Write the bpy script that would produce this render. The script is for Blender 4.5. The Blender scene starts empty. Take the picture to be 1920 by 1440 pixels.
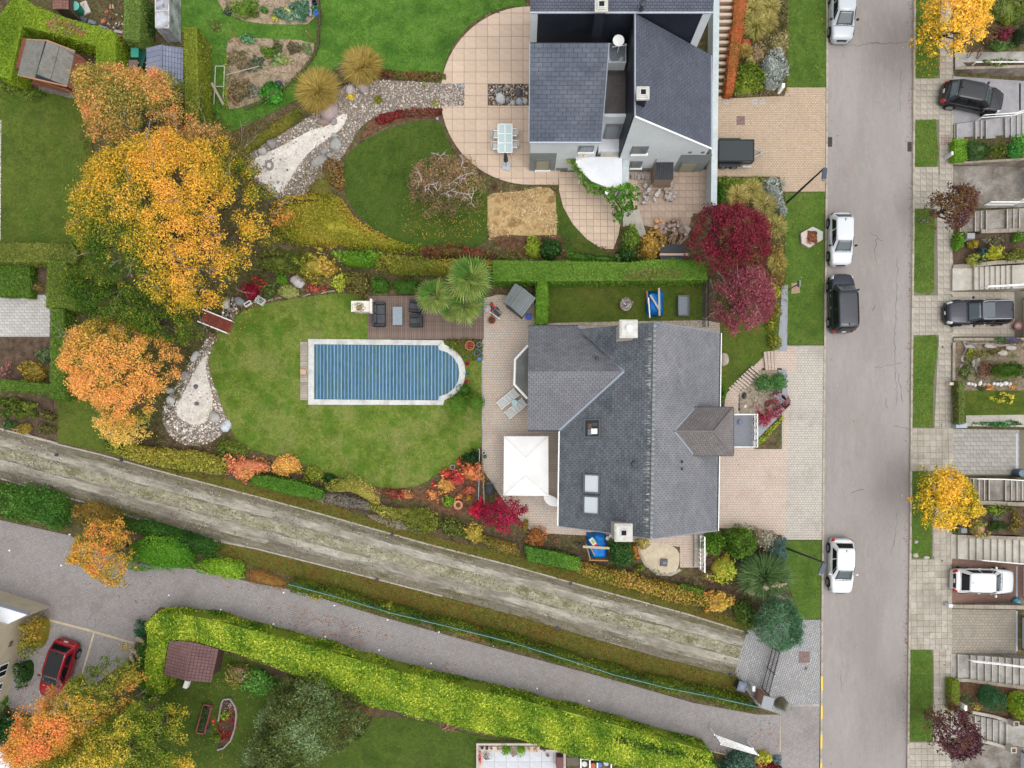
import bpy,bmesh,random
from math import*
import numpy as np
from mathutils import Vector as Vc,Matrix
from mathutils.geometry import tessellate_polygon
# camera, light, exposure
SC=bpy.context.scene
COL=SC.collection
H=55.0 # camera height above the street, metres
PPM=1.0/0.0385 # pixels of the 1920 px photograph per metre at street level
FPX=H*PPM
NX,NY=975.0,840.0 # the point of the picture straight below the camera
cd=bpy.data.cameras.new('camera');cam=bpy.data.objects.new('camera',cd);COL.objects.link(cam)
cd.sensor_width=36.0;cd.lens=36.0*FPX/1920.0
cd.shift_x=(960-NX)/1920.0;cd.shift_y=-(720-NY)/1920.0
cd.clip_start=1.0;cd.clip_end=2000.0
cam.location=(0,0,H);cam.rotation_euler=(0,0,0)
SC.camera=cam
SUN_EL,SUN_AZ=radians(72),radians(135)# azimuth clockwise from picture-up
w=bpy.data.worlds.new('World');SC.world=w;w.use_nodes=True
nt=w.node_tree;nt.nodes.clear()
wo=nt.nodes.new('ShaderNodeOutputWorld');bg=nt.nodes.new('ShaderNodeBackground')
sk=nt.nodes.new('ShaderNodeTexSky');sk.sky_type='NISHITA';sk.sun_disc=False
sk.sun_elevation=SUN_EL;sk.sun_rotation=SUN_AZ;sk.dust_density=3.0;sk.air_density=1.0
hs=nt.nodes.new('ShaderNodeHueSaturation');hs.inputs['Saturation'].default_value=0.2
nt.links.new(sk.outputs[0],hs.inputs['Color']);nt.links.new(hs.outputs[0],bg.inputs[0]);nt.links.new(bg.outputs[0],wo.inputs[0])
bg.inputs[1].default_value=0.15
sl=bpy.data.lights.new('sun','SUN');so=bpy.data.objects.new('sun',sl);COL.objects.link(so)
sl.energy=0.55;sl.angle=radians(90);sl.color=(1.0,0.98,0.95)
so.rotation_euler=(pi/2-SUN_EL,0,-SUN_AZ+pi)
so.location=(20,-20,60)
SC.view_settings.view_transform='Standard';SC.view_settings.look='None'
SC.view_settings.gamma=1.0;SC.view_settings.use_curve_mapping=False
SC.view_settings.exposure=0.86
SC.cycles.max_bounces=5;SC.cycles.diffuse_bounces=3;SC.cycles.transparent_max_bounces=6
def K(s):
 'palette: r g b'
 v=[int(q)for q in s.split()];return list(zip(v[::3],v[1::3],v[2::3]))
def Q(s):
 'outline: x y x y'
 v=[float(q)for q in s.split()];return list(zip(v[::2],v[1::2]))
R=random.Random(7)
NR=np.random.default_rng(7)
KAL=0.80
def C(r,g,b,k=KAL):
 f=lambda c:(c/255/12.92 if c/255<=0.04045 else((c/255+0.055)/1.055)**2.4)*k
 return(f(r),f(g),f(b),1.0)
# places
def P(px,py,z=0.0):
 s=(H-z)/FPX
 return((px-NX)*s,(NY-py)*s)
def P3(px,py,z=0.0):
 x,y=P(px,py,z);return(x,y,z)
def PP(poly,z=0.0):return[P(a,b,z)for a,b in poly]
def L(px,z=0.0):return px*(H-z)/FPX
def ell(cx,cy,rx,ry=None,rot=0,n=20,wob=0.0,seed=0):
 ry=ry or rx;r=random.Random(seed*31+int(cx*7+cy));ph=[r.uniform(0,6.28)for _ in range(4)]
 out=[]
 for i in range(n):
  a=2*pi*i/n
  k=1+wob*(sin(2*a+ph[0])*.5+sin(3*a+ph[1])*.45+sin(5*a+ph[2])*.35+sin(8*a+ph[3])*.2)
  x,y=rx*k*cos(a),ry*k*sin(a)
  c,s=cos(rot),sin(rot)
  out.append((cx+x*c-y*s,cy+x*s+y*c))
 return out
def rect(x0,y0,x1,y1):return[(x0,y0),(x1,y0),(x1,y1),(x0,y1)]
def smooth(poly,it=2):
 for _ in range(it):
  q=[]
  for i in range(len(poly)):
   a,b=poly[i],poly[(i+1)%len(poly)]
   q+=[(a[0]*.75+b[0]*.25,a[1]*.75+b[1]*.25),(a[0]*.25+b[0]*.75,a[1]*.25+b[1]*.75)]
  poly=q
 return poly
def band(top,bot):return list(top)+list(reversed(bot))
def pathband(line,wd):
 n=len(line);l,r=[],[]
 for i in range(n):
  a=line[max(0,i-1)];b=line[min(n-1,i+1)]
  dx,dy=b[0]-a[0],b[1]-a[1];q=hypot(dx,dy)or 1
  nx,ny=-dy/q,dx/q;ww=wd[i]if isinstance(wd,(list,tuple))else wd
  l.append((line[i][0]+nx*ww/2,line[i][1]+ny*ww/2));r.append((line[i][0]-nx*ww/2,line[i][1]-ny*ww/2))
 return l+r[::-1]
def area2(poly):return sum(poly[i][0]*poly[(i+1)%len(poly)][1]-poly[(i+1)%len(poly)][0]*poly[i][1]for i in range(len(poly)))/2
def inside(pts,poly):
 pts=np.asarray(pts,float);x,y=pts[:,0],pts[:,1];r=np.zeros(len(pts),bool)
 q=np.asarray(poly,float)
 for i in range(len(q)):
  x1,y1=q[i];x2,y2=q[i-1]
  if y1==y2:continue
  r^=((y1>y)!=(y2>y))&(x<(x2-x1)*(y-y1)/(y2-y1)+x1)
 return r
def edist(pts,poly):
 pts=np.asarray(pts,float)[:,:2];d=np.full(len(pts),1e9);q=np.asarray(poly,float)
 for i in range(len(q)):
  a,b=q[i-1],q[i];ab=b-a;t=np.clip(((pts-a)@ab)/max(ab@ab,1e-9),0,1)
  d=np.minimum(d,np.hypot(*(pts-(a+t[:,None]*ab)).T))
 return d
def sample(poly,n,rng=None):
 rng=rng or NR;q=np.asarray(poly,float);lo,hi=q.min(0),q.max(0);out=[]
 got=0
 frac=max(abs(area2(poly))/max(np.prod(hi-lo),1e-9),.02)
 while got<n:
  p=lo+rng.random((int(n/frac*1.1)+16,2))*(hi-lo);p=p[inside(p,poly)];out.append(p);got+=len(p)
 return np.concatenate(out)[:n]
def clip(subject,rc):
 """the polygon 'subject' cut by the convex counter-clockwise polygon rc"""
 out=list(subject)
 for i in range(len(rc)):
  a,b=rc[i],rc[(i+1)%len(rc)];ins=lambda p:(b[0]-a[0])*(p[1]-a[1])-(b[1]-a[1])*(p[0]-a[0])
  src,out=out,[]
  for j in range(len(src)):
   p,q=src[j-1],src[j];dp,dq=ins(p),ins(q)
   if(dp>=0)!=(dq>=0):
    t=dp/(dp-dq);out.append((p[0]+(q[0]-p[0])*t,p[1]+(q[1]-p[1])*t))
   if dq>=0:out.append(q)
  if not out:return[]
 return out
_nz={}
def noise(p,scale,seed=0):
 if seed not in _nz:
  r=np.random.default_rng(seed+99);_nz[seed]=(r.normal(size=(7,3)),r.random(7)*6.28)
 k,f=_nz[seed];return np.sin(np.asarray(p)@(k.T*scale)+f).sum(1)/3.2
# materials
MATS={}
def newmat(name):
 m=bpy.data.materials.new(name);m.use_nodes=True;t=m.node_tree;t.nodes.clear()
 o=t.nodes.new('ShaderNodeOutputMaterial');b=t.nodes.new('ShaderNodeBsdfPrincipled')
 t.links.new(b.outputs[0],o.inputs[0]);MATS[name]=m
 return m,t,b,o
def N(t,kind,**kw):
 n=t.nodes.new('ShaderNode'+kind)
 for k,v in kw.items():
  if k in n.inputs:n.inputs[k].default_value=v
  else:setattr(n,k,v)
 return n
def ramp(t,fac,cols,lo=0.3,hi=0.7):
 r=N(t,'ValToRGB');e=r.color_ramp.elements;n=len(cols)
 while len(e)<n:e.new(0.5)
 for i,c in enumerate(cols):e[i].position=lo+(hi-lo)*i/max(n-1,1);e[i].color=c
 t.links.new(fac,r.inputs[0]);return r.outputs[0]
def mixc(t,a,b,fac,mode='MIX'):
 m=N(t,'Mix',data_type='RGBA',blend_type=mode)
 for s,v in((0,fac),(6,a),(7,b)):
  if hasattr(v,'default_value')or hasattr(v,'is_linked'):t.links.new(v,m.inputs[s])
  else:m.inputs[s].default_value=v
 return m.outputs[2]
def coord(t,rot=0.0,world=True,scale=None):
 n=N(t,'TexCoord')
 m=N(t,'Mapping');m.inputs['Rotation'].default_value=(0,0,rot);t.links.new(n.outputs['Object'],m.inputs[0])
 if scale:
  q=N(t,'Mapping');q.inputs['Scale'].default_value=scale;t.links.new(m.outputs[0],q.inputs[0]);return q.outputs[0]
 return m.outputs[0]
def tex(t,v,scale,detail=4,rough=0.6,dist=0.0):
 n=N(t,'TexNoise',Scale=scale,Detail=detail,Roughness=rough,Distortion=dist);t.links.new(v,n.inputs['Vector']);return n.outputs[0]
def pieceval(t):
 """a random value for each piece, whether it is an object or an island of one mesh"""
 oi=N(t,'ObjectInfo');g=N(t,'NewGeometry');a=N(t,'Math',operation='ADD');f=N(t,'Math',operation='FRACT')
 t.links.new(oi.outputs['Random'],a.inputs[0]);t.links.new(g.outputs['Random Per Island'],a.inputs[1]);t.links.new(a.outputs[0],f.inputs[0]);return f.outputs[0]
def bumpit(t,b,hgt,strength,dist=0.02):
 n=N(t,'Bump',Strength=strength,Distance=dist);t.links.new(hgt,n.inputs['Height']);t.links.new(n.outputs[0],b.inputs['Normal'])
def mat(name,cols,scale=1.0,fine=20.0,famt=0.25,rough=0.85,bump=0.3,stains=None,sscale=0.25,piece=0.0,spec=0.2,metal=0.0,rot=0.0,aniso=None,lo=.36,hi=.64,bdist=.02):
 """large patches of 'cols', fine grain over them, and optional stains (colour, amount)"""
 m,t,b,o=newmat(name);v=coord(t,rot,scale=aniso)
 c=ramp(t,tex(t,v,scale,5),cols,lo,hi)if len(cols)>1 else None
 fn=tex(t,v,fine,3,.7)
 g=ramp(t,fn,[(1-famt,)*3+(1,),(1+famt,)*3+(1,)],.3,.7)
 c=mixc(t,c if c is not None else cols[0],g,1.0,'MULTIPLY')
 g=ramp(t,tex(t,v,fine*.27,3,.7),[(1-famt*.7,)*3+(1,),(1+famt*.7,)*3+(1,)],.3,.7)
 c=mixc(t,c,g,1.0,'MULTIPLY')
 if stains:
  for i,(sc_,am,lo_,hi_)in enumerate(stains):
   n2=N(t,'TexNoise',Scale=sscale*(1+i*1.7),Detail=6.0,Roughness=.65);t.links.new(v,n2.inputs[0])
   r=ramp(t,n2.outputs[0],[(0,0,0,1),(am,)*3+(1,)],lo_,hi_);c=mixc(t,c,sc_,r)
 if piece:
  pv=pieceval(t);g2=ramp(t,pv,[(1-piece,)*3+(1,),(1+piece*.6,)*3+(1,)],0,1);c=mixc(t,c,g2,1.0,'MULTIPLY')
 t.links.new(c,b.inputs['Base Color']);b.inputs['Roughness'].default_value=rough
 b.inputs['Specular IOR Level'].default_value=spec;b.inputs['Metallic'].default_value=metal
 if bump:bumpit(t,b,fn,bump,bdist)
 return m
def brick(name,c1,c2,mortar,bw,bh,rot=0.0,tints=None,tscale=.3,msize=.012,bump=.4,dirt=None,offset=.5,rough=.85,gscale=None):
 """small pavers whose joints the photograph shows only as grain"""
 m,t,b,o=newmat(name);v=coord(t,rot)
 k=N(t,'TexBrick',Scale=1.0);k.inputs['Color1'].default_value=c1;k.inputs['Color2'].default_value=c2;k.inputs['Mortar'].default_value=mortar
 k.inputs['Brick Width'].default_value=bw;k.inputs['Row Height'].default_value=bh;k.inputs['Mortar Size'].default_value=msize;k.offset=offset
 t.links.new(v,k.inputs[0]);c=k.outputs[0]
 if tints:
  n2=N(t,'TexNoise',Scale=tscale,Detail=8.0,Roughness=.75);t.links.new(v,n2.inputs[0])
  r=ramp(t,n2.outputs[0],tints,.34,.66);c=mixc(t,c,r,.9,'MULTIPLY')
 g=ramp(t,tex(t,v,9.0,4,.7),[(.78,)*3+(1,),(1.18,)*3+(1,)],.28,.72);c=mixc(t,c,g,1.0,'MULTIPLY')
 if dirt:
  n3=N(t,'TexNoise',Scale=.33,Detail=7.0,Roughness=.7);t.links.new(v,n3.inputs[0])
  r=ramp(t,n3.outputs[0],[(0,0,0,1),(dirt[1],)*3+(1,)],.5,.72);c=mixc(t,c,dirt[0],r)
 t.links.new(c,b.inputs['Base Color']);b.inputs['Roughness'].default_value=rough;b.inputs['Specular IOR Level'].default_value=.2
 if bump:bumpit(t,b,k.outputs[1],-bump,.02)
 return m
def plain(name,c,rough=.5,metal=0.0,spec=.4,piece=0.0,coat=0.0,grain=.1):
 if name in MATS:return MATS[name]
 m,t,b,o=newmat(name);v=coord(t)
 g=ramp(t,tex(t,v,7.0,5,.65),[(1-grain,)*3+(1,),(1+grain,)*3+(1,)],.3,.7);cc=mixc(t,c,g,1.0,'MULTIPLY')
 if piece:cc=mixc(t,cc,ramp(t,pieceval(t),[(1-piece,)*3+(1,),(1+piece*.6,)*3+(1,)],0,1),1.0,'MULTIPLY')
 t.links.new(cc,b.inputs['Base Color']);b.inputs['Roughness'].default_value=rough;b.inputs['Metallic'].default_value=metal
 b.inputs['Specular IOR Level'].default_value=spec;b.inputs['Coat Weight'].default_value=coat;b.inputs['Coat Roughness'].default_value=.06
 return m
def colmat(name,trans=0.25,rough=.6,vary=.35,noise_amt=.0,spec=.25):
 m,t,b,o=newmat(name)
 a=N(t,'Attribute',attribute_name='Col');g=N(t,'NewGeometry')
 c=mixc(t,a.outputs[0],ramp(t,g.outputs['Random Per Island'],[(1-vary,)*3+(1,),(1+vary,)*3+(1,)],0,1),1.0,'MULTIPLY')
 if noise_amt:
  v=coord(t);c=mixc(t,c,ramp(t,tex(t,v,6.0,6,.7),[(1-noise_amt,)*3+(1,),(1+noise_amt,)*3+(1,)],.3,.7),1.0,'MULTIPLY')
 t.links.new(c,b.inputs['Base Color']);b.inputs['Roughness'].default_value=rough;b.inputs['Specular IOR Level'].default_value=spec
 if trans:
  tr=N(t,'BsdfTranslucent');mx=N(t,'MixShader');mx.inputs[0].default_value=trans
  t.links.new(c,tr.inputs[0]);t.links.new(b.outputs[0],mx.inputs[1]);t.links.new(tr.outputs[0],mx.inputs[2]);t.links.new(mx.outputs[0],o.inputs[0])
 return m
LEAF=colmat('foliage',.3);STONE=colmat('stone',0,.85,.25,.22);SOFT=colmat('clipped_foliage',.15,.7,.3)
# objects
def link(o):COL.objects.link(o);return o
def tag(o,label,cat,group=None):
 o['label']=label;o['category']=cat
 if group:o['group']=group
 return o
def thing(name,label,cat,loc=(0,0,0),rz=0.0,group=None):
 o=link(bpy.data.objects.new(name,None));o.location=loc;o.rotation_euler=(0,0,rz);o.empty_display_size=.3
 return tag(o,label,cat,group)
def child(o,par,world=True):
 o.parent=par
 if world and par.type=='EMPTY' and par.parent is None:
  o.matrix_parent_inverse=(Matrix.Translation(par.location)@par.rotation_euler.to_matrix().to_4x4()).inverted()
 return o
class MB:
 """collects shapes, becomes ONE mesh"""
 def __init__(s):s.v,s.f,s.m,s.mats=[],[],[],[]
 def slot(s,m):
  if m is None:return 0
  if m not in s.mats:s.mats.append(m)
  return s.mats.index(m)
 def add(s,v,f,m=None):
  k=len(s.v);s.v+=[tuple(p)for p in v];s.f+=[tuple(i+k for i in q)for q in f];s.m+=[s.slot(m)]*len(f);return s
 def box(s,c,d,rz=0.0,m=None,rot=None):
  M=rot or Matrix.Rotation(rz,3,'Z');hx,hy,hz=d[0]/2,d[1]/2,d[2]/2
  v=[Vc(c)+M@Vc((x,y,z))for z in(-hz,hz)for x,y in((-hx,-hy),(hx,-hy),(hx,hy),(-hx,hy))]
  return s.add(v,[(3,2,1,0),(4,5,6,7),(0,1,5,4),(1,2,6,5),(2,3,7,6),(3,0,4,7)],m)
 def prism(s,poly,z0,z1,m=None,ms=None,cap=True):
  """poly: list of (x,y); z0,z1 numbers or functions of (x,y)"""
  if area2(poly)<0:poly=poly[::-1]
  n=len(poly);fz=lambda z,p:z(*p)if callable(z)else z
  v=[(p[0],p[1],fz(z0,p))for p in poly]+[(p[0],p[1],fz(z1,p))for p in poly]
  s.add(v,[(i,(i+1)%n,(i+1)%n+n,i+n)for i in range(n)],ms or m)
  if cap:
   tr=tessellate_polygon([[Vc((p[0],p[1],0))for p in poly]]);f=[]
   for a,b,c in tr:
    if(poly[b][0]-poly[a][0])*(poly[c][1]-poly[a][1])-(poly[b][1]-poly[a][1])*(poly[c][0]-poly[a][0])<0:a,b,c=c,b,a
    f+=[(a+n,b+n,c+n),(c,b,a)]
   s.add(v,f,m)
  return s
 def frustum(s,pb,pt,z0,z1,m=None):
  n=len(pb);v=[(p[0],p[1],z0)for p in pb]+[(p[0],p[1],z1)for p in pt]
  return s.add(v,[(i,(i+1)%n,(i+1)%n+n,i+n)for i in range(n)]+[tuple(range(n,2*n)),tuple(range(n-1,-1,-1))],m)
 def tube(s,pts,r,n=6,m=None,caps=True):
  pts=[Vc(p)for p in pts];rs=r if isinstance(r,(list,tuple))else[r]*len(pts);v,f=[],[]
  for i,p in enumerate(pts):
   d=(pts[min(i+1,len(pts)-1)]-pts[max(i-1,0)]).normalized();u=d.cross(Vc((0,0,1))if abs(d.z)<.9 else Vc((1,0,0))).normalized();w_=d.cross(u)
   v+=[p+(u*cos(6.2832*k/n)+w_*sin(6.2832*k/n))*rs[i]for k in range(n)]
  for i in range(len(pts)-1):f+=[(i*n+k,i*n+(k+1)%n,(i+1)*n+(k+1)%n,(i+1)*n+k)for k in range(n)]
  if caps:f+=[tuple(range(n-1,-1,-1)),tuple((len(pts)-1)*n+k for k in range(n))]
  return s.add(v,f,m)
 def lathe(s,c,prof,n=14,m=None):
  v=[(c[0]+r*cos(6.2832*k/n),c[1]+r*sin(6.2832*k/n),c[2]+z)for r,z in prof for k in range(n)];f=[]
  for i in range(len(prof)-1):f+=[(i*n+k,i*n+(k+1)%n,(i+1)*n+(k+1)%n,(i+1)*n+k)for k in range(n)]
  f+=[tuple(range(n-1,-1,-1)),tuple((len(prof)-1)*n+k for k in range(n))]
  return s.add(v,f,m)
 def plane(s,pts,th=0.03,m=None):
  """a flat or near flat panel with thickness, pts counter-clockwise seen from outside"""
  p=[Vc(q)for q in pts];n=len(p);nn=Vc((0,0,0))
  for i in range(n):nn+=p[i].cross(p[(i+1)%n])
  nn.normalize();ax=max(range(3),key=lambda k:abs(nn[k]));q2=[[Vc([q[k]for k in range(3)if k!=ax]+[0])for q in p]]
  tr=tessellate_polygon(q2);f=[(i,(i+1)%n,(i+1)%n+n,i+n)[::-1]for i in range(n)]
  for a,b,c in tr:
   if(p[b]-p[a]).cross(p[c]-p[a]).dot(nn)<0:a,b,c=c,b,a
   f+=[(a,b,c),(c+n,b+n,a+n)]
  return s.add(p+[q-nn*th for q in p],f,m)
 def bl(s,name,m,t):return s.build(name,m,t,world=False)
 def build(s,name,m=None,par=None,smooth=False,world=True):
  me=bpy.data.meshes.new(name);me.from_pydata(s.v,[],s.f)
  ms=[m if x is None else x for x in s.mats]or[m]
  if m is not None and s.mats and None not in s.mats:ms=s.mats
  for x in ms:me.materials.append(x)
  if len(ms)>1:me.polygons.foreach_set('material_index',np.array(s.m,np.int32))
  if smooth:me.polygons.foreach_set('use_smooth',np.ones(len(me.polygons),bool))
  me.update();o=link(bpy.data.objects.new(name,me))
  if par is not None:child(o,par,world)
  return o
def MT(*a,**k):return MB().tube(*a,**k)
def MP(*a,**k):return MB().prism(*a,**k)
def ML(*a,**k):return MB().lathe(*a,**k)
def MX(*a,**k):return MB().box(*a,**k)
def KW(dens,**k):return dict(k,dens=dens)
def bevel(o,wd=.02,seg=2):
 b=o.modifiers.new('bevel','BEVEL');b.width=wd;b.segments=seg;b.limit_method='ANGLE';b.angle_limit=.6;return o
def npmesh(name,V,faces,Cc=None,m=None,par=None,smooth=False,world=True):
 """faces: list of index arrays (n,3) or (n,4)"""
 me=bpy.data.meshes.new(name);V=np.asarray(V,np.float32);me.vertices.add(len(V));me.vertices.foreach_set('co',V.ravel())
 lo=np.concatenate([f.ravel()for f in faces]).astype(np.int32);tot=np.concatenate([np.full(len(f),f.shape[1])for f in faces]).astype(np.int32)
 st=np.concatenate([[0],np.cumsum(tot)[:-1]]).astype(np.int32)
 me.loops.add(len(lo));me.loops.foreach_set('vertex_index',lo);me.polygons.add(len(tot));me.polygons.foreach_set('loop_start',st);me.polygons.foreach_set('loop_total',tot)
 me.update(calc_edges=True)
 if Cc is not None:
  a=me.color_attributes.new('Col','FLOAT_COLOR','POINT');cc=np.ones((len(V),4),np.float32);cc[:,:3]=Cc[:,:3];a.data.foreach_set('color',cc.ravel())
 if smooth:me.polygons.foreach_set('use_smooth',np.ones(len(tot),bool))
 if m:me.materials.append(m)
 o=link(bpy.data.objects.new(name,me))
 if par is not None:child(o,par,world)
 return o
def structure(o):o['kind']='structure';return o
def stuff(o):o['kind']='stuff';return o
def zone(name,poly,z,m,z0=-0.04,zf=None):
 """a sheet of ground with its own edge, poly in photograph pixels"""
 return structure(MP(PP(poly,z),z0,z,m).build(name,m))
def copy_of(o,par=None,loc=None,rz=None):
 c=o.copy();link(c)
 if par is not None:c.parent=par
 if loc is not None:c.location=loc
 if rz is not None:c.rotation_euler=(0,0,rz)
 return c
# foliage
def lin(pal,k=1.0):
 a=np.array([C(*c,k=k)[:3]for c in pal]);return a*.95+(a@np.array([.25,.65,.1]))[:,None]*.05
def palcol(p,pal,scale,seed,jit,grad=None,rng=None):
 rng=rng or NR;v=.5+.42*noise(p,scale,seed)+rng.normal(size=len(p))*jit
 if grad is not None:
  q=p[:,:2]-p[:,:2].mean(0);v=v+q@np.array(grad)
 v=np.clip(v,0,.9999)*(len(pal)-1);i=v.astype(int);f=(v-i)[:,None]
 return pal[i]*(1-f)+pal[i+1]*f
def quads(p,n,s,asp=.55,rng=None,fold=.25):
 rng=rng or NR;k=len(p);n=n/np.maximum(np.linalg.norm(n,axis=1,keepdims=True),1e-6)
 t=np.cross(n,rng.normal(size=(k,3)));t/=np.maximum(np.linalg.norm(t,axis=1,keepdims=True),1e-6);b=np.cross(n,t);s=np.asarray(s).reshape(-1,1)*np.ones((k,1))
 V=np.stack([p-t*s,p+b*s*asp,p+t*s+n*s*fold,p-b*s*asp],1).reshape(-1,3)
 return V,np.arange(4*k).reshape(k,4)
def perim(poly,n,rng):
 q=np.asarray(poly,float)
 if area2(poly)<0:q=q[::-1]
 d=np.roll(q,-1,0)-q;ln=np.hypot(*d.T);i=rng.choice(len(q),n,p=ln/ln.sum());t=rng.random(n)[:,None]
 nn=np.stack([d[i,1],-d[i,0]],1)/np.maximum(ln[i],1e-6)[:,None]
 return q[i]+d[i]*t,nn
def foliage(poly,zb,zt,pal,dens=90,leaf=.1,prof='dome',lump=.26,edge=.2,cs=.9,jit=.16,grad=None,seed=0,core=True,clump=.0,k=1.25,depth=.35,gaps=0.0,asp=.55,up=.6,corek=1.0):
 """poly: world outline. returns vertices, faces, colours"""
 rng=np.random.default_rng(seed*17+int(abs(poly[0][0]*13+poly[0][1]*7)))
 if prof=='dome':dens*=1.45;leaf*=.88
 A=abs(area2(poly));n=int(A*dens)+8;pl=lin(pal,KAL*k);q=np.asarray(poly,float);hh=zt-zb
 if prof=='flat':
  xy=sample(poly,n,rng);d=edist(xy,poly);rd=min(.25,hh*.3)
  z=zt-np.maximum(0,rd-d)**2/max(rd,.01)*.8;p=np.c_[xy,z];nb=np.tile([0,0,1.0],(len(p),1))
  ln=np.hypot(*(np.roll(q,-1,0)-q).T).sum();m=int(ln*hh*dens*.7)
  if m>4:
   sxy,sn=perim(poly,m,rng);sz=zb+(hh-.1)*rng.random(m);p=np.r_[p,np.c_[sxy,sz]];nb=np.r_[nb,np.c_[sn,np.zeros(m)]]
  p=p+nb*(.03+noise(p,1/max(lump*2.5,.05),seed+1)*lump*.5+rng.normal(size=len(p))*leaf*.35)[:,None]
 else:
  m=int(n*.35);xy=sample(poly,n,rng);d=edist(xy,poly);dm=max(np.percentile(d,98),.05)
  pxy,pn=perim(poly,m,rng);ins=rng.random(m)*.3*dm;pxy=pxy-pn*ins[:,None]
  xy=np.r_[xy,pxy];d=np.r_[d,ins];t=np.clip(d/dm,0,1);e=2.3
  zs=(1-(1-t)**e)**(1/e)
  cen=q.mean(0);out=xy-cen;out/=np.maximum(np.linalg.norm(out,axis=1,keepdims=True),.1)
  nb=np.c_[out*(1-t)[:,None]**1.5,.25+t];nb/=np.linalg.norm(nb,axis=1,keepdims=True)
  p=np.c_[xy,zb+hh*zs];dep=np.abs(rng.normal(size=len(p)))*min(depth,hh*.22)
  lowz=rng.random(len(p))<.12*(1-t);p[lowz,2]=zb+(p[lowz,2]-zb)*rng.random(lowz.sum())
  lp=min(lump,hh*.22,dm*.3);p=p+nb*((noise(p,1.0/max(lp*1.6,.06),seed+1)*.6+noise(p,2.3/max(lp*1.6,.06),seed+8)*.45).clip(-.45,2)*lp)[:,None]-nb*dep[:,None]
  if gaps:
   g=noise(p,2.2/max(lump*3,.3),seed+5)+rng.normal(size=len(p))*.25;kk=g>-1.0+gaps;p,nb=p[kk],nb[kk]
 if clump:
  cidx=rng.integers(0,len(p),max(8,int(len(p)/14)));j=rng.integers(0,len(cidx),len(p));c0=p[cidx][j]
  p=c0+rng.normal(size=c0.shape)*clump*np.array([1,1,.55]);nb=nb[cidx][j]
  colp=c0+(p-c0)*.3
 else:colp=p
 if edge:
  ew=noise(np.c_[p[:,:2],p[:,2]*0],1.6/max(edge*3,.15),seed+3)*edge;ctr=q.mean(0);o_=p[:,:2]-ctr;o_/=np.maximum(np.linalg.norm(o_,axis=1,keepdims=True),.3)
  if prof!='flat':p[:,:2]+=o_*ew[:,None]
 col=palcol(colp,pl,cs,seed+2,jit,grad,rng)
 nn=nb*up+rng.normal(size=p.shape)*.55
 p[:,2]=np.maximum(p[:,2],zb+.02)
 V,F=quads(p,nn,leaf*(.6+.8*rng.random(len(p))),asp,rng);Cc=np.repeat(col,4,0);faces=[F]
 if core:
  cc=pl.mean(0)*corek;pc=poly if area2(poly)>0 else poly[::-1];ctr=np.asarray(pc).mean(0);mb=MB()
  if prof=='flat':
   e_=min(.1+lump*.5,hh*.4);mb.prism(pc,zb,zt-e_)
  else:
   rings=[(.78,0),(.7,.34),(.5,.56),(.24,.68)];nn_=len(pc)
   rv=[(ctr[0]+(x-ctr[0])*s_,ctr[1]+(y-ctr[1])*s_,zb+hh*z_*.93)for s_,z_ in rings for x,y in pc]
   mb.add(rv,[(r_*nn_+i,r_*nn_+(i+1)%nn_,(r_+1)*nn_+(i+1)%nn_,(r_+1)*nn_+i)for r_ in range(3)for i in range(nn_)]);mb.add(rv[3*nn_:]+[(ctr[0],ctr[1],zb+hh*.67)],[(i,(i+1)%nn_,nn_)for i in range(nn_)])
  cv=np.array(mb.v,float);f4=np.array([f for f in mb.f if len(f)==4]).reshape(-1,4)+len(V);f3=np.array([f for f in mb.f if len(f)==3]).reshape(-1,3)+len(V)
  V=np.r_[V,cv];Cc=np.r_[Cc,np.tile(cc,(len(cv),1))];faces+=[x for x in(f4,f3)if len(x)]
 return V,faces,Cc
def bush(name,poly,zt,pal,label,cat='shrub',zb=0.05,group=None,m=None,zc=None,**kw):
 """a clipped or loose shrub whose outline is given in photograph pixels at about half its height"""
 zz=zt*.5 if zc is None else zc;cx,cy=np.mean(poly,0);e_=1.09 if kw.get('prof')!='flat' else 1;poly=[(cx+(x-cx)*e_,cy+(y-cy)*e_)for x,y in poly]
 V,F,Cc=foliage(PP(poly,zz),zb,zt,pal,**kw)
 return tag(npmesh(name,V,F,Cc,m or LEAF),label,cat,group)
def hedge(poly,zt,pal,label,zb=0.05,leaf=.062,dens=270,lump=.09,cat='hedge',name='hedge',m=None,group=None,**kw):
 """a clipped hedge, outline in pixels of its top"""
 kw.setdefault('jit',.2);kw.setdefault('cs',.8)
 V,F,Cc=foliage(PP(poly,zt),zb,zt,pal,prof='flat',leaf=leaf,dens=dens,lump=lump,**kw)
 return tag(npmesh(name,V,F,Cc,m or SOFT),label,cat,group)
def cover(name,poly,h,pal,z=0.06,dens=60,leaf=.09,seed=0,m=None,cs=.8,jit=.25,k=1.2,patch=0.0,par=None,asp=.5):
 """low growth or fallen leaves nobody could count"""
 w_=PP(poly,z);rng=np.random.default_rng(seed+int(abs(w_[0][0])*9));A=abs(area2(w_));xy=sample(w_,int(A*dens)+4,rng)
 if patch:
  kk=noise(np.c_[xy,xy[:,0]*0],1.1,seed+7)+rng.normal(size=len(xy))*.35>patch-1;xy=xy[kk]
 xy=xy+rng.normal(size=xy.shape)*(.05 if name=='grass' else .1)
 p=np.c_[xy,z+h*rng.random(len(xy))];col=palcol(p,lin(pal,KAL*k),cs,seed+2,jit,None,rng)
 V,F=quads(p,np.array([0,0,1.0])+rng.normal(size=p.shape)*(.5 if h>.05 else .15),leaf*(.5+rng.random(len(p))),asp,rng)
 return stuff(npmesh(name,V,[F],np.repeat(col,4,0),m or LEAF,par))
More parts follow.
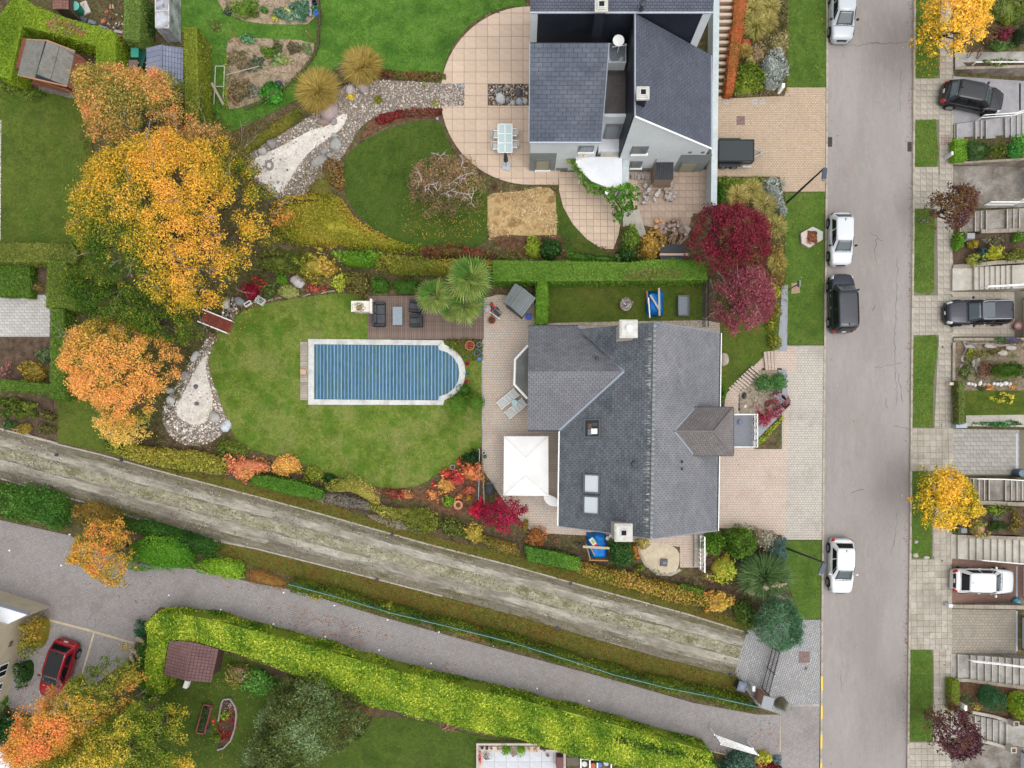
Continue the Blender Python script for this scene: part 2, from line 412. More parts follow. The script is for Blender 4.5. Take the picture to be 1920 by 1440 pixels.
def blades(xy,h,lean,wid,pal,z=0.05,seed=0,cs=.6,jit=.25,k=1.2,rad=None):
 """upright arching blades: xy (n,2), outward lean vectors"""
 rng=np.random.default_rng(seed);n=len(xy);hh=h*(.6+.6*rng.random(n));a=rng.random(n)*6.283
 ln=lean if lean is not None else np.stack([np.cos(a),np.sin(a)],1)*(.5*hh)[:,None]*rng.random((n,1))
 perp=np.stack([-ln[:,1],ln[:,0]],1);perp/=np.maximum(np.linalg.norm(perp,axis=1,keepdims=True),1e-4);wv=perp*wid
 z0=np.full(n,z);b=np.c_[xy,z0];mid=np.c_[xy+ln*.4,z+hh*.75];tip=np.c_[xy+ln,z+hh*.8]
 W=np.c_[wv,np.zeros(n)]
 V=np.stack([b-W,b+W,mid+W*.8,mid-W*.8,tip],1).reshape(-1,3);i=np.arange(n)*5
 F4=np.stack([i,i+1,i+2,i+3],1);F3=np.stack([i+3,i+2,i+4],1)
 col=palcol(b,lin(pal,KAL*k),cs,seed,jit,None,rng)
 return V,[F4,F3],np.repeat(col,5,0)
def tuft(px,py,rpx,h,pal,label,cat='ornamental grass',name='ornamental_grass',n=1400,wid=.022,ry=None,rot=0.0,group=None,seed=1,z=0.05,k=1.25):
 rng=np.random.default_rng(seed+int(px));c=P(px,py,h*.5);r=L(rpx,h*.5);ryv=L(ry or rpx,h*.5)
 a=rng.random(n)*6.283;q=np.sqrt(rng.random(n));e=np.stack([np.cos(a)*r,np.sin(a)*ryv],1)
 if rot:cr,sr=cos(-rot),sin(-rot);e=np.stack([e[:,0]*cr-e[:,1]*sr,e[:,0]*sr+e[:,1]*cr],1)
 xy=np.array(c)+e*(q*.45)[:,None];lean=e*(q*.62+rng.random(n)*.16)[:,None]+rng.normal(size=(n,2))*r*.1
 V,F,Cc=blades(xy,h,lean,wid,pal,z,seed,k=k,jit=.4);return tag(npmesh(name,V,F,Cc,LEAF),label,cat,group)
def crown(poly,zb,zt,pal,dens=150,leaf=.09,r=.75,cs=.5,jit=.14,grad=None,seed=0,k=1.3,cover=1.75,asp=.5,flat=.62,low=.6,tone=.42,up=.5,ragged=.5):
 """a crown of leafy puffs following the outline; deeper leaves keep the first (greener) colours of the palette"""
 rng=np.random.default_rng(seed*17+5);A=abs(area2(poly));K=max(14,int(A*cover/(r*r)));xy=sample(poly,K,rng);m=int(K*.22);pxy,pn=perim(poly,m,rng);xy=np.r_[xy,pxy-pn*(r*.65+ragged*r*(rng.random((m,1))-.5)*2)]
 d=edist(xy,poly);d[~inside(xy,poly)]=0;kk=(d>r*.4)|(rng.random(len(xy))<.3);xy,d=xy[kk],d[kk];dm=max(np.percentile(d,97),.1);t=np.clip(d/dm,0,1);e=2.2;zs=(1-(1-t)**e)**(1/e);hh=zt-zb;K=len(xy)
 out=rng.random(K)<.14;xy[out]+=(xy[out]-xy.mean(0))/np.maximum(np.linalg.norm(xy[out]-xy.mean(0),axis=1,keepdims=True),.3)*(r*.9*rng.random((int(out.sum()),1)))*(d[out,None]<r*1.6);rr=r*(.35+.85*rng.random(K)**1.3)*np.where(d<r*1.2,.75,1);c=np.c_[xy,zb+hh*(.12+.88*zs)-r*.5-np.abs(rng.normal(size=K))*r*low+noise(np.c_[xy,xy[:,0]*0],1.1/r,seed+4)*r*.45];c[:,2]=np.maximum(c[:,2],zb*.5+.1)
 nl=np.maximum(12,(dens*rr*rr*2.6).astype(int));j=np.repeat(np.arange(K),nl);n=len(j);v=rng.normal(size=(n,3));v/=np.linalg.norm(v,axis=1,keepdims=True);v[:,2]=np.where(rng.random(n)<.8,np.abs(v[:,2]),v[:,2])
 q=.6+.5*rng.random(n)**.6;p=c[j]+v*(rr[j]*q)[:,None]*np.array([1,1,flat])+rng.normal(size=(n,3))*(.04+.05*r)*(1+2*(rng.random((n,1))<.1))
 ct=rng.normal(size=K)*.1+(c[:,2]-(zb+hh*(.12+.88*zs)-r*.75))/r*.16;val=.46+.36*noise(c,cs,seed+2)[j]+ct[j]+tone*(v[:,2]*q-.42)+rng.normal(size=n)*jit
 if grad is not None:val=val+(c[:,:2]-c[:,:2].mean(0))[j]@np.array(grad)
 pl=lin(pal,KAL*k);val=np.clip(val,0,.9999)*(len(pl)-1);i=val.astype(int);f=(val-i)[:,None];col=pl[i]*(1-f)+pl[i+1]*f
 V,F=quads(p,v*up+np.array([0,0,.35])+rng.normal(size=p.shape)*.5,leaf*(.6+.8*rng.random(n)),asp,rng);return V,[F],np.repeat(col,4,0)
BARK=mat('bark',[C(70,58,48),C(105,92,80)],3.0,30,.35);PALEBARK=mat('pale_bark',[C(120,108,96),C(166,154,142)],4.0,25,.3)
def tree(name,poly,zc,zt,pal,label,zb=None,dens=330,leaf=.063,r=None,tr=.16,bare=0,barez=.35,barkm=None,seed=1,base=None,group=None,twigs=14,**kw):
 """trunk and limbs under a crown whose outline is given in pixels at height zc"""
 wp=PP(poly,zc);cx,cy=np.asarray(wp).mean(0)if base is None else P(base[0],base[1],0);cxx,cyy=np.asarray(wp).mean(0);zb=zb if zb is not None else zt*.3
 t=thing(name,label,'tree',(cx,cy,.05),group=group);rng=random.Random(seed);tb=MB();zf=zb*.8
 tb.tube([(cx,cy,0),(cx+.05,cy,zf*.5),(cx+(cxx-cx)*.3,cy+(cyy-cy)*.3,zf),(cxx,cyy,zb+(zt-zb)*.5)],[tr*1.3,tr,tr*.85,tr*.35],8)
 rr=sqrt(abs(area2(wp))/pi)
 tips=sample(wp,twigs,np.random.default_rng(seed))
 for x,y in tips:
  z1=zb+(zt-zb)*(.35+.4*rng.random());s0=.25+.6*rng.random();bx,by,bz=cx+(cxx-cx)*s0,cy+(cyy-cy)*s0,zf*(.75+.25*s0)
  mid=(bx*.5+x*.5+rng.uniform(-.3,.3),by*.5+y*.5+rng.uniform(-.3,.3),bz*.4+z1*.6)
  tb.tube([(bx,by,bz),mid,(x,y,z1)],[tr*.45,tr*.28,tr*.1],5)
 tb.build('trunk',barkm or BARK,t)
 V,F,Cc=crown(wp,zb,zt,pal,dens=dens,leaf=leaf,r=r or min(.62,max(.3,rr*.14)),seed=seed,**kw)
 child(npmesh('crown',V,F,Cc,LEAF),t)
 if bare:
  pts=sample(wp,bare,np.random.default_rng(seed+5))
  for x,y in pts:
   dd=edist([(x,y)],wp)[0];tt=min(1,dd/(rr*.8));zs=zb+(zt-zb)*(1-(1-tt)**2.3)**(1/2.3);a=atan2(y-cyy,x-cxx)+rng.uniform(-.7,.7);ln=rng.uniform(.7,1.7)
   p0=Vc((x,y,zs-.35));p1=p0+Vc((cos(a)*ln*.5,sin(a)*ln*.5,barez));p2=p1+Vc((cos(a+.3)*ln*.5,sin(a+.3)*ln*.5,barez*.5))
   bb=MB();bb.tube([p0,p1,p2],[.024,.018,.008],4)
   for q in range(4):
    a2=a+rng.uniform(-1.1,1.1);l2=ln*rng.uniform(.25,.5);s_=rng.random();p4=p0.lerp(p1,s_)if q<2 else p1.lerp(p2,s_)
    bb.tube([p4,p4+Vc((cos(a2)*l2,sin(a2)*l2,.12))],[.012,.005],4)
   bb.build('bare_branch',PALEBARK,t)
 return t
# stones
_ico=None
def ico(sub):
 bm=bmesh.new();bmesh.ops.create_icosphere(bm,subdivisions=sub,radius=1.0);v=np.array([x.co[:]for x in bm.verts]);f=np.array([[y.index for y in x.verts]for x in bm.faces]);bm.free();return v,f
ICO1,ICO3=ico(1),ico(3)
def pebbles(name,poly,z,pal,size,dens,seed=0,par=None,hole=None,cs=.5,k=1.1):
 w_=PP(poly,z);rng=np.random.default_rng(seed+3);xy=sample(w_,int(abs(area2(w_))*dens),rng)
 if hole is not None:
  hp=PP(hole,z);kk=~inside(xy,hp)|(rng.random(len(xy))<.05);xy=xy[kk]
 n=len(xy);v,f=ICO1;s=size*(.55+.75*rng.random(n)**1.5);ax=np.stack([s*(.8+.5*rng.random(n)),s*(.7+.4*rng.random(n)),s*(.45+.3*rng.random(n))],1)
 a=rng.random(n)*6.283;c_,s_=np.cos(a),np.sin(a);q=v[None]*ax[:,None]*(1+.18*rng.normal(size=(n,len(v),1)))
 X=q[...,0]*c_[:,None]-q[...,1]*s_[:,None];Y=q[...,0]*s_[:,None]+q[...,1]*c_[:,None]
 V=np.stack([X+xy[:,:1],Y+xy[:,1:2],q[...,2]+z+ax[:,2:3]*.35],2).reshape(-1,3);F=(f[None]+np.arange(n)[:,None,None]*len(v)).reshape(-1,3)
 pl=lin(pal,KAL*k);cc=pl[rng.integers(0,len(pl),n)]*(.8+.4*rng.random((n,1)))
 return stuff(npmesh(name,V,[F],np.repeat(cc,len(v),0),STONE,par))
def stone(px,py,rx,ry,h,col,label,rot=0,name='boulder',z=.06,seed=0,cat='boulder',group=None,par=None,flat=.0):
 c=P(px,py,z+h*.6);rng=np.random.default_rng(seed+int(px*3+py));v,f=ICO3;v=v.copy();o_=rng.random(3)*40
 v*=(1+.2*noise(v+o_,1.4,3)+.08*noise(v+o_,4.0,4)+.03*noise(v+o_,9.0,6))[:,None]
 if flat:v[:,2]=np.minimum(v[:,2],1-flat+.05*noise(v,3,8))
 v*=np.array([L(rx),L(ry),h]);a=-radians(rot);x=v[:,0]*cos(a)-v[:,1]*sin(a);y=v[:,0]*sin(a)+v[:,1]*cos(a)
 V=np.c_[x+c[0],y+c[1],v[:,2]+z+h*.25];o=npmesh(name,V,[f],np.tile(np.array(C(*col)[:3]),(len(V),1)),STONE,par,smooth=True)
 if par is None:tag(o,label,cat,group)
 return o
# tiles, courses, steps
def cells(poly,tw,th,ang=0.0,gap=.012,org=None,stagger=0.0,minfrac=.12):
 """poly world -> list of (centre, polygon pieces) of a paving grid clipped to the outline"""
 q=np.asarray(poly,float);o_=np.array(org if org is not None else q[0]);c,s=cos(ang),sin(ang)
 loc=[((x-o_[0])*c+(y-o_[1])*s,-(x-o_[0])*s+(y-o_[1])*c)for x,y in poly]
 if area2(loc)<0:loc=loc[::-1]
 xs,ys=[p[0]for p in loc],[p[1]for p in loc];out=[]
 for j in range(floor(min(ys)/th),ceil(max(ys)/th)):
  off=stagger*tw*(j%2)
  for i in range(floor((min(xs)-off)/tw),ceil((max(xs)-off)/tw)+1):
   x0,y0=i*tw+off+gap/2,j*th+gap/2;x1,y1=x0+tw-gap,y0+th-gap
   g=clip(loc,[(x0,y0),(x1,y0),(x1,y1),(x0,y1)])
   if len(g)<3:continue
   a=abs(area2(g));fr=a/((tw-gap)*(th-gap))
   if fr<minfrac:continue
   back=lambda p:(o_[0]+p[0]*c-p[1]*s,o_[1]+p[0]*s+p[1]*c)
   out.append((fr>.995,back(((x0+x1)/2,(y0+y1)/2)),[back(p)for p in g],a))
 return out
def paving(par,poly_px,z,tw,th,m,ang=0.0,name='paving_slab',gap=.014,thick=.04,stagger=0.0,limit=300,org=None,jit=.0025,budget=None,rngseed=0):
 """slabs as children of par; past 'limit' the rest become one part"""
 rng=random.Random(rngseed);wp=PP(poly_px,z);cl=cells(wp,tw,th,ang,gap,None if org is None else P(org[0],org[1],z),stagger)
 cl.sort(key=lambda q:-q[3]-rng.random()*1e-3);base=None;rest=MB()
 for i,(full,c,g,a)in enumerate(cl):
  if i<limit:
   if full:
    if base is None:
     o=base=MX((0,0,-thick/2),(tw-gap,th-gap,thick)).build(name,m,par,world=False)
    else:o=copy_of(base,par)
    o.location=(c[0],c[1],z+rng.uniform(-jit,jit));o.rotation_euler=(rng.uniform(-1,1)*.003,rng.uniform(-1,1)*.003,ang)
   else:
    o=MP([(p[0]-c[0],p[1]-c[1])for p in g],-thick,0).build(name,m,par,world=False);o.location=(c[0],c[1],z+rng.uniform(-jit,jit))
  else:rest.prism(g,z-thick,z+rng.uniform(-jit,jit))
 if rest.v:stuff(rest.build(name+'_field',m,par,world=False))
 return len(cl)
UNDER=plain('roof_underlay',C(38,40,44),.9)
def roofplane(par,poly3,m,name='roof_plane',tw=.28,th=.2,lift=.018,tilem=None,parts=None,limit=300,thick=.12,stagger=.5,tname='slate',lastdown=None):
 """a roof plane with its courses of slates as geometry; poly3 counter-clockwise from above"""
 p=[Vc(q)for q in poly3];nn=Vc((0,0,0))
 for i in range(len(p)):nn+=p[i].cross(p[(i+1)%len(p)])
 nn.normalize()
 if nn.z<0:p=p[::-1];nn=-nn
 base=MB().plane(p,thick).build(name,UNDER,par)
 down=Vc((nn.x,nn.y,0));down=(down-nn*down.dot(nn)).normalized()if down.length>1e-4 else Vc((1,0,0));u=nn.cross(down).normalized()# u along the course
 o0=max(p,key=lambda q:q.dot(down));loc=[((q-o0).dot(u),-(q-o0).dot(down))for q in p]# y grows up the slope
 cl=cells(loc,tw,th,0,.022,(0,0),stagger,.04);rest=MB();rng=random.Random(5)
 cl.sort(key=lambda q:-q[3]-rng.random()*1e-3)
 for i,(full,c,g,a)in enumerate(cl):
  y0=min(q[1]for q in g)if not full else c[1]-th/2
  k=lift*rng.uniform(.75,1.25);y0=c[1]-th/2
  top=[o0+u*q[0]-down*q[1]+nn*(.006+k*(1-(q[1]-y0)/th))for q in g];n=len(top)
  vv=top+[q-nn*(.004+k)for q in top]
  f=[tuple(range(n))]+[(j,j+n,(j+1)%n+n,(j+1)%n)for j in range(n)]
  if parts and i<limit:MB().add(vv,f).build(tname,tilem or m,par)
  else:rest.add(vv,f)
 if rest.v:stuff(rest.build(tname+'_courses',tilem or m,par))
 return base
def pxroof(pts):return[P3(a,b,z)for a,b,z in pts]
# ground materials
ASPH=mat('asphalt',[C(146,139,134),C(153,146,141),C(158,152,147)],.3,14,.07,.9,.25,stains=[(C(140,130,122),.35,.52,.7),(C(176,166,156),.35,.55,.75)],sscale=.35,aniso=(1,.3,1))
SOIL=mat('soil',[C(80,70,50),C(104,90,66),C(80,80,44),C(116,102,78)],1.2,12,.4,.95,.8,bdist=.05)
SOILD=mat('dark_soil',[C(70,58,48),C(92,76,62),C(104,86,70)],1.5,14,.35,.95,.8,bdist=.05)
MULCH=mat('mulch',[C(92,66,50),C(120,88,66),C(84,62,44)],2.5,20,.45,.95,.9,bdist=.05)
def lawnmat(name,cols,stains=None,sc=.5):return mat(name,cols,sc,14,.3,.9,.9,stains=stains,sscale=.28,bdist=.05)
LG=lawnmat('bright_lawn',[C(64,104,30),C(80,120,38),C(94,132,48),C(72,112,34)],[(C(56,92,30),.6,.5,.7)])
LP=lawnmat('pool_lawn',[C(82,106,28),C(98,120,38),C(118,132,56),C(88,112,30)],[(C(142,138,84),.75,.5,.68),(C(74,116,26),.7,.5,.66)])
LD=lawnmat('dull_lawn',[C(74,92,30),C(92,106,36),C(78,100,30)],[(C(116,112,56),.55,.5,.72),(C(66,92,26),.5,.5,.7)])
LB=lawnmat('dark_lawn',[C(60,84,22),C(78,98,32),C(66,90,26)],[(C(100,104,56),.5,.54,.74)])
LF=lawnmat('verge_lawn',[C(70,96,30),C(88,112,40),C(76,104,32)],[(C(116,122,60),.5,.54,.74)])
STRIP=lawnmat('leafy_strip',[C(84,88,30),C(102,92,38),C(88,96,34),C(108,98,44)],[(C(104,70,30),.55,.5,.7)],.9)
TRACK=mat('gravel_track',[C(106,100,90),C(130,124,112),C(152,146,133)],.9,8,.24,.95,.7,stains=[(C(106,98,80),.6,.5,.66),(C(186,178,160),.5,.54,.7)],sscale=.8,rot=radians(15),aniso=(.4,1.1,1),bdist=.04)
WGRAV=mat('white_gravel',[C(202,194,184),C(216,209,199),C(226,219,210)],1.2,22,.22,.95,.8,stains=[(C(160,142,122),.45,.55,.75)],sscale=.8)
TILE=mat('patio_tile',[C(206,182,160),C(214,192,170)],.8,12,.07,.8,.1,piece=.07,stains=[(C(176,150,128),.4,.52,.74)],sscale=.5)
GROUT=plain('grout',C(112,86,70),.95)
SLAB=mat('pavement_slab',[C(160,152,138),C(176,168,154),C(184,177,164)],1.2,14,.14,.9,.3,piece=.13,stains=[(C(120,112,96),.55,.5,.7)],sscale=.6)
SLABG=mat('grey_slab',[C(156,152,144),C(172,168,160)],1.0,14,.14,.9,.3,piece=.12,stains=[(C(112,108,98),.5,.5,.72)],sscale=.7)
CONC=mat('concrete',[C(150,146,138),C(166,162,154),C(178,174,168)],.9,9,.15,.9,.3,stains=[(C(110,104,92),.6,.5,.7)],sscale=.7)
CONCP=mat('pale_concrete',[C(178,172,160),C(192,186,174)],.9,10,.12,.9,.3,stains=[(C(126,118,102),.55,.52,.72)],sscale=.8,piece=.06)
CONCD=mat('stained_concrete',[C(120,112,102),C(140,133,124),C(154,148,140)],.8,8,.2,.9,.4,stains=[(C(92,82,68),.6,.5,.7),(C(176,174,174),.5,.58,.75)],sscale=.6)
BRBEIGE=brick('beige_pavers',C(198,178,154),C(188,168,146),C(140,116,96),.2,.13,0,[(1.0,.98,.95,1),(1.0,1.0,1.0,1)],dirt=(C(150,130,110),.4))
BRPATIO=brick('patio_pavers',C(210,190,174),C(196,192,186),C(156,144,132),.2,.17,.0,[(1.0,.86,.74,1),(.88,.92,.92,1),(1.0,.90,.80,1),(.86,.92,.94,1)],.9,dirt=(C(130,112,96),.5))
BRPINK=brick('pink_drive_pavers',C(208,188,172),C(198,188,178),C(156,142,130),.2,.17,.0,[(1.0,.90,.83,1),(.98,.96,.94,1),(1.0,.92,.86,1)],.8,dirt=(C(150,134,122),.4))
BRGREY=brick('pale_drive_pavers',C(198,192,182),C(190,184,174),C(142,134,124),.2,.17,.0,[(1.0,.97,.94,1),(.96,.97,.97,1)],.6,dirt=(C(130,122,112),.55))
BRLANE=brick('lane_pavers',C(160,155,153),C(150,146,143),C(128,122,118),.2,.14,radians(-16),[(.92,.92,.94,1),(1.05,1.03,1.02,1)],.3,dirt=(C(112,96,88),.45))
BRCOB=brick('grey_cobbles',C(172,172,172),C(156,156,156),C(116,114,110),.24,.15,radians(-72),[(.95,.97,1.0,1),(1.04,1.02,1.0,1)],.5,msize=.016,dirt=(C(130,124,118),.5))
BRRED=brick('red_drive_pavers',C(150,120,106),C(136,108,98),C(112,90,80),.2,.1,0,[(1,.95,.92,1),(.95,.95,.95,1)],.6,dirt=(C(110,86,70),.5))
BRDRIVE=brick('neighbour_drive_pavers',C(164,156,142),C(152,144,132),C(122,114,100),.24,.2,0,[(1,.98,.95,1),(.96,.97,.98,1)],.5,dirt=(C(120,112,98),.5))
PAVEW=mat('pale_cobble',[C(178,174,168),C(196,192,186)],1.0,16,.1,.9,.3,piece=.12)
DECK=mat('weathered_deck',[C(112,96,88),C(132,114,104),C(124,106,96)],1.5,16,.12,.8,.2,piece=.14,stains=[(C(92,76,64),.5,.52,.74)],sscale=.8)
DECKP=mat('pale_deck',[C(176,166,152),C(158,148,134)],2,16,.1,.85,.2,piece=.18)
KERB=mat('kerbstone',[C(170,160,146),C(184,174,160)],2,14,.12,.9,.3,piece=.12,stains=[(C(112,98,80),.5,.5,.72)],sscale=1.0)
YEL=plain('yellow_paint',C(238,200,50),.6)
# ground sheets
structure(MP(Q('-420 -420 420 -420 420 420 -420 420'),-.3,-.05,SOIL).build('ground',SOIL))
RL=Q('1556 -1500 1552 100 1550 480 1547 700 1544.5 960 1542.5 1200 1540.5 1440 1536 2600')
RR=Q('1721 -1500 1712 0 1709 480 1706.5 700 1704.5 960 1701.5 1240 1699.5 1440 1692 2600')
def edge(ln,y):
 for a,b in zip(ln,ln[1:]):
  if a[1]<=y<=b[1]:return a[0]+(b[0]-a[0])*(y-a[1])/(b[1]-a[1])
road=zone('road',band(RL,RR),0.0,ASPH)
zone('garden_soil',band([(-1100,-1200),(-1100,1900)],[(x-3,y)for x,y in RL if-1300<y<2600]),.045,SOIL)
zone('garden_soil',[(edge(RR,-400)+4,-400),(2900,-400),(2900,1900),(edge(RR,1900)+4,1900)],.045,SOIL)
# kerbs: one stone after another
for side,ln,dx in(('left',RL,-4.0),('right',RR,0.0)):
 k=structure(MP(PP([(edge(ln,-200)+dx,-200),(edge(ln,-200)+dx+3.6,-200),(edge(ln,1700)+dx+3.6,1700),(edge(ln,1700)+dx,1700)]),-.04,.03,KERB).build('kerb',KERB))
 base=None;y=-60;rr=random.Random(4)
 while y<1500:
  ln_=25.5;xa,xb=edge(ln,y)+dx,edge(ln,y+ln_)+dx;a,b=P(xa+1.9,y),P(xb+1.9,y+ln_)
  if base is None:o=base=bevel(MX((0,0,0),(.145,.965,.16)).build('kerb_stone',KERB,k,world=False),.012)
  else:o=copy_of(base,k)
  o.location=((a[0]+b[0])/2+rr.uniform(-.006,.006),(a[1]+b[1])/2,.05+rr.uniform(-.006,.006));o.rotation_euler=(0,0,atan2(b[1]-a[1],b[0]-a[0])+pi/2);y+=ln_
# painted yellow bars on the lower left kerb
for y0,y1 in((1267,1293),(1322,1347),(1376,1402),(1429,1455)):
 a=[(edge(RL,y)-4+d,y)for y,d in((y0,.2),(y0,3.6),(y1,3.6),(y1,.2))]
 MP(PP(a),.134,.1385,YEL).build('yellow_mark',YEL,bpy.data.objects['kerb'])
# road cracks, patched seam
def ribbon(mb,pts,wd,z,seed=0,jag=2.0):
 r=random.Random(seed);q=[]
 for a,b in zip(pts,pts[1:]):
  n=max(2,int(hypot(b[0]-a[0],b[1]-a[1])/6))
  q+=[(a[0]+(b[0]-a[0])*i/n+r.uniform(-jag,jag),a[1]+(b[1]-a[1])*i/n+r.uniform(-jag,jag))for i in range(n)]
 q.append(pts[-1]);w_=[wd*r.uniform(.5,1.3)for _ in q]
 pb=pathband(q,w_);n=len(q)
 for i in range(n-1):
  a=PP([pb[i],pb[i+1],pb[2*n-2-i],pb[2*n-1-i]],z);mb.add([(x,y,z)for x,y in a],[(0,1,2,3)if area2(a)>0 else(3,2,1,0)])
CR=plain('crack',C(96,86,80),.95);cb=MB()
for i,(pts,wd)in enumerate([(Q('1625 80 1655 82 1700 78'),.8),(Q('1560 82 1600 86 1650 80'),.7),(Q('1645 445 1639 470 1643 492'),.9),([(1632,436),(1656,452)],.7),(Q('1683 485 1680 560 1677 640 1682 760'),.8),([(1635,582),(1641,570)],1.0),([(1660,745),(1664,765)],.8),([(1675,800),(1700,802)],.8),([(1598,922),(1620,918)],1.0),(Q('1683 960 1678 1010 1670 1040'),.6),([(1640,690),(1690,680)],.6),([(1575,1255),(1580,1300)],.5),([(1684,700),(1694,755)],.9),([(1690,130),(1686,210)],.5)]):
 ribbon(cb,pts,wd,.004,i)
stuff(cb.build('cracks',CR,road))
# lawns
grassn=[0]
def lawn(name,poly,m,pal,z=.07,dens=120,h=.05,leaf=.045,patch=0.0,tufts=True):
 zone(name,poly,z,m)
 if tufts:cover('grass',poly,h,pal,z,dens,leaf,seed=grassn[0],cs=1.3,jit=.34,k=1.3,asp=.3);grassn[0]+=1
G1=K('50 84 14 68 104 22 88 122 34 106 134 50');G2=K('74 94 18 92 110 28 112 124 46 140 142 80');G3=K('60 84 22 80 98 30 98 112 42')
lawn('lawn',Q('300 -40 985 -40 985 12 955 12 918 22 882 45 855 75 838 105 828 140 826 160 800 156 745 148 718 128 690 108 650 112 610 140 570 180 500 215 440 245 400 255 392 200 345 140 345 60 300 60'),LG,G1)
OVAL=smooth(Q('825 222 760 232 705 250 660 280 642 312 640 352 668 402 714 438 775 466 840 472 905 462 918 430 916 345 890 332 862 305 842 275'),1)
lawn('lawn',OVAL,LB,K('56 82 18 72 100 26 90 116 36'))
lawn('lawn',smooth(Q('1042 352 1052 385 1072 420 1102 452 1138 474 1150 490 1110 490 1060 470 1044 440 1040 400'),1),LB,G3)
POOLAWN=smooth(Q('690 560 690 640 905 640 906 700 906 800 903 835 885 862 850 880 815 888 800 905 750 918 700 912 640 896 560 868 500 850 450 838 425 790 405 740 390 690 392 655 410 620 440 590 500 568 580 556 640 548'),1)
lawn('lawn',POOLAWN,LP,G2,h=.03)
lawn('lawn',Q('-40 158 60 165 150 188 175 240 170 330 150 420 150 456 -40 456'),LD,G3)
lawn('lawn',Q('108 745 200 715 225 790 240 860 108 828'),LD,K('70 90 24 92 110 38 110 120 48'))
lawn('lawn',Q('300 1215 360 1205 480 1245 640 1310 760 1345 900 1380 1000 1392 1000 1400 892 1400 892 1500 300 1500'),LB,G3)
lawn('lawn',Q('1026 524 1318 524 1318 612 1026 612'),LD,K('70 84 20 92 100 32 118 114 54'))
lawn('lawn',Q('1350 590 1466 585 1466 650 1440 660 1378 725 1350 742'),LD,K('72 88 20 96 110 32'))
for i,(p,zz)in enumerate([(Q('1476 -40 1549 -40 1548 163 1476 163'),0),(Q('1472 362 1546 360 1544 646 1478 646 1472 560'),0),(Q('1472 1014 1540 1013 1538 1161 1502 1161 1472 1080'),0)]):
 lawn('grass_verge',p,LF,K('60 96 24 80 114 34 100 128 48'),z=.1)
VERG=[Q('1716 -40 1760 -40 1760 140 1752 147 1715 146'),Q('1714 226 1755 224 1757 260 1760 290 1756 312 1714 312'),Q('1713 393 1744 390 1753 415 1751 470 1752 545 1742 553 1713 546'),Q('1711 632 1755 628 1759 640 1757 665 1750 720 1749 802 1710 800'),Q('1708 884 1735 884 1747 905 1747 1048 1708 1046'),Q('1705 1219 1746 1219 1749 1235 1748 1390 1703 1390')]
for p in VERG:lawn('grass_verge',p,LF,K('58 92 22 78 112 32 110 124 52'),z=.112)
# right pavement: slabs
pv=zone('pavement',[(edge(RR,-60)+4,-60),(1787,-60),(1787,1500),(edge(RR,1500)+4,1500)],.08,plain('slab_joint',C(118,112,96),.95))
pvpoly=[Q('1715 147 1787 147 1787 224 1714 224'),Q('1761 -20 1787 -20 1787 147 1761 147'),Q('1761 224 1787 224 1787 392 1760 392'),Q('1714 313 1761 313 1761 391 1714 391'),Q('1757 392 1787 392 1787 554 1757 554'),Q('1712 554 1787 554 1787 628 1711 628'),Q('1760 628 1787 628 1787 802 1752 802'),Q('1709 803 1787 803 1787 883 1708 883'),Q('1750 883 1787 883 1787 1049 1749 1049'),Q('1707 1049 1785 1049 1785 1218 1706 1218'),Q('1750 1218 1785 1218 1785 1391 1749 1391'),Q('1704 1392 1785 1392 1785 1460 1703 1460')]
left=300
for p in pvpoly:
 n=paving(pv,p,.1,.44,.44,SLAB,radians(.5),'paving_slab',.018,.03,0,max(0,left),None,.005);left-=n
# driveways on the left of the road
zone('driveway',Q('1344 186 1420 182 1470 180 1476 164 1549 164 1547 359 1467 359 1462 331 1344 331'),.085,BRBEIGE)
zone('driveway',Q('1466 648 1545 648 1541 1012 1466 1012'),.085,BRGREY)
zone('driveway',Q('1330 770 1414 770 1414 842 1470 842 1470 760 1478 760 1472 1005 1400 992 1330 990'),.09,BRPINK)
zone('driveway',Q('1466 648 1493 650 1493 700 1466 700'),.09,BRPINK)
zone('cobbled_forecourt',Q('1378 1262 1402 1180 1450 1172 1502 1162 1539 1162 1537 1340 1465 1340 1420 1325'),.075,BRCOB)
zone('lane_mouth',Q('1464 1326 1537 1324 1535 1520 1464 1520'),.082,BRLANE)
zone('lane_edging',Q('1464 1322 1537 1320 1537 1324 1464 1326'),.088,CONC)
# gravel track and its grass strips
TT=Q('-120 785 0 804 108 833 187 852 290 881 480 931 595 962 800 1020 960 1061 1110 1103 1290 1152 1400 1186')
TB=Q('-120 872 0 897 67 917 133 935 213 957 330 1000 480 1029 647 1071 830 1118 960 1151 1110 1196 1250 1236 1384 1268')
zone('gravel_track',band(TT,TB),.06,TRACK)
def mid(f,off=0):
 out=[]
 for a in TT:
  b=min(TB,key=lambda q:abs(q[0]-a[0]+20));out.append((a[0]*(1-f)+b[0]*f,a[1]+(b[1]-a[1])*f))
 return out
RUT=mat('wheel_rut',[C(126,120,108),C(156,150,136),C(176,170,156)],.9,7,.24,.95,.5,stains=[(C(126,118,100),.6,.48,.66)],sscale=.6,rot=radians(15),aniso=(.4,1.3,1))
CROWN=mat('track_crown',[C(134,128,108),C(152,146,126),C(114,112,84)],.9,9,.25,.95,.9,stains=[(C(112,114,70),.6,.52,.66),(C(196,190,166),.6,.54,.68)],sscale=1.1,rot=radians(15),aniso=(.6,1,1),bdist=.05)
TSH=mat('track_shoulder',[C(104,97,82),C(122,115,100),C(94,90,68)],.8,10,.24,.95,.9,stains=[(C(96,94,56),.6,.5,.68)],sscale=.8,rot=radians(15),aniso=(.3,1.2,1),bdist=.05)
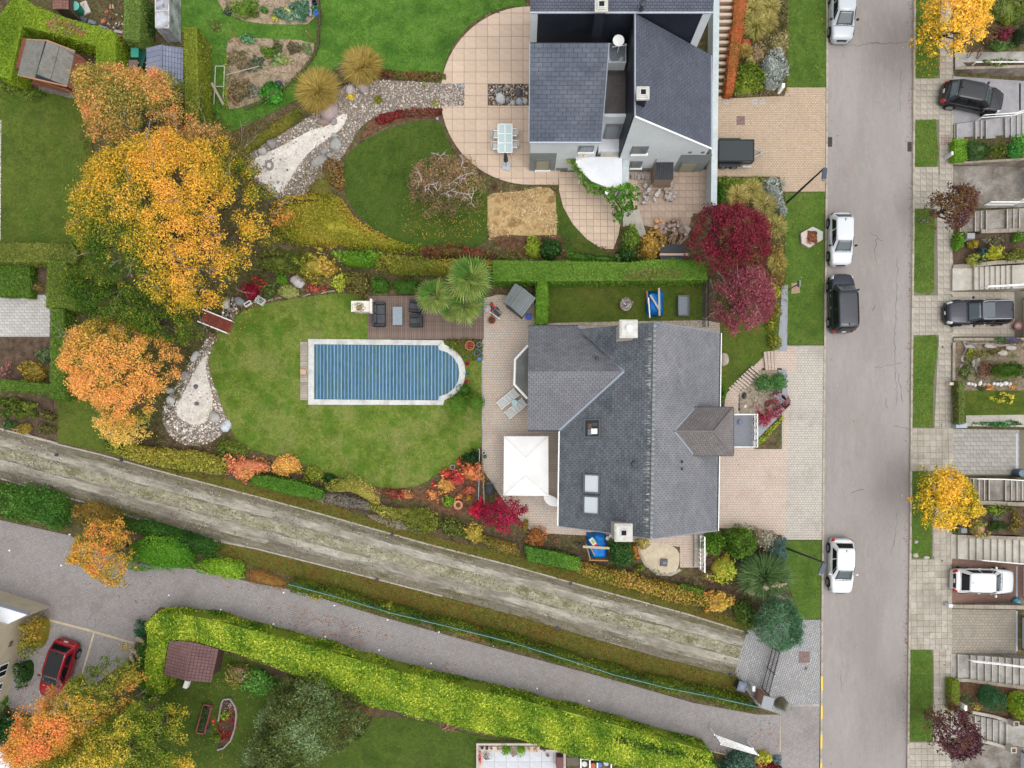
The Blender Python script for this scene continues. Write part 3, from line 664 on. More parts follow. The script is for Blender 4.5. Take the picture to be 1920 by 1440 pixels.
def wob(line,amp,seed):
 r=random.Random(seed);q=[]
 for a,b in zip(line,line[1:]):
  n=max(1,int(hypot(b[0]-a[0],b[1]-a[1])/14));q+=[(a[0]+(b[0]-a[0])*i/n+r.uniform(-amp,amp),a[1]+(b[1]-a[1])*i/n+r.uniform(-amp,amp))for i in range(n)]
 return q+[line[-1]]
zone('wheel_rut',pathband(wob(mid(.27),1.2,1),13),.064,RUT);zone('wheel_rut',pathband(wob(mid(.69),1.2,2),13),.064,RUT)
zone('track_crown',pathband(wob(mid(.48),2,3),20),.068,CROWN);zone('track_shoulder',pathband(wob(mid(.92),1.5,4),14),.064,TSH);zone('track_shoulder',pathband(wob(mid(.06),1.5,5),13),.064,TSH)
cover('gravel_chips',pathband(mid(.5),84),.02,K('96 90 76 150 143 126 190 183 168 120 113 98'),.066,26,.045,9,asp=.8,jit=.5,patch=.9)
cover('weeds',pathband(mid(.48),22),.05,K('96 104 50 128 128 76 166 160 112'),.068,26,.06,3,patch=.85)
cover('weeds',pathband(mid(.9),16),.05,K('86 92 40 120 112 66 150 142 98'),.064,22,.06,4,patch=.7)
cover('weeds',pathband(mid(.08),14),.05,K('86 92 40 120 112 66 150 142 98'),.064,20,.06,4,patch=.7)
CH=mat('track_kerb',[C(160,152,140),C(176,168,156)],2,12,.15,.9,.3)
zone('track_kerb',pathband(TT[1:],2.6),.085,CH);zone('track_kerb',pathband([(x,y)for x,y in TB[:9]],2.6),.085,CH)
NS=band(Q('290 876 480 905 600 938 700 975 860 1018 960 1035 1100 1075 1250 1122 1400 1165'),[(x,y-1)for x,y in TT[4:]])
zone('leafy_grass_strip',NS,.072,STRIP);cover('grass',NS,.06,K('70 84 18 92 96 28 110 84 34'),.072,100,.05,8)
SSB=Q('215 975 330 1022 480 1062 560 1085 700 1128 860 1172 960 1200 1150 1256 1300 1296 1384 1312')
SS=band([(x,y+2)for x,y in TB[4:]],SSB)
zone('leafy_grass_strip',SS,.072,STRIP);cover('grass',SS,.06,K('70 84 18 100 92 26 126 84 34 88 96 28'),.072,100,.05,9)
SS2=Q('105 834 187 853 290 882 240 850 195 820 108 828')
# brick lane
LANE=Q('-140 950 0 975 130 1004 250 1056 370 1068 480 1094 560 1108 700 1152 860 1197 960 1224 1150 1275 1300 1318 1420 1340 1466 1340 1466 1520 1430 1432 1340 1408 1150 1358 960 1305 800 1262 640 1215 480 1165 300 1138 262 1180 245 1235 90 1345 30 1345 -20 1270 -140 1130')
zone('brick_lane',LANE,.062,BRLANE)
EDG=mat('pale_edging',[C(188,172,142),C(204,190,162)],2,12,.1,.9,.3)
zone('lane_edging',pathband(Q('60 1158 85 1161 160 1180 250 1206'),4.0),.068,EDG);zone('parking_line',pathband(Q('176 1187 165 1225 152 1270'),3.0),.068,EDG)
zone('lane_edging',pathband(Q('960 1310 860 1282 1060 1338 1340 1410 1440 1436')[0:1]+Q('1060 1338 1340 1410 1462 1440'),2.2),.068,EDG)
zone('lane_edging',pathband([(1464.5,1338),(1463,1410)],2.2),.068,EDG)
LEAFP=K('150 82 44 176 96 48 124 70 40 190 120 60')
# fallen leaves
for poly,d,pt in[(Q('480 1140 700 1205 860 1250 860 1268 700 1222 480 1158'),46,.85),(Q('480 1120 640 1160 800 1215 800 1225 640 1180 480 1135'),40,.7),(Q('960 1292 1150 1345 1340 1395 1440 1425 1440 1436 1340 1410 1150 1360 960 1306'),55,1.1),(Q('380 1072 480 1094 480 1110 380 1090'),14,.6),(Q('160 1060 300 1080 260 1210 160 1190'),8,.6),(Q('60 1180 105 1180 60 1340 30 1340'),22,.9),(Q('1404 1375 1455 1345 1462 1400 1404 1410'),20,.6),(Q('640 1220 900 1290 960 1305 960 1318 640 1228'),30,1)]:
 cover('fallen_leaves',poly,.02,LEAFP,.064,d,.05,patch=pt)
cover('fallen_leaves',SS,.05,K('150 84 34 176 104 36 120 74 34'),.09,16,.05,4,patch=.9)
cover('fallen_leaves',NS,.05,K('140 84 34 166 104 36 120 74 34'),.09,9,.05,4,patch=.9)
rk=[(edge(RR,y)-7,y)for y in range(-20,1460,60)];rk2=[(edge(RR,y)+1,y)for y in range(-20,1460,60)]
cover('fallen_leaves',band(rk,rk2),.02,K('130 84 56 150 96 60 110 64 50'),.004,60,.045,patch=.95)
cover('fallen_leaves',Q('1560 -20 1700 -20 1690 1440 1550 1440'),.01,K('190 130 80 206 150 90 150 90 60'),.004,.22,.06)
for p in VERG:cover('fallen_leaves',p,.05,K('150 90 50 190 130 60 120 66 60'),.12,3,.05)
for p in(Q('1476 -20 1549 -20 1548 163 1476 163'),Q('1472 362 1546 360 1544 646 1478 646')):cover('fallen_leaves',p,.05,K('180 130 60 200 150 80'),.11,.7,.05)
cover('fallen_leaves',Q('1362 640 1440 700 1465 1000 1350 980'),.01,K('170 110 70 120 80 60'),.09,.4,.05)
cover('fallen_leaves',Q('1715 0 1760 0 1787 100 1760 148 1714 148'),.05,K('232 170 40 214 140 40'),.118,14,.06)
# birch leaves on the oval lawn, leaves round the bottom garden
cover('fallen_leaves',ell(835,405,85,55,0,20,.1),.04,K('196 150 50 214 170 70 160 112 40'),.075,28,.045,5)
cover('fallen_leaves',Q('310 1260 380 1240 470 1300 470 1440 330 1440'),.04,K('196 150 70 180 110 50'),.075,7,.05,5)
cover('fallen_leaves',Q('395 580 470 560 520 590 430 650'),.04,K('196 150 50 214 130 40'),.075,9,.05,6)
# terraces
semi=[(994-168*sin(a),179-167*cos(a))for a in[i*pi/36 for i in range(37)]]
GAPL=rect(826,157,870,198);GAPR=rect(916,158,991,198)
patio=structure(MP(PP(semi+[(1060,346),(1060,12)]),-.04,.06,GROUT).build('terrace',GROUT))
def sub(poly,x0,y0,x1,y1):return clip(poly,[(x0,y0),(x1,y0),(x1,y1),(x0,y1)])
BIG=semi+[(1050,346),(1050,12)]
n=0
for x0,y0,x1,y1 in((800,-10,1062,157),(870,157,916,198),(800,198,1062,350)):
 g=sub(BIG,x0,y0,x1,y1);n+=paving(patio,g,.1,.85,.85,TILE,0,'patio_tile',.02,.04,0,300-n,(870.2,157))
LOW=Q('1048 322 1195 322 1195 388 1166 400 1160 440 1150 467 1128 466 1100 448 1074 420 1056 388 1048 356')
ter2=structure(MP(PP(LOW),-.04,.062,GROUT).build('terrace',GROUT));paving(ter2,LOW,.102,.5,.5,TILE,0,'patio_tile',.02,.04,0,300,(1048,346))
LOW2=Q('1195 318 1334 318 1334 398 1300 400 1286 440 1195 420')
ter3=structure(MP(PP(LOW2),-.04,.062,GROUT).build('terrace',GROUT));TILE2=mat('worn_patio_tile',[C(170,150,134),C(188,168,150)],1.2,12,.1,.9,.2,piece=.08,stains=[(C(138,116,102),.6,.5,.7)],sscale=.7)
paving(ter3,LOW2,.102,.5,.5,TILE2,0,'patio_tile',.016,.04,0,150,(1195,318))
for p in(GAPL,GAPR):zone('planting_gap',p,.05+.02,SOILD)
zone('patio',Q('905 636 905 560 935 552 1000 560 1010 606 1100 604 1320 600 1350 606 1350 640 1000 640 1060 800 1060 1000 1000 1000 985 985 945 940 905 880'),.08,BRPATIO)
zone('patio',Q('1040 985 1200 985 1345 985 1345 1000 1315 1064 1275 1064 1275 1025 1215 1020 1100 1004 985 998'),.078,BRPINK)
zone('patio_edging',pathband(Q('905 640 904 700 905 870 908 950'),2.2),.1,CONC)
zone('sand_patch',smooth(Q('1195 1014 1274 1022 1274 1066 1258 1076 1230 1074 1208 1058 1196 1035'),2),.086,mat('sand',[C(192,178,152),C(206,194,168)],1.5,14,.12,.95,.5))
zone('paved_ring',pathband(smooth(Q('1197 1016 1199 1036 1210 1058 1232 1076 1258 1078 1276 1068'),0),5),.09,SLAB)
zone('side_path',Q('1360 740 1378 722 1432 668 1470 650 1482 656 1482 690 1430 690 1386 733 1384 770 1358 770'),.087,BRPINK)
zone('side_slab',Q('1466 534 1477.5 534 1476 658 1457 658 1463 590'),.11,plain('bluestone',C(146,150,156),.7))
# left plot
zone('courtyard',Q('-40 552 96 552 94 632 -40 632'),.06,plain('cobble_joint',C(120,116,112),.95))
cy=bpy.data.objects['courtyard'];paving(cy,Q('-10 553 95 553 93 631 -10 631'),.085,.36,.21,PAVEW,0,'cobble',.016,.03,.5,300,None,.004)
zone('bed_soil',Q('-40 632 92 632 90 720 -40 716'),.058,SOILD);zone('bed_soil',Q('-40 742 100 748 108 830 -40 800'),.056,SOILD);zone('bed_soil',Q('50 492 85 492 84 552 50 552'),.06,SOILD)
zone('cobble_strip',Q('-40 225 3 225 1 450 -40 450'),.085,brick('cobble_setts',C(206,200,194),C(190,184,178),C(120,112,104),.22,.14,1.57,msize=.02))
zone('track_edging',pathband(Q('8 800 30 806 60 818 108 831'),2.0),.1,CH)
# house materials
RWEST=mat('dark_shaded_slates',[C(88,93,99),C(106,111,117),C(120,123,128)],.5,9,.16,.8,.2,piece=.14,stains=[(C(76,81,86),.6,.48,.66),(C(136,138,140),.45,.54,.72)],sscale=.5)  # algae-dark west slates; the slope's shade is put into the colour too
REAST=mat('light_roof_slates',[C(118,119,123),C(126,127,131),C(134,134,138)],.4,10,.12,.8,.2,piece=.09,stains=[(C(158,152,150),.4,.55,.72)],sscale=.7)
RWING=mat('grey_roof_slates',[C(112,114,118),C(124,125,129)],.5,10,.12,.8,.2,piece=.14,stains=[(C(92,94,98),.5,.52,.7)],sscale=.6)
RWINGS=mat('pale_roof_slates',[C(122,122,127),C(130,130,135)],.5,10,.1,.8,.2,piece=.09)
RDORM=mat('brown_roof_slates',[C(118,112,110),C(126,121,119)],.5,10,.12,.8,.2,piece=.1)
RTOP=mat('blue_roof_slates',[C(86,92,104),C(95,101,113),C(104,109,119)],.6,12,.1,.7,.2,piece=.09,stains=[(C(118,122,130),.4,.56,.72)],sscale=.7)
RTOP2=mat('fine_roof_slates',[C(86,90,102),C(94,98,110)],.8,16,.1,.75,.2,piece=.1)
BLACKW=mat('black_slate_cladding',[C(34,38,48),C(44,48,58)],.6,12,.2,.5,.2)
ZINC=plain('zinc',C(168,176,186),.45,.3);GUT=plain('gutter_dark',C(58,62,68),.5);WTP=plain('white_paint',C(236,236,232,1),.55,piece=0)
RENDER=mat('white_render',[C(212,217,218),C(222,226,227)],.5,12,.05,.9,.1,stains=[(C(190,192,188),.35,.54,.75)],sscale=.4);GREYR=mat('grey_render',[C(132,138,136),C(142,148,146)],.5,12,.06,.9,.1)
PALEBR=mat('pale_brick_wall',[C(176,166,156),C(192,184,174)],1.0,12,.14,.9,.3)
FLATR=mat('wet_flat_roof',[C(46,42,40),C(66,58,52),C(54,52,50)],.6,8,.2,.35,.1,spec=.5,stains=[(C(92,98,104),.5,.56,.7)],sscale=.6)
WHROOF=mat('white_flat_roof',[C(226,228,232),C(234,236,240)],.6,8,.05,.8,.1)
GLASS=plain('window_glass',C(110,120,124),.08,0,.9,grain=.2);GLASSD=plain('dark_glass',C(34,38,40),.1,0,.4,grain=.2);BLIND=plain('white_blind',C(216,222,224),.5,grain=.04)
FRAMEG=plain('grey_window_frame',C(120,124,128),.5);SKF=plain('skylight_frame',C(104,108,114),.4,.3);CAPST=mat('chimney_cap',[C(196,194,186),C(212,210,204)],2,14,.12,.9,.3,stains=[(C(150,140,100),.5,.56,.7)],sscale=1.5);OPENING_DARK=plain('opening_dark',C(24,24,26),.95)  # near-black: the dark inside flues, drains and lifting holes put into colour
MOSSY=mat('algae_glass_roof',[C(52,58,56),C(66,70,66),C(84,86,74)],1.2,10,.25,.3,.1,spec=.6)
def planeof(a,b,c):
 a,b,c=Vc(a),Vc(b),Vc(c);n=(b-a).cross(c-a).normalized();return a,(n if n.z>0 else-n)
def onp(px,py,pl,up=0.0):
 o=Vc((0,0,H));d=Vc(((px-NX)/FPX,(NY-py)/FPX,-1));t=(pl[0]-o).dot(pl[1])/d.dot(pl[1]);return o+d*t+pl[1]*up
def panel(par,name,pts_px,pl,th,m,up):
 return MB().plane([onp(x,y,pl,up)for x,y in pts_px][::-1],th,m).build(name,m,par)
def strip(par,name,a,b,wd,pl,m,up=.05,th=.06):
 """a flat strip lying on a roof plane between two points"""
 a,b=Vc(a),Vc(b);s=pl[1].cross((b-a).normalized())*wd/2;q=[a-s,b-s,b+s,a+s];q=[x+pl[1]*up for x in q]
 return MB().plane(q,th,m).build(name,m,par)
# the slate house with the pool
E0,E1,R1,R0=P3(1349,624,3.6),P3(1343.5,995,3.6),P3(1221.5,1010,8.4),P3(1228,604,8.4)
W1,W0=P3(1047.5,986,3.6),P3(1050,806,3.6)
plE=planeof(E0,E1,R1);plW=planeof(R0,R1,W1)
hs=thing('slate_house','large house with dark and light grey slate roof slopes beside the swimming pool','house',(P(1200,800)[0],P(1200,800)[1],.05))
VA=onp(1171,696,plW);VN=onp(1085,617,plW);zr=VA.z
G0=P3(990,697,zr);GN,GS=P3(991,612,3.6),P3(990,806,3.6);VNe=P3(1085,612,3.6)
plN=planeof(GN,P3(1085,612,3.6),G0);plS=planeof(GS,W0,G0)
roofplane(hs,[R0,E0,E1,R1][::-1],REAST,'light_roof_slope',.28,.2,.012,tname='roof_slate')
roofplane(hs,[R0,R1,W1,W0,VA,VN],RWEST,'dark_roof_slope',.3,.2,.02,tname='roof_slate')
roofplane(hs,[GN,G0,VA,VNe],RWING,'wing_roof_slope',.34,.2,.018,tname='roof_slate');roofplane(hs,[G0,GS,W0,VA],RWINGS,'wing_roof_slope',.3,.2,.012,tname='roof_slate')
for a,b,pl in((Vc(VNe),VA,plN),(VA,Vc(W0),plS)):strip(hs,'valley_flashing',a,b,.26,pl,ZINC,.07)
# ridge tiles, one after another
RIDGE=mat('ridge_tile',[C(112,116,120),C(128,130,132)],2,14,.12,.8,.3,piece=.1,stains=[(C(196,196,186),.6,.55,.66)],sscale=1.6)
a,b=Vc(R0),Vc(R1);n=44;base=None
for i in range(n):
 c=a.lerp(b,(i+.5)/n)+Vc((0,0,.03))
 if base is None:o=base=MP([(-.09,-.16),(.09,-.16),(.09,.16),(-.09,.16)],lambda x,y:-.06-abs(x)*.5,lambda x,y:.04-abs(x)*.5).build('ridge_tile',RIDGE,hs,world=False)
 else:o=copy_of(base,hs)
 o.location=c-hs.location;o.rotation_euler=(0,0,atan2(b.y-a.y,b.x-a.x)+pi/2)
ALG=mat('lichen_streak',[C(166,166,156),C(196,196,184)],3,20,.3,.95,0);r=random.Random(3)
lb=MB()
for i in range(150):
 y=r.uniform(625,1000);x0=1227-(y-604)*.016;ln=r.uniform(1.5,7)if r.random()<.8 else r.uniform(6,13);wv=r.uniform(.3,.9);x1=x0-3-r.random()*3
 q=[onp(x,yy,plW,.034)for x,yy in((x1,y-wv),(x1,y+wv),(x1-ln,y+wv*.4),(x1-ln,y-wv*.4))];lb.add(q,[(0,1,2,3)])
stuff(lb.build('lichen_streaks',ALG,hs))
# walls
def wallring(par,name,pts,z1,m,z0=0.0):return MP(pts,z0,z1,m).build(name,m,par)
def sh(p,dx,dy):return(p[0]+dx,p[1]+dy)
wallring(hs,'outer_wall',[sh(E0,-.5,-.4),sh(E1,-.5,.5),sh(W1,.5,.4),sh(W0,.5,.2),sh(GS,.5,.45),sh(GN,.5,-.45),sh(P(1085,612,3.6),0,-.45),sh(P(1085,620,3.6),.2,-.35)][::-1],3.45,PALEBR)
def gable(par,a,b,top,zb,m,th=.3,dy=0):
 """triangular gable wall under two slopes"""
 a,b,top=Vc(a),Vc(b),Vc(top);d=Vc((b.x-a.x,b.y-a.y,0)).normalized();nrm=Vc((-d.y,d.x,0))*th
 v=[Vc((a.x,a.y,zb)),Vc((b.x,b.y,zb)),top];MB().plane(v,th).build('gable_wall',m,par)
gable(hs,Vc(W1)+Vc((.6,.5,0)),Vc(E1)+Vc((-.6,.5,0)),Vc(R1)+Vc((0,.6,-.3)),3.45,PALEBR);gable(hs,Vc(E0)+Vc((-.6,-.5,0)),Vc(VN)+Vc((.3,-.4,-VN.z+3.4)),Vc(R0)+Vc((0,-.6,-.3)),3.45,PALEBR)
gable(hs,Vc(GN)+Vc((.6,-.5,0)),Vc(GS)+Vc((.6,.5,0)),Vc(G0)+Vc((.6,0,-.3)),3.45,PALEBR)
def gutter(par,a,b,m=GUT,r_=.06,dz=-.02):return MT([Vc(a)+Vc((0,0,dz)),Vc(b)+Vc((0,0,dz))],r_,7).build('gutter',m,par)
gutter(hs,sh(E0,.06,0)+(3.58,),sh(E1,.06,0)+(3.58,));gutter(hs,sh(GN,0,.05)+(3.58,),sh(VNe,0,.05)+(3.58,),GUT);gutter(hs,sh(GS,0,-.05)+(3.58,),sh(W0,-.05,-.05)+(3.58,),GUT);gutter(hs,sh(W0,-.05,-.1)+(3.58,),sh(W1,-.05,0)+(3.58,),WTP)
for a,b in((sh(E1,.1,-.02)+(3.6,),sh(E0,.1,0)+(3.6,)),):MT([Vc(a)+Vc((.04,0,-.09)),Vc(b)+Vc((.04,0,-.09))],.05,6).build('fascia',WTP,hs)
# verge boards on the gable ends
for a,b in((W1,R1),(R1,E1),(E0,R0)):MT([Vc(a)+Vc((0,0,-.04)),Vc(b)+Vc((0,0,-.04))],.05,5).build('verge_trim',ZINC,hs)
def chimney(par,px,py,zt,wd,zb,cap,hole,stack=PALEBR,label=None,cw=.0):
 x,y=P(px,py,zt);g=MB()
 g.box((x,y,(zb+zt-.25)/2),(wd,wd,zt-.25-zb));st=g.build('chimney_stack',stack,par)
 cp=bevel(MX((x,y,zt-.15),(wd+.22,wd+.22,.2)).build('chimney_cap',cap,par),.03)
 MX((x,y,zt-.01),(wd+.02,wd+.02,.08)).build('chimney_slab',CAPST,par)
 if hole=='pot':
  ML((x,y,zt+.02),[(.2,0),(.17,.1),(.17,.3),(.13,.3),(.13,.15)],16).build('chimney_pot',WTP,par)
 else:
  MX((x,y,zt+.035),(.3,.3,.02)).build('flue_opening',OPENING_DARK,par)
  for dx,dy,sx,sy in((0,.18,.42,.06),(0,-.18,.42,.06),(.18,0,.06,.3),(-.18,0,.06,.3)):MX((x+dx,y+dy,zt+.05),(sx,sy,.06)).build('flue_rim',cap,par)
chimney(hs,1179,616,9.2,.88,4.2,CAPST,'pot');chimney(hs,1169.5,999,9.2,.88,4.4,CAPST,'hole')
for px,py,s in((1119,672,.8),(1189,870,1.2)):
 c=onp(px,py,plN if px<1130 else plW);ML((c.x,c.y,c.z-.05),[(.17*s,0),(.17*s,.1),(.1*s,.18),(.1*s,.38),(.15*s,.38),(.15*s,.46),(.02,.5)],14).build('roof_vent',GUT,hs)
for px,py in((1278,866),(1278,879)):
 c=onp(px,py,plE);ML((c.x,c.y,c.z-.05),[(.1,0),(.1,.12),(.03,.2)],10).build('roof_vent',GUT,hs)
def skylight(par,px,py,wpx,hpx,pl,glass,extra=False):
 c=onp(px,py,pl);n=pl[1];dn=Vc((n.x,n.y,0));dn=(dn-n*dn.dot(n)).normalized();u=n.cross(dn)
 ax,ay=L(wpx,c.z)/max(abs(dn.x),.3)/2,L(hpx,c.z)/2;rot=Matrix((dn,u,n)).transposed()
 f=MB()
 for ox,oy,sx,sy in((0,ay-.05,ax*2,.1),(0,-ay+.05,ax*2,.1),(ax-.06,0,.12,ay*2-.2),(-ax+.06,0,.12,ay*2-.2)):f.box(c+dn*ox+u*oy+n*.07,(sx,sy,.14),0,None,rot)
 fr=f.build('skylight_frame',SKF,par);q=MX(c+n*.06,(ax*2-.24,ay*2-.2,.03),0,None,rot).build('skylight_pane',glass,fr,False)
 if extra:
  for ox,oy,sx,sy,m in((-.15,.2,.5,.35,WTP),(.2,-.15,.3,.3,plain('room_brown',C(110,84,70),.6)),(.22,.25,.28,.4,FRAMEG),(-.2,-.25,.4,.2,MOSSY)):
   MX(c+n*.08+dn*ox+u*oy,(sx,sy,.012),0,None,rot).build('room_glimpse',m,fr,False)
 return fr
skylight(hs,1112,803,29,36,plW,GLASSD,True);skylight(hs,1111,907,29,37,plW,BLIND);skylight(hs,1110,947,29,36,plW,BLIND)
for o in[o for o in bpy.data.objects if o.name.startswith(('skylight_pane','room_glimpse'))]:o.matrix_parent_inverse=Matrix.Identity(4)
# hipped entrance bay on the street side
plD0=5.5;D=lambda x,y,z=plD0:P3(x,y,z)
dA,dB=onp(1264,808,plE),None;zD=dA.z;dR=P3(1338,808.5,zD)
d1,d2,d3,d4=D(1375,764),D(1375,854),D(1299,854),D(1299,764)
vN,vS=onp(1300,768,plE,.02),onp(1298,850,plE,.02)
roofplane(hs,[d4,dA,dR,d1][::1],RDORM,'bay_roof_slope',.26,.18,.012,tname='roof_slate');roofplane(hs,[dA,d3,d2,dR],RDORM,'bay_roof_slope',.26,.18,.012,tname='roof_slate');roofplane(hs,[dR,d2,d1],RDORM,'bay_hip_slope',.26,.18,.012,tname='roof_slate')
for a,b in((dR,d1),(dR,d2),(dA,dR)):MT([Vc(a)+Vc((0,0,.03)),Vc(b)+Vc((0,0,.03))],.05,6).build('hip_cap',plain('hip_grey',C(122,112,108),.7),hs)
strip(hs,'valley_flashing',vN,dA,.2,plE,ZINC,.06);strip(hs,'valley_flashing',dA,vS,.2,plE,ZINC,.06)
for a,b in((d4,d1),(d1,d2),(d2,d3)):gutter(hs,a,b,GUT,.06,-.04)
MP([sh(d1,-.25,-.25),sh(d4,-.2,-.25),sh(d3,-.2,.25),sh(d2,-.25,.25)],0,5.35).build('bay_wall',PALEBR,hs)
# balcony with its white rail
bz=2.9;bq=PP(rect(1372,778,1412,838),bz);MP(bq,bz-.2,bz,plain('balcony_floor',C(128,130,136),.8)).build('balcony_floor',MATS['balcony_floor'],hs)
rl=MB();(bx0,by1),(bx1,by0)=P(1372,778,bz),P(1412,838,bz)
for z in(.35,1.0):rl.tube([(bx0,by1,bz+z),(bx1,by1,bz+z),(bx1,by0,bz+z),(bx0,by0,bz+z)],.035,6)
for k in range(6):
 y=by1+(by0-by1)*k/5;rl.box((bx1,y,bz+.5),(.06,.06,1.0))
for k in range(5):
 ya,yb=by1+(by0-by1)*k/5,by1+(by0-by1)*(k+1)/5;rl.tube([(bx1,ya,bz+.38),(bx1,yb,bz+.97)],.022,5);rl.tube([(bx1,yb,bz+.38),(bx1,ya,bz+.97)],.022,5)
rl.build('balcony_rail',WTP,hs);pb=MB();pb.lathe((bx1-.9,by1-.5,bz),[(.12,0),(.16,.25),(.14,.25)],10);pb.build('balcony_pot',plain('blue_pot',C(90,110,140),.5),hs)
# flat glazed bay to the west
gz=2.8;gp=Q('990 648 966 674 964.5 721 989 747 1000 747 1000 648')
MP(PP(gp,gz),gz-.08,gz,MOSSY).build('bay_glass_roof',MOSSY,hs);MP([sh(p,.12,0)for p in PP(gp,gz)],.05,gz-.1,GLASSD).build('bay_glass_wall',GLASSD,hs)
f=MB();g4=[Vc((x,y,gz+.03))for x,y in PP(gp[:4],gz)];f.tube(g4,.09,6);f.build('bay_white_frame',WTP,hs)
# the white house at the top
th=thing('white_house','white rendered house with blue grey slate roofs beside the round tiled terrace','house',(P(1150,150)[0],P(1150,150)[1],.05))
Ys,Yn=28325/FPX*1.0,37100/FPX
def wp(px,py,Y):
 z=H-Y*FPX/(NY-py);return((px-NX)*(H-z)/FPX,Y,z)
# left block
zs,zn=5.6,9.6;Ls=(NY-265)*(H-zs)/FPX;Ln=(NY-80.5)*(H-zn)/FPX;xl=(992.5-NX)*(H-zs)/FPX;xr=(1127-NX)*(H-zs)/FPX
l0,l1,l2,l3=(xl,Ls,zs),(xr,Ls,zs),(xr+.02,Ln,zn),(xl,Ln,zn)
roofplane(th,[l0,l1,l2,l3],RTOP,'slate_roof_slope',.52,.265,.022,parts=True,tname='slate',limit=300)
m_=MB();m_.add([(xl+.1,Ls+.12,0),(xr-.1,Ls+.12,0),(xr-.1,Ln-.1,0),(xl+.1,Ln-.1,0),(xl+.1,Ls+.12,zs-.05),(xr-.1,Ls+.12,zs-.05),(xr-.1,Ln-.1,zn-.15),(xl+.1,Ln-.1,zn-.15)],[(0,1,5,4),(1,2,6,5),(2,3,7,6),(3,0,4,7)]);m_.build('left_block_wall',RENDER,th)
gutter(th,(xl,Ls-.06,zs-.02),(xr,Ls-.06,zs-.02),ZINC,.08);MT([(xr+.04,Ls,zs),(xr+.06,Ln,zn)],.035,5).build('verge_trim',ZINC,th);MT([(xl-.02,Ls,zs),(xl-.02,Ln,zn)],.04,5).build('verge_trim',ZINC,th)
def onwall(name,x0,y0,x1,y1,Y,m,proud=.02,th_=.05,par=th):
 a,b=wp(x0,y1,Y),wp(x1,y0,Y);xa=wp(x0,(y0+y1)/2,Y)[0];xb=wp(x1,(y0+y1)/2,Y)[0]
 return MX(((xa+xb)/2,Y-proud+th_/2,(a[2]+b[2])/2),(abs(xb-xa),th_,abs(b[2]-a[2]))).build(name,m,par)
def window(x0,y0,x1,y1,Y,frame=FRAMEG,glass=GLASS,proud=.05):
 f=onwall('window',x0,y0,x1,y1,Y,frame,proud,.1);px,py=(x1-x0)*.1,(y1-y0)*.12
 g=onwall('window_pane',x0+px,y0+py,x1-px,y1-py,Y,glass,proud+.015,.02,None);child(g,f,False);g.matrix_parent_inverse=Matrix.Translation(-th.location)if False else Matrix.Identity(4)
 s=onwall('window_sill',x0-.5,y1-1.2,x1+.5,y1+.3,Y,WTP,proud+.08,.14,None);child(s,f,False)
 return f
Yl=Ls+.12
onwall('grey_wall_panel',992.6,287,1042,322,Yl,GREYR,.012,.02);onwall('grey_wall_panel',1042,315,1064,322.5,Yl,GREYR,.012,.02)
window(1003,299,1031,319,Yl,FRAMEG,plain('curtained_glass',C(150,150,128),.15));window(1084,273,1113,285,Yl)
for px in(1088,1098):onwall('wall_lamp',px-3,290.5,px+3,292.5,Yl,plain('lamp_glow_cover',C(236,214,170),.4),.1,.12)
# right block
zl,zr2=9.5,4.6;ax,bx=(1190.5-NX)*(H-zl)/FPX,(1334-NX)*(H-zr2)/FPX
q0,q1,q2,q3=(ax,Ys,zl),(bx,Ys,zr2),(bx,Yn,zr2),(ax,Yn,zl)
roofplane(th,[q0,q1,q2,q3],RTOP2,'slate_roof_slope',.26,.16,.01,tname='roof_slate')
w_=MB();w_.add([(ax,Ys+.1,0),(bx-.05,Ys+.1,0),(bx-.05,Ys+.1,zr2-.06),(ax,Ys+.1,zl-.06),(bx-.05,Yn,0),(bx-.05,Yn,zr2-.06)],[(0,1,2,3),(1,4,5,2)]);w_.build('right_block_wall',RENDER,th)
MX((ax-.02,(Ys+Yn)/2+.1,4.7),(.1,Yn-Ys-.1,9.3)).build('slate_clad_wall',BLACKW,th)
for a,b,m in((q0,q1,WTP),(q1,q2,ZINC),(q3,q0,ZINC)):MT([Vc(a)+Vc((0,-.03,.02)),Vc(b)+Vc((0,-.03,.02))],.055,5).build('verge_trim',m,th)
Yr=Ys+.1
window(1183,274,1214,289,Yr);window(1181,302,1203,315,Yr);onwall('grey_wall_panel',1268,290,1325,324,Yr,GREYR,.012,.02);window(1272,303,1306,324,Yr,FRAMEG,MATS['curtained_glass']);onwall('grey_wall_panel',1181,315,1240,324,Yr,GREYR,.014,.02)
for px in(1294,1318):onwall('wall_vent',px-3,284,px+3,287,Yr,FRAMEG,.03,.04)
onwall('downpipe',1224,297,1226,324,Yr,ZINC,.06,.06)
# small corner piece of the white wall between the blocks
pass
# upper block with its black wall
T=9.6;tx0,tx1=(994-NX)*(H-T)/FPX,(1337-NX)*(H-T)/FPX
u0,u1,u2,u3=(tx0,Yn+.05,T),(tx1,Yn+.05,T),(tx1,Yn+5,T+1.6),(tx0,Yn+5,T+1.6)
roofplane(th,[u0,u1,u2,u3],RTOP2,'slate_roof_slope',.26,.16,.01,tname='roof_slate');gutter(th,(tx0,Yn,T-.02),(tx1,Yn,T-.02),ZINC,.07)
MX(((tx0+tx1)/2,Yn+.3,T/2-.1),(tx1-tx0-.1,.4,T-.2)).build('black_gable_wall',BLACKW,th)
MX((tx0+.24,Yn+.06,T/2-.1),(.44,.1,T-.22)).build('white_wall_strip',RENDER,th);MX((tx1-.3,Yn+.06,T/2-.1),(.5,.1,T-.22)).build('white_wall_strip',RENDER,th)
MX(((tx0+tx1)/2,Yn+2.8,T/2),(tx1-tx0-.4,4.2,T-.4)).build('upper_block_wall',RENDER,th)
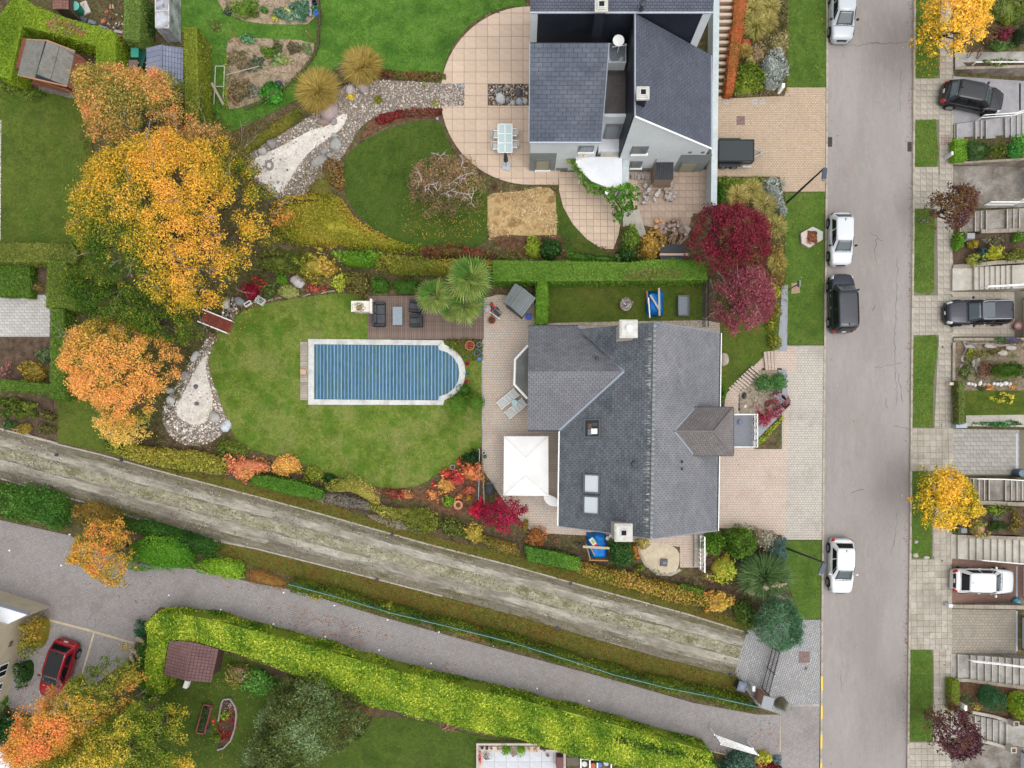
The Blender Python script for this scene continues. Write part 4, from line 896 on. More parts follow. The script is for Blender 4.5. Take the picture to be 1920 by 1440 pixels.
def cap2(px,py,z,zb):chimney(th,px,py,z,.55,zb,CAPST,'hole',BLACKW)
cap2(1206,173,10.4,6.5);cap2(1128,8,11.2,8)
c=P3(1205.5,5,10.6);ML((c[0],c[1],9.9),[(.14,0),(.1,.2),(.1,.6),(.2,.62),(.2,.72),(.03,.8)],12).build('roof_vent',GUT,th)
# flat link roof, hatch, porch slabs
fz=6.0;fy0=30331/FPX;fx0,fx1=xr+.05,ax-.08
MP([(fx0,fy0),(fx1,fy0),(fx1,Yn),(fx0,Yn)],0,fz,FLATR,RENDER).build('link_flat_roof',FLATR,th);MX(((fx0+fx1)/2,fy0+.1,fz+.08),(fx1-fx0,.2,.16)).build('parapet',RENDER,th)
onwall('window',1133,232,1165,259,fy0,FRAMEG,.05,.1);g=onwall('window_pane',1137,235,1161,257,fy0,GLASS,.065,.02)
hz=7.0;hq=PP(rect(1141,81,1174,117),hz);MP(hq,fz,hz,RENDER).build('roof_hatch',RENDER,th);cx,cy_=np.asarray(hq).mean(0)
MX((cx,cy_,hz+.03),(1.0,1.1,.06)).build('hatch_glass',GLASS,th);d=MB();d.tube([(cx,cy_,hz),(cx,cy_,hz+1.1)],.03,6);d.lathe((cx-.05,cy_+.25,hz+.9),[(.36,.1),(.3,.02),(.02,0)],14);d.tube([(cx-.4,cy_,hz+.7),(cx+.5,cy_+.1,hz+.75)],.02,5);d.build('satellite_dish',WTP,th)
pz=2.75
MP(PP(rect(1122,259,1166,284),pz),.05,pz,WHROOF,RENDER).build('porch_roof',WHROOF,th);MP(PP(rect(1126,284,1166,294),2.5),.05,2.5,CONCP).build('porch_step_roof',CONCP,th)
MP(PP(Q('1079 294 1166.5 294 1166.5 352 1140 352 1110 340 1085 318'),2.55),2.35,2.55,WHROOF).build('canopy_slab',WHROOF,th)
for px,py in((1090,322),(1160,350),(1140,346)):c=P(px,py,2.3);MT([(c[0],c[1],0),(c[0],c[1],2.36)],.06,8).build('canopy_post',WTP,th)
for px,py in((1084,302),(1139,360)):c=P(px,py,2.75);ML((c[0],c[1],2.3),[(.03,0),(.03,.25),(.16,.3),(.16,.42),(.02,.5)],14).build('globe_lamp',WTP,th)
# garden walls of that house
GWALL=mat('painted_garden_wall',[C(186,196,196),C(200,208,208)],.7,12,.08,.9,.2,stains=[(C(150,156,150),.5,.54,.74)],sscale=.6)
def gwall(label,line,wd,h,m,coping=None,name='garden_wall',zb=.0,group=None):
 t=thing(name,label,'wall',P3(*line[0],.0),group=group);MP(pathband([P(x,y,h)for x,y in line],wd),zb,h-.06 if coping else h,m).build('wall_body',m,t)
 if coping:MP(pathband([P(x,y,h)for x,y in line],wd+.06),h-.06,h,coping).build('coping',coping,t)
 return t
gwall('tall pale grey garden wall along the east side of the white house',Q('1344 -40 1341 200 1338.5 390'),.36,1.7,GWALL,GWALL)
gwall('short pale grey wall between the white porch roof and the firewood yard',[(1174,284),(1172,352)],.42,2.3,GWALL,GWALL)
# terraced front gardens on the right
GX0,GX1=P(1787,0)[0],P(1920,0,1.4)[0]
def zx(x):return .14+1.2*min(1.25,max(0,(x-GX0)/(GX1-GX0)))
def TP(px,py,dz=0.0):
 z=.5
 for _ in range(8):z=zx(P(px,py,z)[0])+dz
 return P3(px,py,z)
WALLST=mat('retaining_stone',[C(128,116,104),C(150,138,124),C(164,154,142)],1.5,10,.2,.95,.5,stains=[(C(96,88,72),.6,.5,.68)],sscale=.9)
COPE=mat('coping_stone',[C(158,146,130),C(172,162,146)],1.5,12,.14,.9,.3,piece=.1,stains=[(C(118,108,92),.5,.5,.7)],sscale=1.0)
def bedslab(name,poly,m,dz=0.0,side=None,label=None):
 w_=[TP(x,y,dz)[:2]for x,y in poly];o=MP(w_,0,lambda x,y:zx(x)+dz,m,side or WALLST).build(name,m);return structure(o)
def stairs(label,top,bot,xs,m,side=WALLST,flat=None,dz=0.0):
 """steps between two sloping edges; xs are the step fronts in pixels"""
 t=thing('garden_stairs',label,'stairs',TP(xs[0],(top(xs[0])+bot(xs[0]))/2))
 for i in range(len(xs)-1):
  a,b=xs[i],xs[i+1];z=zx(TP((a+b)/2,(top(a)+bot(a))/2)[0])-.02+dz
  q=[P(a,top(a),z),P(b+1.5,top(b),z),P(b+1.5,bot(b),z),P(a,bot(a),z)]
  MP(q,0,z,m,m).build('step',m,t)
  MP([P(a-.1,top(a),z),P(a+1.6,top(a),z),P(a+1.6,bot(a),z),P(a-.1,bot(a),z)],z-.03,z+.012,CONCP).build('step_nosing',CONCP,t)
 return t
def lin2(x0,y0,x1,y1):return lambda x:y0+(y1-y0)*(x-x0)/(x1-x0)
def rail(label,pts,hgt,m,r_=.025,posts=3,bars=2,par=None,bal=0):
 """handrail that follows the ground below"""
 g=[Vc(TP(x,y))for x,y in pts];t=par or thing('handrail',label,'railing',g[0]);rb=MB()
 for k in range(bars):rb.tube([p+Vc((0,0,hgt*(1-.45*k)))for p in g],r_,6)
 n=max(posts,bal)
 for i in range(n):
  s=i/(n-1)*(len(g)-1);j=min(int(s),len(g)-2);p=g[j].lerp(g[j+1],s-j);rb.tube([p,p+Vc((0,0,hgt))],r_*(.6 if bal else 1),5)
 rb.build('rail',m,t);return t
def coping(label,line,wd,dz,name='garden_wall',m=None,hgt=None,stones=True):
 """low wall with coping stones, following the slope"""
 t=thing(name,label,'wall',TP(*line[0]));rng=random.Random(int(line[0][0]+line[0][1]));wl=[Vc(TP(x,y,dz))for x,y in line]
 pb=pathband([(p.x,p.y)for p in wl],L(wd)*.9);zf=lambda x,y:zx(x)+dz-.06
 MP(pb,0,zf,WALLST).build('wall_body',WALLST,t)
 for a,b in zip(wl,wl[1:]):
  ln=(b-a).length;n=max(1,round(ln/.62));ang=atan2(b.y-a.y,b.x-a.x)
  for i in range(n):
   c=a.lerp(b,(i+.5)/n);sl=atan2(b.z-a.z,(b.xy-a.xy).length)
   rot=Matrix.Rotation(ang,3,'Z')@Matrix.Rotation(-sl,3,'Y')
   MX(c+Vc((0,0,-.02+rng.uniform(-.006,.006))),(ln/n-.015,L(wd),.07),0,None,rot).build('coping_stone',m or COPE,t)
 return t
# driveways
zone('driveway',Q('1787 143 1925 152 1925 216 1787 232'),.09,mat('grey_concrete_drive',[C(152,150,152),C(164,162,164)],.8,10,.12,.9,.3,stains=[(C(124,120,118),.5,.54,.72)],sscale=.6))
zone('driveway',Q('1787 312 1925 310 1925 388 1787 392'),.092,CONCD)
d3=zone('driveway',Q('1785 546 1925 546 1925 632 1785 632'),.06,MATS['slab_joint']);paving(d3,Q('1785 547 1903 546 1903 631 1785 631'),.1,.5,.44,mat('beige_drive_slab',[C(178,168,152),C(190,181,166)],1,12,.13,.9,.3,piece=.08,stains=[(C(138,126,110),.5,.52,.72)],sscale=.6),0,'paving_slab',.014,.03,0,120,None,.002)
d5=zone('driveway',Q('1785 803 1925 806 1925 892 1785 892'),.06,MATS['slab_joint']);paving(d5,Q('1785 804 1911 806 1911 890 1785 890'),.1,.44,.3,SLABG,0,'paving_slab',.014,.03,.5,250,None,.002)
zone('driveway',Q('1783 1046 1925 1056 1925 1136 1783 1134'),.09,BRRED);zone('driveway',Q('1783 1142 1906 1144 1906 1226 1783 1226'),.09,BRDRIVE);zone('driveway',Q('1783 1392 1925 1402 1925 1460 1783 1460'),.09,CONCD)
for y0,y1 in((812,888),(1146,1221),(1062,1120)):zone('drain_channel',rect(1905,y0,1908,y1),.104,ZINC)
zone('drain_channel',rect(1911,156,1914,206),.1,OPENING_DARK)
# garage doors seen on edge
GD=plain('garage_door_paint',C(206,210,216),.5)
for i,(y0,y1,px,lab)in enumerate([(562,640,1917.5,'pale grey garage door behind the dark estate car'),(1060,1120,1917,'white garage door in front of the white car on red paving'),(1156,1216,1915.5,'white garage door at the empty grey driveway'),(1408,1460,1913,'white garage door at the bottom right corner'),(326,376,1919,'blue framed white garage door at the stained concrete drive')]):
 a,b=P(px,y0),P(px,y1);t=thing('garage_door',lab,'garage door',(a[0],(a[1]+b[1])/2,.09))
 for k in range(5):MX((a[0]+.02,(a[1]+b[1])/2,.3+k*.44),(.06,a[1]-b[1]-.1,.42)).build('door_panel',GD,t)
 MX((a[0]+.1,(a[1]+b[1])/2,1.2),(.1,a[1]-b[1]+.2,2.4)).build('door_frame',FRAMEG,t)
# beds and lawns
bedslab('garden_bed',Q('1787 -40 1960 -40 1960 98 1800 97 1788 98'),SOIL)
bedslab('garden_path',Q('1791 98 1960 96 1960 118 1800 126 1791 126'),CONC,.02)
bedslab('garden_bed',Q('1806 117 1960 115 1960 125 1815 125'),SOILD,.04)
bedslab('garden_bed',Q('1786 258 1960 250 1960 300 1786 307'),SOIL)
bedslab('garden_bed',Q('1785 440 1960 436 1960 488 1788 497'),SOILD)
bedslab('rock_garden',Q('1787 633 1960 633 1960 732 1787 732'),mat('rockery_ground',[C(116,98,78),C(142,128,110),C(96,100,60)],2.2,12,.3,.95,.8,bdist=.05))
GLN=bedslab('garden_lawn',Q('1788 732 1960 728 1960 778 1788 780'),LD)
bedslab('garden_path',Q('1811 779 1960 777 1960 800 1811 799'),CONCP,.02)
bedslab('garden_bed',Q('1830 943 1960 946 1960 1003 1787 1002 1787 990'),SOILD)
bedslab('garden_bed',Q('1782 1278 1960 1290 1960 1360 1905 1350 1822 1334 1782 1330'),MULCH)
V,F,Cc=None,None,None
rg=np.random.default_rng(4);q=sample(Q('1812 734 1935 732 1935 776 1812 777'),900,rg);w3=np.array([TP(a,b,.01)for a,b in q]);V,F=quads(w3,np.array([0,0,1.])+rg.normal(size=w3.shape)*.5,.045*np.ones(len(w3)),.3,rg)
stuff(npmesh('grass',V,[F],np.repeat(palcol(w3,lin(K('74 92 24 100 108 40 126 120 62')),.8,3,.25),4,0),LEAF))
# walls round the gardens
coping('grey stone retaining wall with white rail above the black car',[(1791,128),(1925,124)],5,.12)
coping('stone kerb wall along the pavement under the shrub bed',[(1788,306),(1925,298)],4,.06)
coping('low coping wall below the garden steps near the purple tree',[(1840,434),(1925,431)],7,.12)
coping('curved coping wall above the pale tiled steps',Q('1787 500 1830 497 1870 492 1925 489'),7,.1)
coping('coping wall above the rock garden beside the dark estate car',[(1788,636),(1925,636)],5,.1)
coping('low brick edged wall along the pavement by the rock garden',[(1789,642),(1788,790)],5,.12)
coping('coping wall between the two upper stair flights under the yellow tree',[(1836,942),(1925,946)],7,.12)
coping('coping wall above the wide pale steps beside the pink flowering bush',Q('1796 1006 1850 1007 1925 1010'),6,.08)
coping('dark capped wall between red paving and grey empty driveway',[(1787,1137),(1925,1139)],7,.12)
coping('coping wall below the steps with two white rails',Q('1783 1275 1818 1276 1868 1283 1925 1290'),6,.1)
coping('low coping wall of the path below the small garden lawn',[(1823,797),(1925,799)],3,.1,m=CONCP)
LM=plain('blue_stone',C(170,180,194),.6)
c=TP(1799,798,.1);tag(MX((c[0],c[1],.3),(.8,.34,.6)).build('stone_block',LM),'pale blue stone block at the foot of the clipped garden hedge','stone block')
# stairs
stairs('grey smooth steps beside the shrub hedge next to the black car',lin2(1787,233,1925,214),lin2(1787,263,1925,256),[1789,1794,1829,1839,1849,1885,1896,1907,1917,1927],MATS['grey_concrete_drive'])
stairs('weathered concrete steps behind the purple leaved tree',lin2(1787,398,1925,390),lin2(1787,435,1925,431),[1800,1828,1839,1849,1888,1900,1911,1925],CONCD)
stairs('pale tiled steps above the dark estate car',lin2(1785,503,1925,496),lin2(1785,545,1925,540),[1786,1827,1837,1847,1857,1867,1877,1887,1898,1926],CONCP)
stairs('grey steps with one white rail beside the yellow tree',lin2(1785,896,1925,900),lin2(1785,938,1925,939),[1800,1825,1835,1845,1854,1885,1896,1906,1916,1927],CONCD)
stairs('wide pale concrete steps above the white car on red paving',lin2(1785,1002,1925,1013),lin2(1785,1047,1925,1058),[1783,1796,1818,1831,1845,1859,1872,1886,1900,1913,1927],CONCP)
stairs('old stone steps with two white rails',lin2(1783,1226,1925,1236),lin2(1783,1272,1925,1287),[1783,1796,1820,1833,1847,1860,1873,1886,1900,1913,1927],CONC)
stairs('steps between two white walls with lanterns',lin2(1783,1332,1925,1362),lin2(1783,1382,1925,1402),[1783,1816,1828,1840,1851,1862,1874,1887,1925],CONC)
rail('thin white handrail along the grey smooth steps',Q('1832 226 1890 222 1925 212'),.9,WTP,.03)
rail('white handrail over the pale tiled steps',Q('1840 541 1880 539 1925 536'),.85,WTP,.035)
rail('white handrail with a white end post beside the yellow tree',Q('1820 897 1870 898 1925 901'),.85,WTP,.035)
rail('pair of white handrails over the old stone steps',Q('1812 1235 1870 1241 1925 1248'),.8,WTP,.03)
rail('white rail along the edge of the wide pale steps',Q('1834 1049 1880 1053 1925 1057'),.5,WTP,.03)
rail('long white rail on the wall above the black car',Q('1822 123 1870 123 1925 123'),.5,WTP,.04,bars=1)
for x0,x1,y,lab in((1846,1898,385,'white slatted railing panel on the wall below the stained drive'),(1906,1935,380,'second white slatted railing panel cut by the picture edge')):
 t=rail(lab,[(x0,y),(x1,y)],.75,WTP,.04,posts=2,bars=1);g0,g1=Vc(TP(x0,y)),Vc(TP(x1,y))
 lo=MT([g0+Vc((0,0,.15)),g1+Vc((0,0,.15))],.04,5).build('lower_rail',WTP,t)
 n=int((x1-x0)/3.6)
 for i in range(n):
  p=g0.lerp(g1,(i+.5)/n);MT([p+Vc((0,0,.15)),p+Vc((0,0,.72))],.028,4).build('baluster',WTP,t)
# white sloping walls with planter posts
for line,lab,lx,ly in((Q('1824 1336 1865 1344 1905 1357'),'white sloping wall on the upper side of the lantern steps',1906,1358),(Q('1834 1388 1868 1396 1902 1408'),'white sloping wall on the lower side of the lantern steps',1901,1407)):
 wl=[TP(x,y,.2)for x,y in line];t=thing('garden_wall',lab,'wall',wl[0]);MP(pathband([(p[0],p[1])for p in wl],.22),0,lambda x,y:zx(x)+.2,CONCP).build('wall_body',CONCP,t)
 c=Vc(TP(lx,ly,.75));p_=MB()
 for dx,dy,sx,sy in((.17,0,.07,.41),(-.17,0,.07,.41),(0,.17,.27,.07),(0,-.17,.27,.07)):p_.box(c+Vc((dx,dy,-.3)),(sx,sy,.6))
 o=p_.build('post_planter',MATS['mail_white']if 'mail_white' in MATS else CONCP);tag(o,'square white planter post on the '+('upper' if ly<1380 else 'lower')+' white wall','planter');child(MX(c+Vc((0,0,-.08)),(.27,.27,.1)).build('planter_soil',MULCH),o,False)
# small things on that side
def boxy(name,px,py,sx,sy,h,m,label,cat,z=None,rz=0,lid=None):
 z0=TP(px,py)[2]if px>1787 and z is None else(z or .08);c=P(px,py,z0+h);o=bevel(MX((0,0,h/2),(sx,sy,h)).build(name,m),.02);o.location=(c[0],c[1],z0);o.rotation_euler=(0,0,rz)
 tag(o,label,cat)
 if lid:q=MX((0,0,h+.02),(sx+.04,sy+.04,.04)).build('lid',lid,o,world=False)
 return o
boxy('letter_box',1786,287,.16,.26,.9,plain('mail_white',C(220,220,220),.5),'small pale letter box against the green shrub by the pavement','letter box',.1)
boxy('letter_box',1821,442,.55,.4,.8,plain('grey_post',C(150,148,150),.7),'grey square post box between garden shrubs under the steps','letter box')
boxy('letter_box',1811,1328,.2,.38,.9,WTP,'white letter box beside the small yellow plant','letter box')
boxy('letter_box',1808,995,.42,.34,.8,FRAMEG,'grey letter box next to the pink flowering bush','letter box')
boxy('marker_post',1783,1136,.3,.26,.6,plain('post_white',C(216,216,216),.5),'small white post cap at the end of the dark wall','post',.1)
boxy('marker_post',1785,719.5,.3,.2,.6,plain('post_cream',C(220,206,180),.5),'small cream post beside the pavement wall','post',.1)
t=thing('water_barrel','blue grey barrel beside the white rail at the empty slab drive','barrel',P3(1912,887,.1));c=P(1912,887,.6)
ML((c[0],c[1],.1),[(.28,0),(.33,.3),(.3,.8),(.27,.84),(.25,.8)],18).build('barrel_body',plain('barrel_blue',C(72,92,108),.4),t);ML((c[0],c[1],.88),[(.25,0),(.25,.03),(.02,.05)],18).build('barrel_lid',plain('barrel_lid',C(96,116,130),.4),t)
o=stone(1908,1127,9,7,.3,(60,140,160),'shiny blue rubbish bag beside the white car',0,'rubbish_bag',.1,3,'bag');o.data.materials[0]=plain('bag_blue',C(70,140,160),.25)
t=thing('flower_pot','round white flecked planter at the garage corner by the dark estate car','planter',P3(1910,611,.1));c=P(1910,611,.5);ML((c[0],c[1],.1),[(.2,0),(.34,.4),(.33,.42),(.28,.36)],16).build('pot',plain('pot_red',C(150,90,80),.7),t)
V,F,Cc=foliage([(c[0]+.28*cos(a),c[1]+.28*sin(a))for a in np.arange(12)*.5236],.4,.7,K('190 190 190 220 216 214 120 100 90'),dens=400,leaf=.05);child(npmesh('flowers',V,F,Cc,LEAF),t)
# white stones of the rockery
for i,(x,rx,ry)in enumerate([(1816,4,3.4),(1823,3.5,3),(1828,4,2.8),(1838,5,3),(1846,3.4,3),(1853,3.2,3),(1864,3,3.4),(1871,3,3.6),(1878,3.5,3.4),(1886,4,4.4),(1894,3,4.4),(1829,3,2),(1876,2.4,2.4)]):
 o=stone(x,720+(i%3-1)*1.5,rx,ry,.16,(206,202,198)if i!=4 else(176,150,120),'white rock in the row edging the rock garden' if i!=4 else 'tan rock in the row of white rocks',i*37,'rock',TP(x,720)[2],i,'rock','white rocks edging the rock garden')
b=MB()
for ln in(Q('1832 668 1829 690 1836 708'),Q('1806 640 1822 645 1845 643'),Q('1806 640 1812 655 1805 665'),Q('1845 643 1875 648 1905 645')):b.tube([Vc(TP(x,y,.1))for x,y in ln],[.07,.08,.05],6)
tag(b.build('driftwood',PALEBARK),'bleached branches laid out across the rock garden','branch')
for i,(x,y,rx,ry,cc)in enumerate([(1806,672,4,6,(190,184,180)),(1803,690,4,7,(176,170,166)),(1830,678,8,10,(150,144,140)),(1860,648,14,5,(160,154,148)),(1895,652,12,5,(158,152,146)),(1820,650,10,5,(152,146,140)),(1850,660,10,5,(166,148,124)),(1880,662,9,5,(166,158,148))]):
 stone(x,y,rx,ry,.12,cc,['tall pale stone by the pavement wall','lower pale stone by the pavement wall','broad grey rock beside the bleached branch','flat long slab at the top of the rock garden','flat slab at the far end of the rock garden','flat corner slab of the rock garden','tan rock above the round bed','small pale rock above the dark conifer'][i],0,'rock',TP(x,y)[2]-.03,i,'rock')
t=thing('bicycle','small bicycle leaning by the path above the black car','bicycle',TP(1820,104));g=Vc(TP(1820,104,.1));tire=plain('tyre_black',C(30,30,32),.8)
for dx,dy in((-.25,0),(.45,-.05)):
 b=MB();ring=[g+Vc((dx+.22*cos(a)*.5,dy+.22*sin(a)*.9,.25+.22*sin(a)))for a in np.arange(13)*.5236];b.tube(ring,.025,5);b.build('wheel',tire,t)
b=MB();b.tube([g+Vc((-.25,0,.25)),g+Vc((.05,0,.55)),g+Vc((.45,-.05,.25))],.025,5);b.tube([g+Vc((.4,-.25,.6)),g+Vc((.4,.2,.6))],.02,5);b.build('frame',plain('bike_red',C(190,60,50),.4),t)
o=MB();c=P(1773,262,.1)
for i in range(6):
 o.box((c[0]-.32+i*.128,c[1],.103),(.03,.75,.012));o.box((c[0],c[1]-.32+i*.128,.105),(.75,.03,.012))
k=o.build('grid_cover',plain('rust_grid',C(138,112,98),.8));tag(k,'rusty square grid cover in the pavement beside the verge','manhole cover')
for px,py,lab in((1556,266,'dark iron road drain at the left kerb'),(1706,275,'leaf filled iron road drain at the right kerb')):
 c=P(px,py,0);t=thing('road_drain',lab,'drain',(c[0],c[1],0));MX((c[0],c[1],.003),(.34,.7,.012)).build('drain_pit',OPENING_DARK,t)
 for i in range(7):MX((c[0],c[1]-.3+i*.1,.012),(.32,.035,.016)).build('bar',plain('iron',C(96,90,84),.6),t)
# swimming pool
COPING=mat('pool_coping',[C(186,186,180),C(204,204,200),C(214,214,210)],1.2,14,.14,.85,.4,stains=[(C(164,160,140),.4,.56,.74)],sscale=.9,piece=.04)
arc=[(820+53.5*cos(a),698.5+53.5*sin(a))for a in[(-75+i*150/24)*pi/180 for i in range(25)]]
OUT=[(579,636),(831,638.5)]+[p for p in arc]+[(831,760),(579,759)]
INN=Q('590 646 822 648 822 656')+[(818+44*cos(a),700+44*sin(a))for a in[(-82+i*164/24)*pi/180 for i in range(25)]]+Q('822 744 822 751 590 749')
pool=thing('swimming_pool','rounded ended swimming pool under a blue slatted cover with stone coping','swimming pool',P3(720,698,.05))
zi=.16
# coping slabs, cut along the outline between outer and inner edge
def ringseg(o0,o1,i0,i1,m,par,name):
 MP(PP([o0,o1,i1,i0]),-.04,zi+R.uniform(-.004,.004),m).build(name,m,par)
def sampleline(a,b,n):return[(a[0]+(b[0]-a[0])*i/n,a[1]+(b[1]-a[1])*i/n)for i in range(n+1)]
for o_,i_ in((sampleline((579,636),(831,638.5),10),sampleline((590,646),(822,648),10)),(sampleline((831,759.5),(579,759),10),sampleline((822,751),(590,749),10)),(sampleline((579,759),(579,636),5),sampleline((590,749),(590,646),5)),([(831,638.5)]+arc[::3]+[(831,760)],[(822,650)]+INN[3:28][::3]+[(822,751)])):
 for k in range(len(o_)-1):ringseg(o_[k],o_[k+1],i_[k],i_[k+1],COPING,pool,'coping_stone')
BLU=mat('pool_slat',[C(48,88,106),C(60,102,122),C(60,92,92)],.8,16,.14,.45,.1,piece=.14,stains=[(C(76,108,96),.6,.4,.62)],sscale=1.2)
BLUR=plain('pool_slat_rib',C(110,152,190),.4,piece=.25)
MP(PP(INN),-.03,.085,plain('pool_water',C(28,60,90),.1)).build('pool_water',MATS['pool_water'],pool)
iw=PP(INN);x0,x1=P(590,0)[0],P(863,0)[0];n=42;base=None
for i in range(n):
 a,b=x0+(x1-x0)*i/n,x0+(x1-x0)*(i+1)/n;lo,hi=min(p[1]for p in iw)-1,max(p[1]for p in iw)+1
 g=clip(iw if area2(iw)>0 else iw[::-1],[(a+.006,lo),(b-.006,lo),(b-.006,hi),(a+.006,hi)])
 if len(g)<3:continue
 s=MP(g,.086,.125,BLU).build('cover_slat',BLU,pool)
 ys=[p[1]for p in g];mx=b-.03;yy0,yy1=min(ys)+.03,max(ys)-.03
 q=[];jr=random.Random(i)
 m_=9
 lft=[(mx-.045-jr.uniform(0,.03),yy0+(yy1-yy0)*k/m_)for k in range(m_+1)];rgt=[(mx+.024,yy0+(yy1-yy0)*k/m_)for k in range(m_+1)]
 if yy1-yy0>.4:MP(lft[::-1]+rgt,.124,.136,BLUR).build('slat_rib',BLUR,s,False)
# pale end boards on the west side
DW=thing('pool_cover_box','weathered pale boards covering the roller at the west end of the pool','pool bench',P3(571,698,.05))
for k in range(26):
 y=643.5+k*4.2;MX((P(571,y)[0],P(571,y)[1],.12),(L(14),.145,.05)).build('board',DECKP,DW)
tag(MP(PP(Q('563 693 570 692 574 696 573 702 563 702'),.3),.16,.3).build('seat_block',plain('tan_block',C(196,160,130),.8)),'small tan block resting on the pale boards at the pool end','block')
# deck of boards
deck=structure(MP(PP(Q('689 556 760 552 905 556 906 636.5 689 636.5')),-.04,.06,plain('deck_gap',C(60,50,46),.95)).build('wooden_deck',MATS['deck_gap']))
k=0;x=689.5;base=None
while x<905:
 y0=555 if x>700 else 556;a=P(x+2,(y0+636)/2)
 if base is None:o=base=MX((0,0,0),(L(3.7),L(81),.04)).build('deck_board',DECK,deck,world=False)
 else:o=copy_of(base,deck)
 o.location=(a[0],a[1],.085+R.uniform(-.003,.003));x+=4.12
WICK=mat('dark_wicker',[C(52,54,58),C(66,68,72)],6,60,.3,.7,.6);CUSH=mat('grey_cushion',[C(72,74,78),C(84,86,90)],2,40,.1,.9,.3)
def sofa(name,px,py,lx,ly,rz,label,cat,seats=1):
 c=P(px,py,.3);t=thing(name,label,cat,(c[0],c[1],.105),rz);sx,sy=L(lx),L(ly)
 bevel(MX((0,0,.17),(sx,sy,.24)).bl('base',WICK,t),.03)
 bevel(MX((-sx/2+.1,0,.36),(.2,sy,.62)).bl('backrest',WICK,t),.04)
 for s in(-1,1):bevel(MX((.1,s*(sy/2-.09),.3),(sx-.22,.18,.48)).bl('armrest',WICK,t),.04)
 w_=(sy-.38)/seats
 for k in range(seats):
  bevel(MX((.1,-sy/2+.19+w_*(k+.5),.35),(sx-.26,w_-.02,.13)).bl('seat_cushion',CUSH,t),.05)
  bevel(MX((-sx/2+.26,-sy/2+.19+w_*(k+.5),.52),(.14,w_-.04,.34)).bl('back_cushion',CUSH,t),.05)
 return t
sofa('garden_sofa',711,590,24,45,0,'dark wicker sofa with grey cushions at the left end of the deck','sofa',2)
sofa('garden_armchair',779,575,23,22,pi-.12,'dark wicker armchair half hidden under the palm leaves','armchair');sofa('garden_armchair',781,602.5,24,22,pi,'dark wicker armchair on open deck below the other one','armchair')
c=P(745.5,592.5,.4);t=thing('coffee_table','pale grey rectangular coffee table between sofa and armchairs','table',(c[0],c[1],.105));bevel(MX((0,0,.33),(L(18),L(34),.05)).build('tabletop',plain('table_grey',C(136,148,156),.3),t,world=False),.01);MX((0,0,.15),(L(15),L(31),.3)).bl('base',WICK,t)
STUC=plain('white_stucco',C(226,218,206),.9)
c=P(680,575,.8);t=thing('garden_fireplace','cream stucco outdoor fireplace at the corner of the deck','fireplace',(c[0],c[1],.06));MX((0,0,.4),(L(34),L(18),.8)).bl('hearth',STUC,t);MX((L(17),0,.55),(.14,L(26),1.1)).bl('side_wall',STUC,t);MX((-.1,0,.84),(L(36),L(20),.08)).bl('hearth_top',STUC,t)
o=bush('potted_plant',ell(673,577,7),.75+.35,K('150 110 80 120 130 70 196 170 130'),'dry flowering plant in a bowl on the fireplace','plant',.92,zc=1.0,dens=300,leaf=.05)
# palms with fans of leaflets
PALM=lin(K('44 88 24 70 116 34 106 142 52 150 170 80'),KAL*1.15)
def frondmesh(seed):
 rng=np.random.default_rng(seed);V,F,Cc=[],[],[];n=19;st=.5;rad=.68
 tone=PALM[rng.integers(0,4)]*(.8+.4*rng.random())
 V+=[(0,-.012,0),(0,.012,0),(st,.01,.06),(st,-.01,.06)];F.append((0,1,2,3));Cc+=[tone*.9]*4
 for i in range(n):
  a=(i/(n-1)-.5)*4.3;ln=rad*(1-.25*abs(a)/2.15)*(.9+.2*rng.random());ca,sa=cos(a),sin(a);b=len(V);wd=.024;dz=-.18*abs(a)/2.15
  for t_,w2 in((.02,.008),(.6,wd),(1.0,.002)):
   x,y=st+ln*t_*ca,ln*t_*sa;z=.06+dz*t_-.2*max(0,t_-.5)*ln;V+=[(x+sa*w2,y-ca*w2,z),(x-sa*w2,y+ca*w2,z+.006)]
  F+=[(b,b+1,b+3,b+2),(b+2,b+3,b+5,b+4)];q=tone*(.85+.3*rng.random());Cc+=[q]*4+[q*1.1+.01]*2
 me=bpy.data.meshes.new('frond');me.from_pydata(V,[],F);me.materials.append(LEAF);a=me.color_attributes.new('Col','FLOAT_COLOR','POINT');cc=np.ones((len(V),4),np.float32);cc[:,:3]=np.array(Cc);a.data.foreach_set('color',cc.ravel());return me
FR=[frondmesh(i)for i in range(5)]
def palm(px,py,rpx,h,n,label,seed):
 c=P(px,py,h);t=thing('palm_tree',label,'palm',(c[0],c[1],.05),group='fan palms beside the deck');rng=random.Random(seed);s=L(rpx,h)/1.17
 MT([(0,0,0),(.05,0,h*.5),(0,0,h-.15)],[.16,.14,.12],9).bl('trunk',BARK,t)
 for i in range(n):
  o=link(bpy.data.objects.new('frond',FR[i%5]));o.parent=t;o.location=(0,0,h-.1+rng.uniform(-.1,.1));el=1.15-1.55*(i/n)+rng.uniform(-.15,.15);o.rotation_euler=(rng.uniform(-.3,.3),-el,i*2.399+rng.uniform(-.2,.2));k=s*rng.uniform(.85,1.1)*(1 if el<.7 else 1.05);o.scale=(k,k,k)
palm(882,524,50,4.2,34,'largest fan palm, uppermost of the group over the deck',3);palm(816,556,40,3.0,28,'fan palm left in the group over the armchairs',5);palm(872,572,40,2.6,28,'low fan palm in front of the largest one above open boards',9);palm(846,585,24,2.0,18,'small fan palm squeezed between two bigger ones',12)
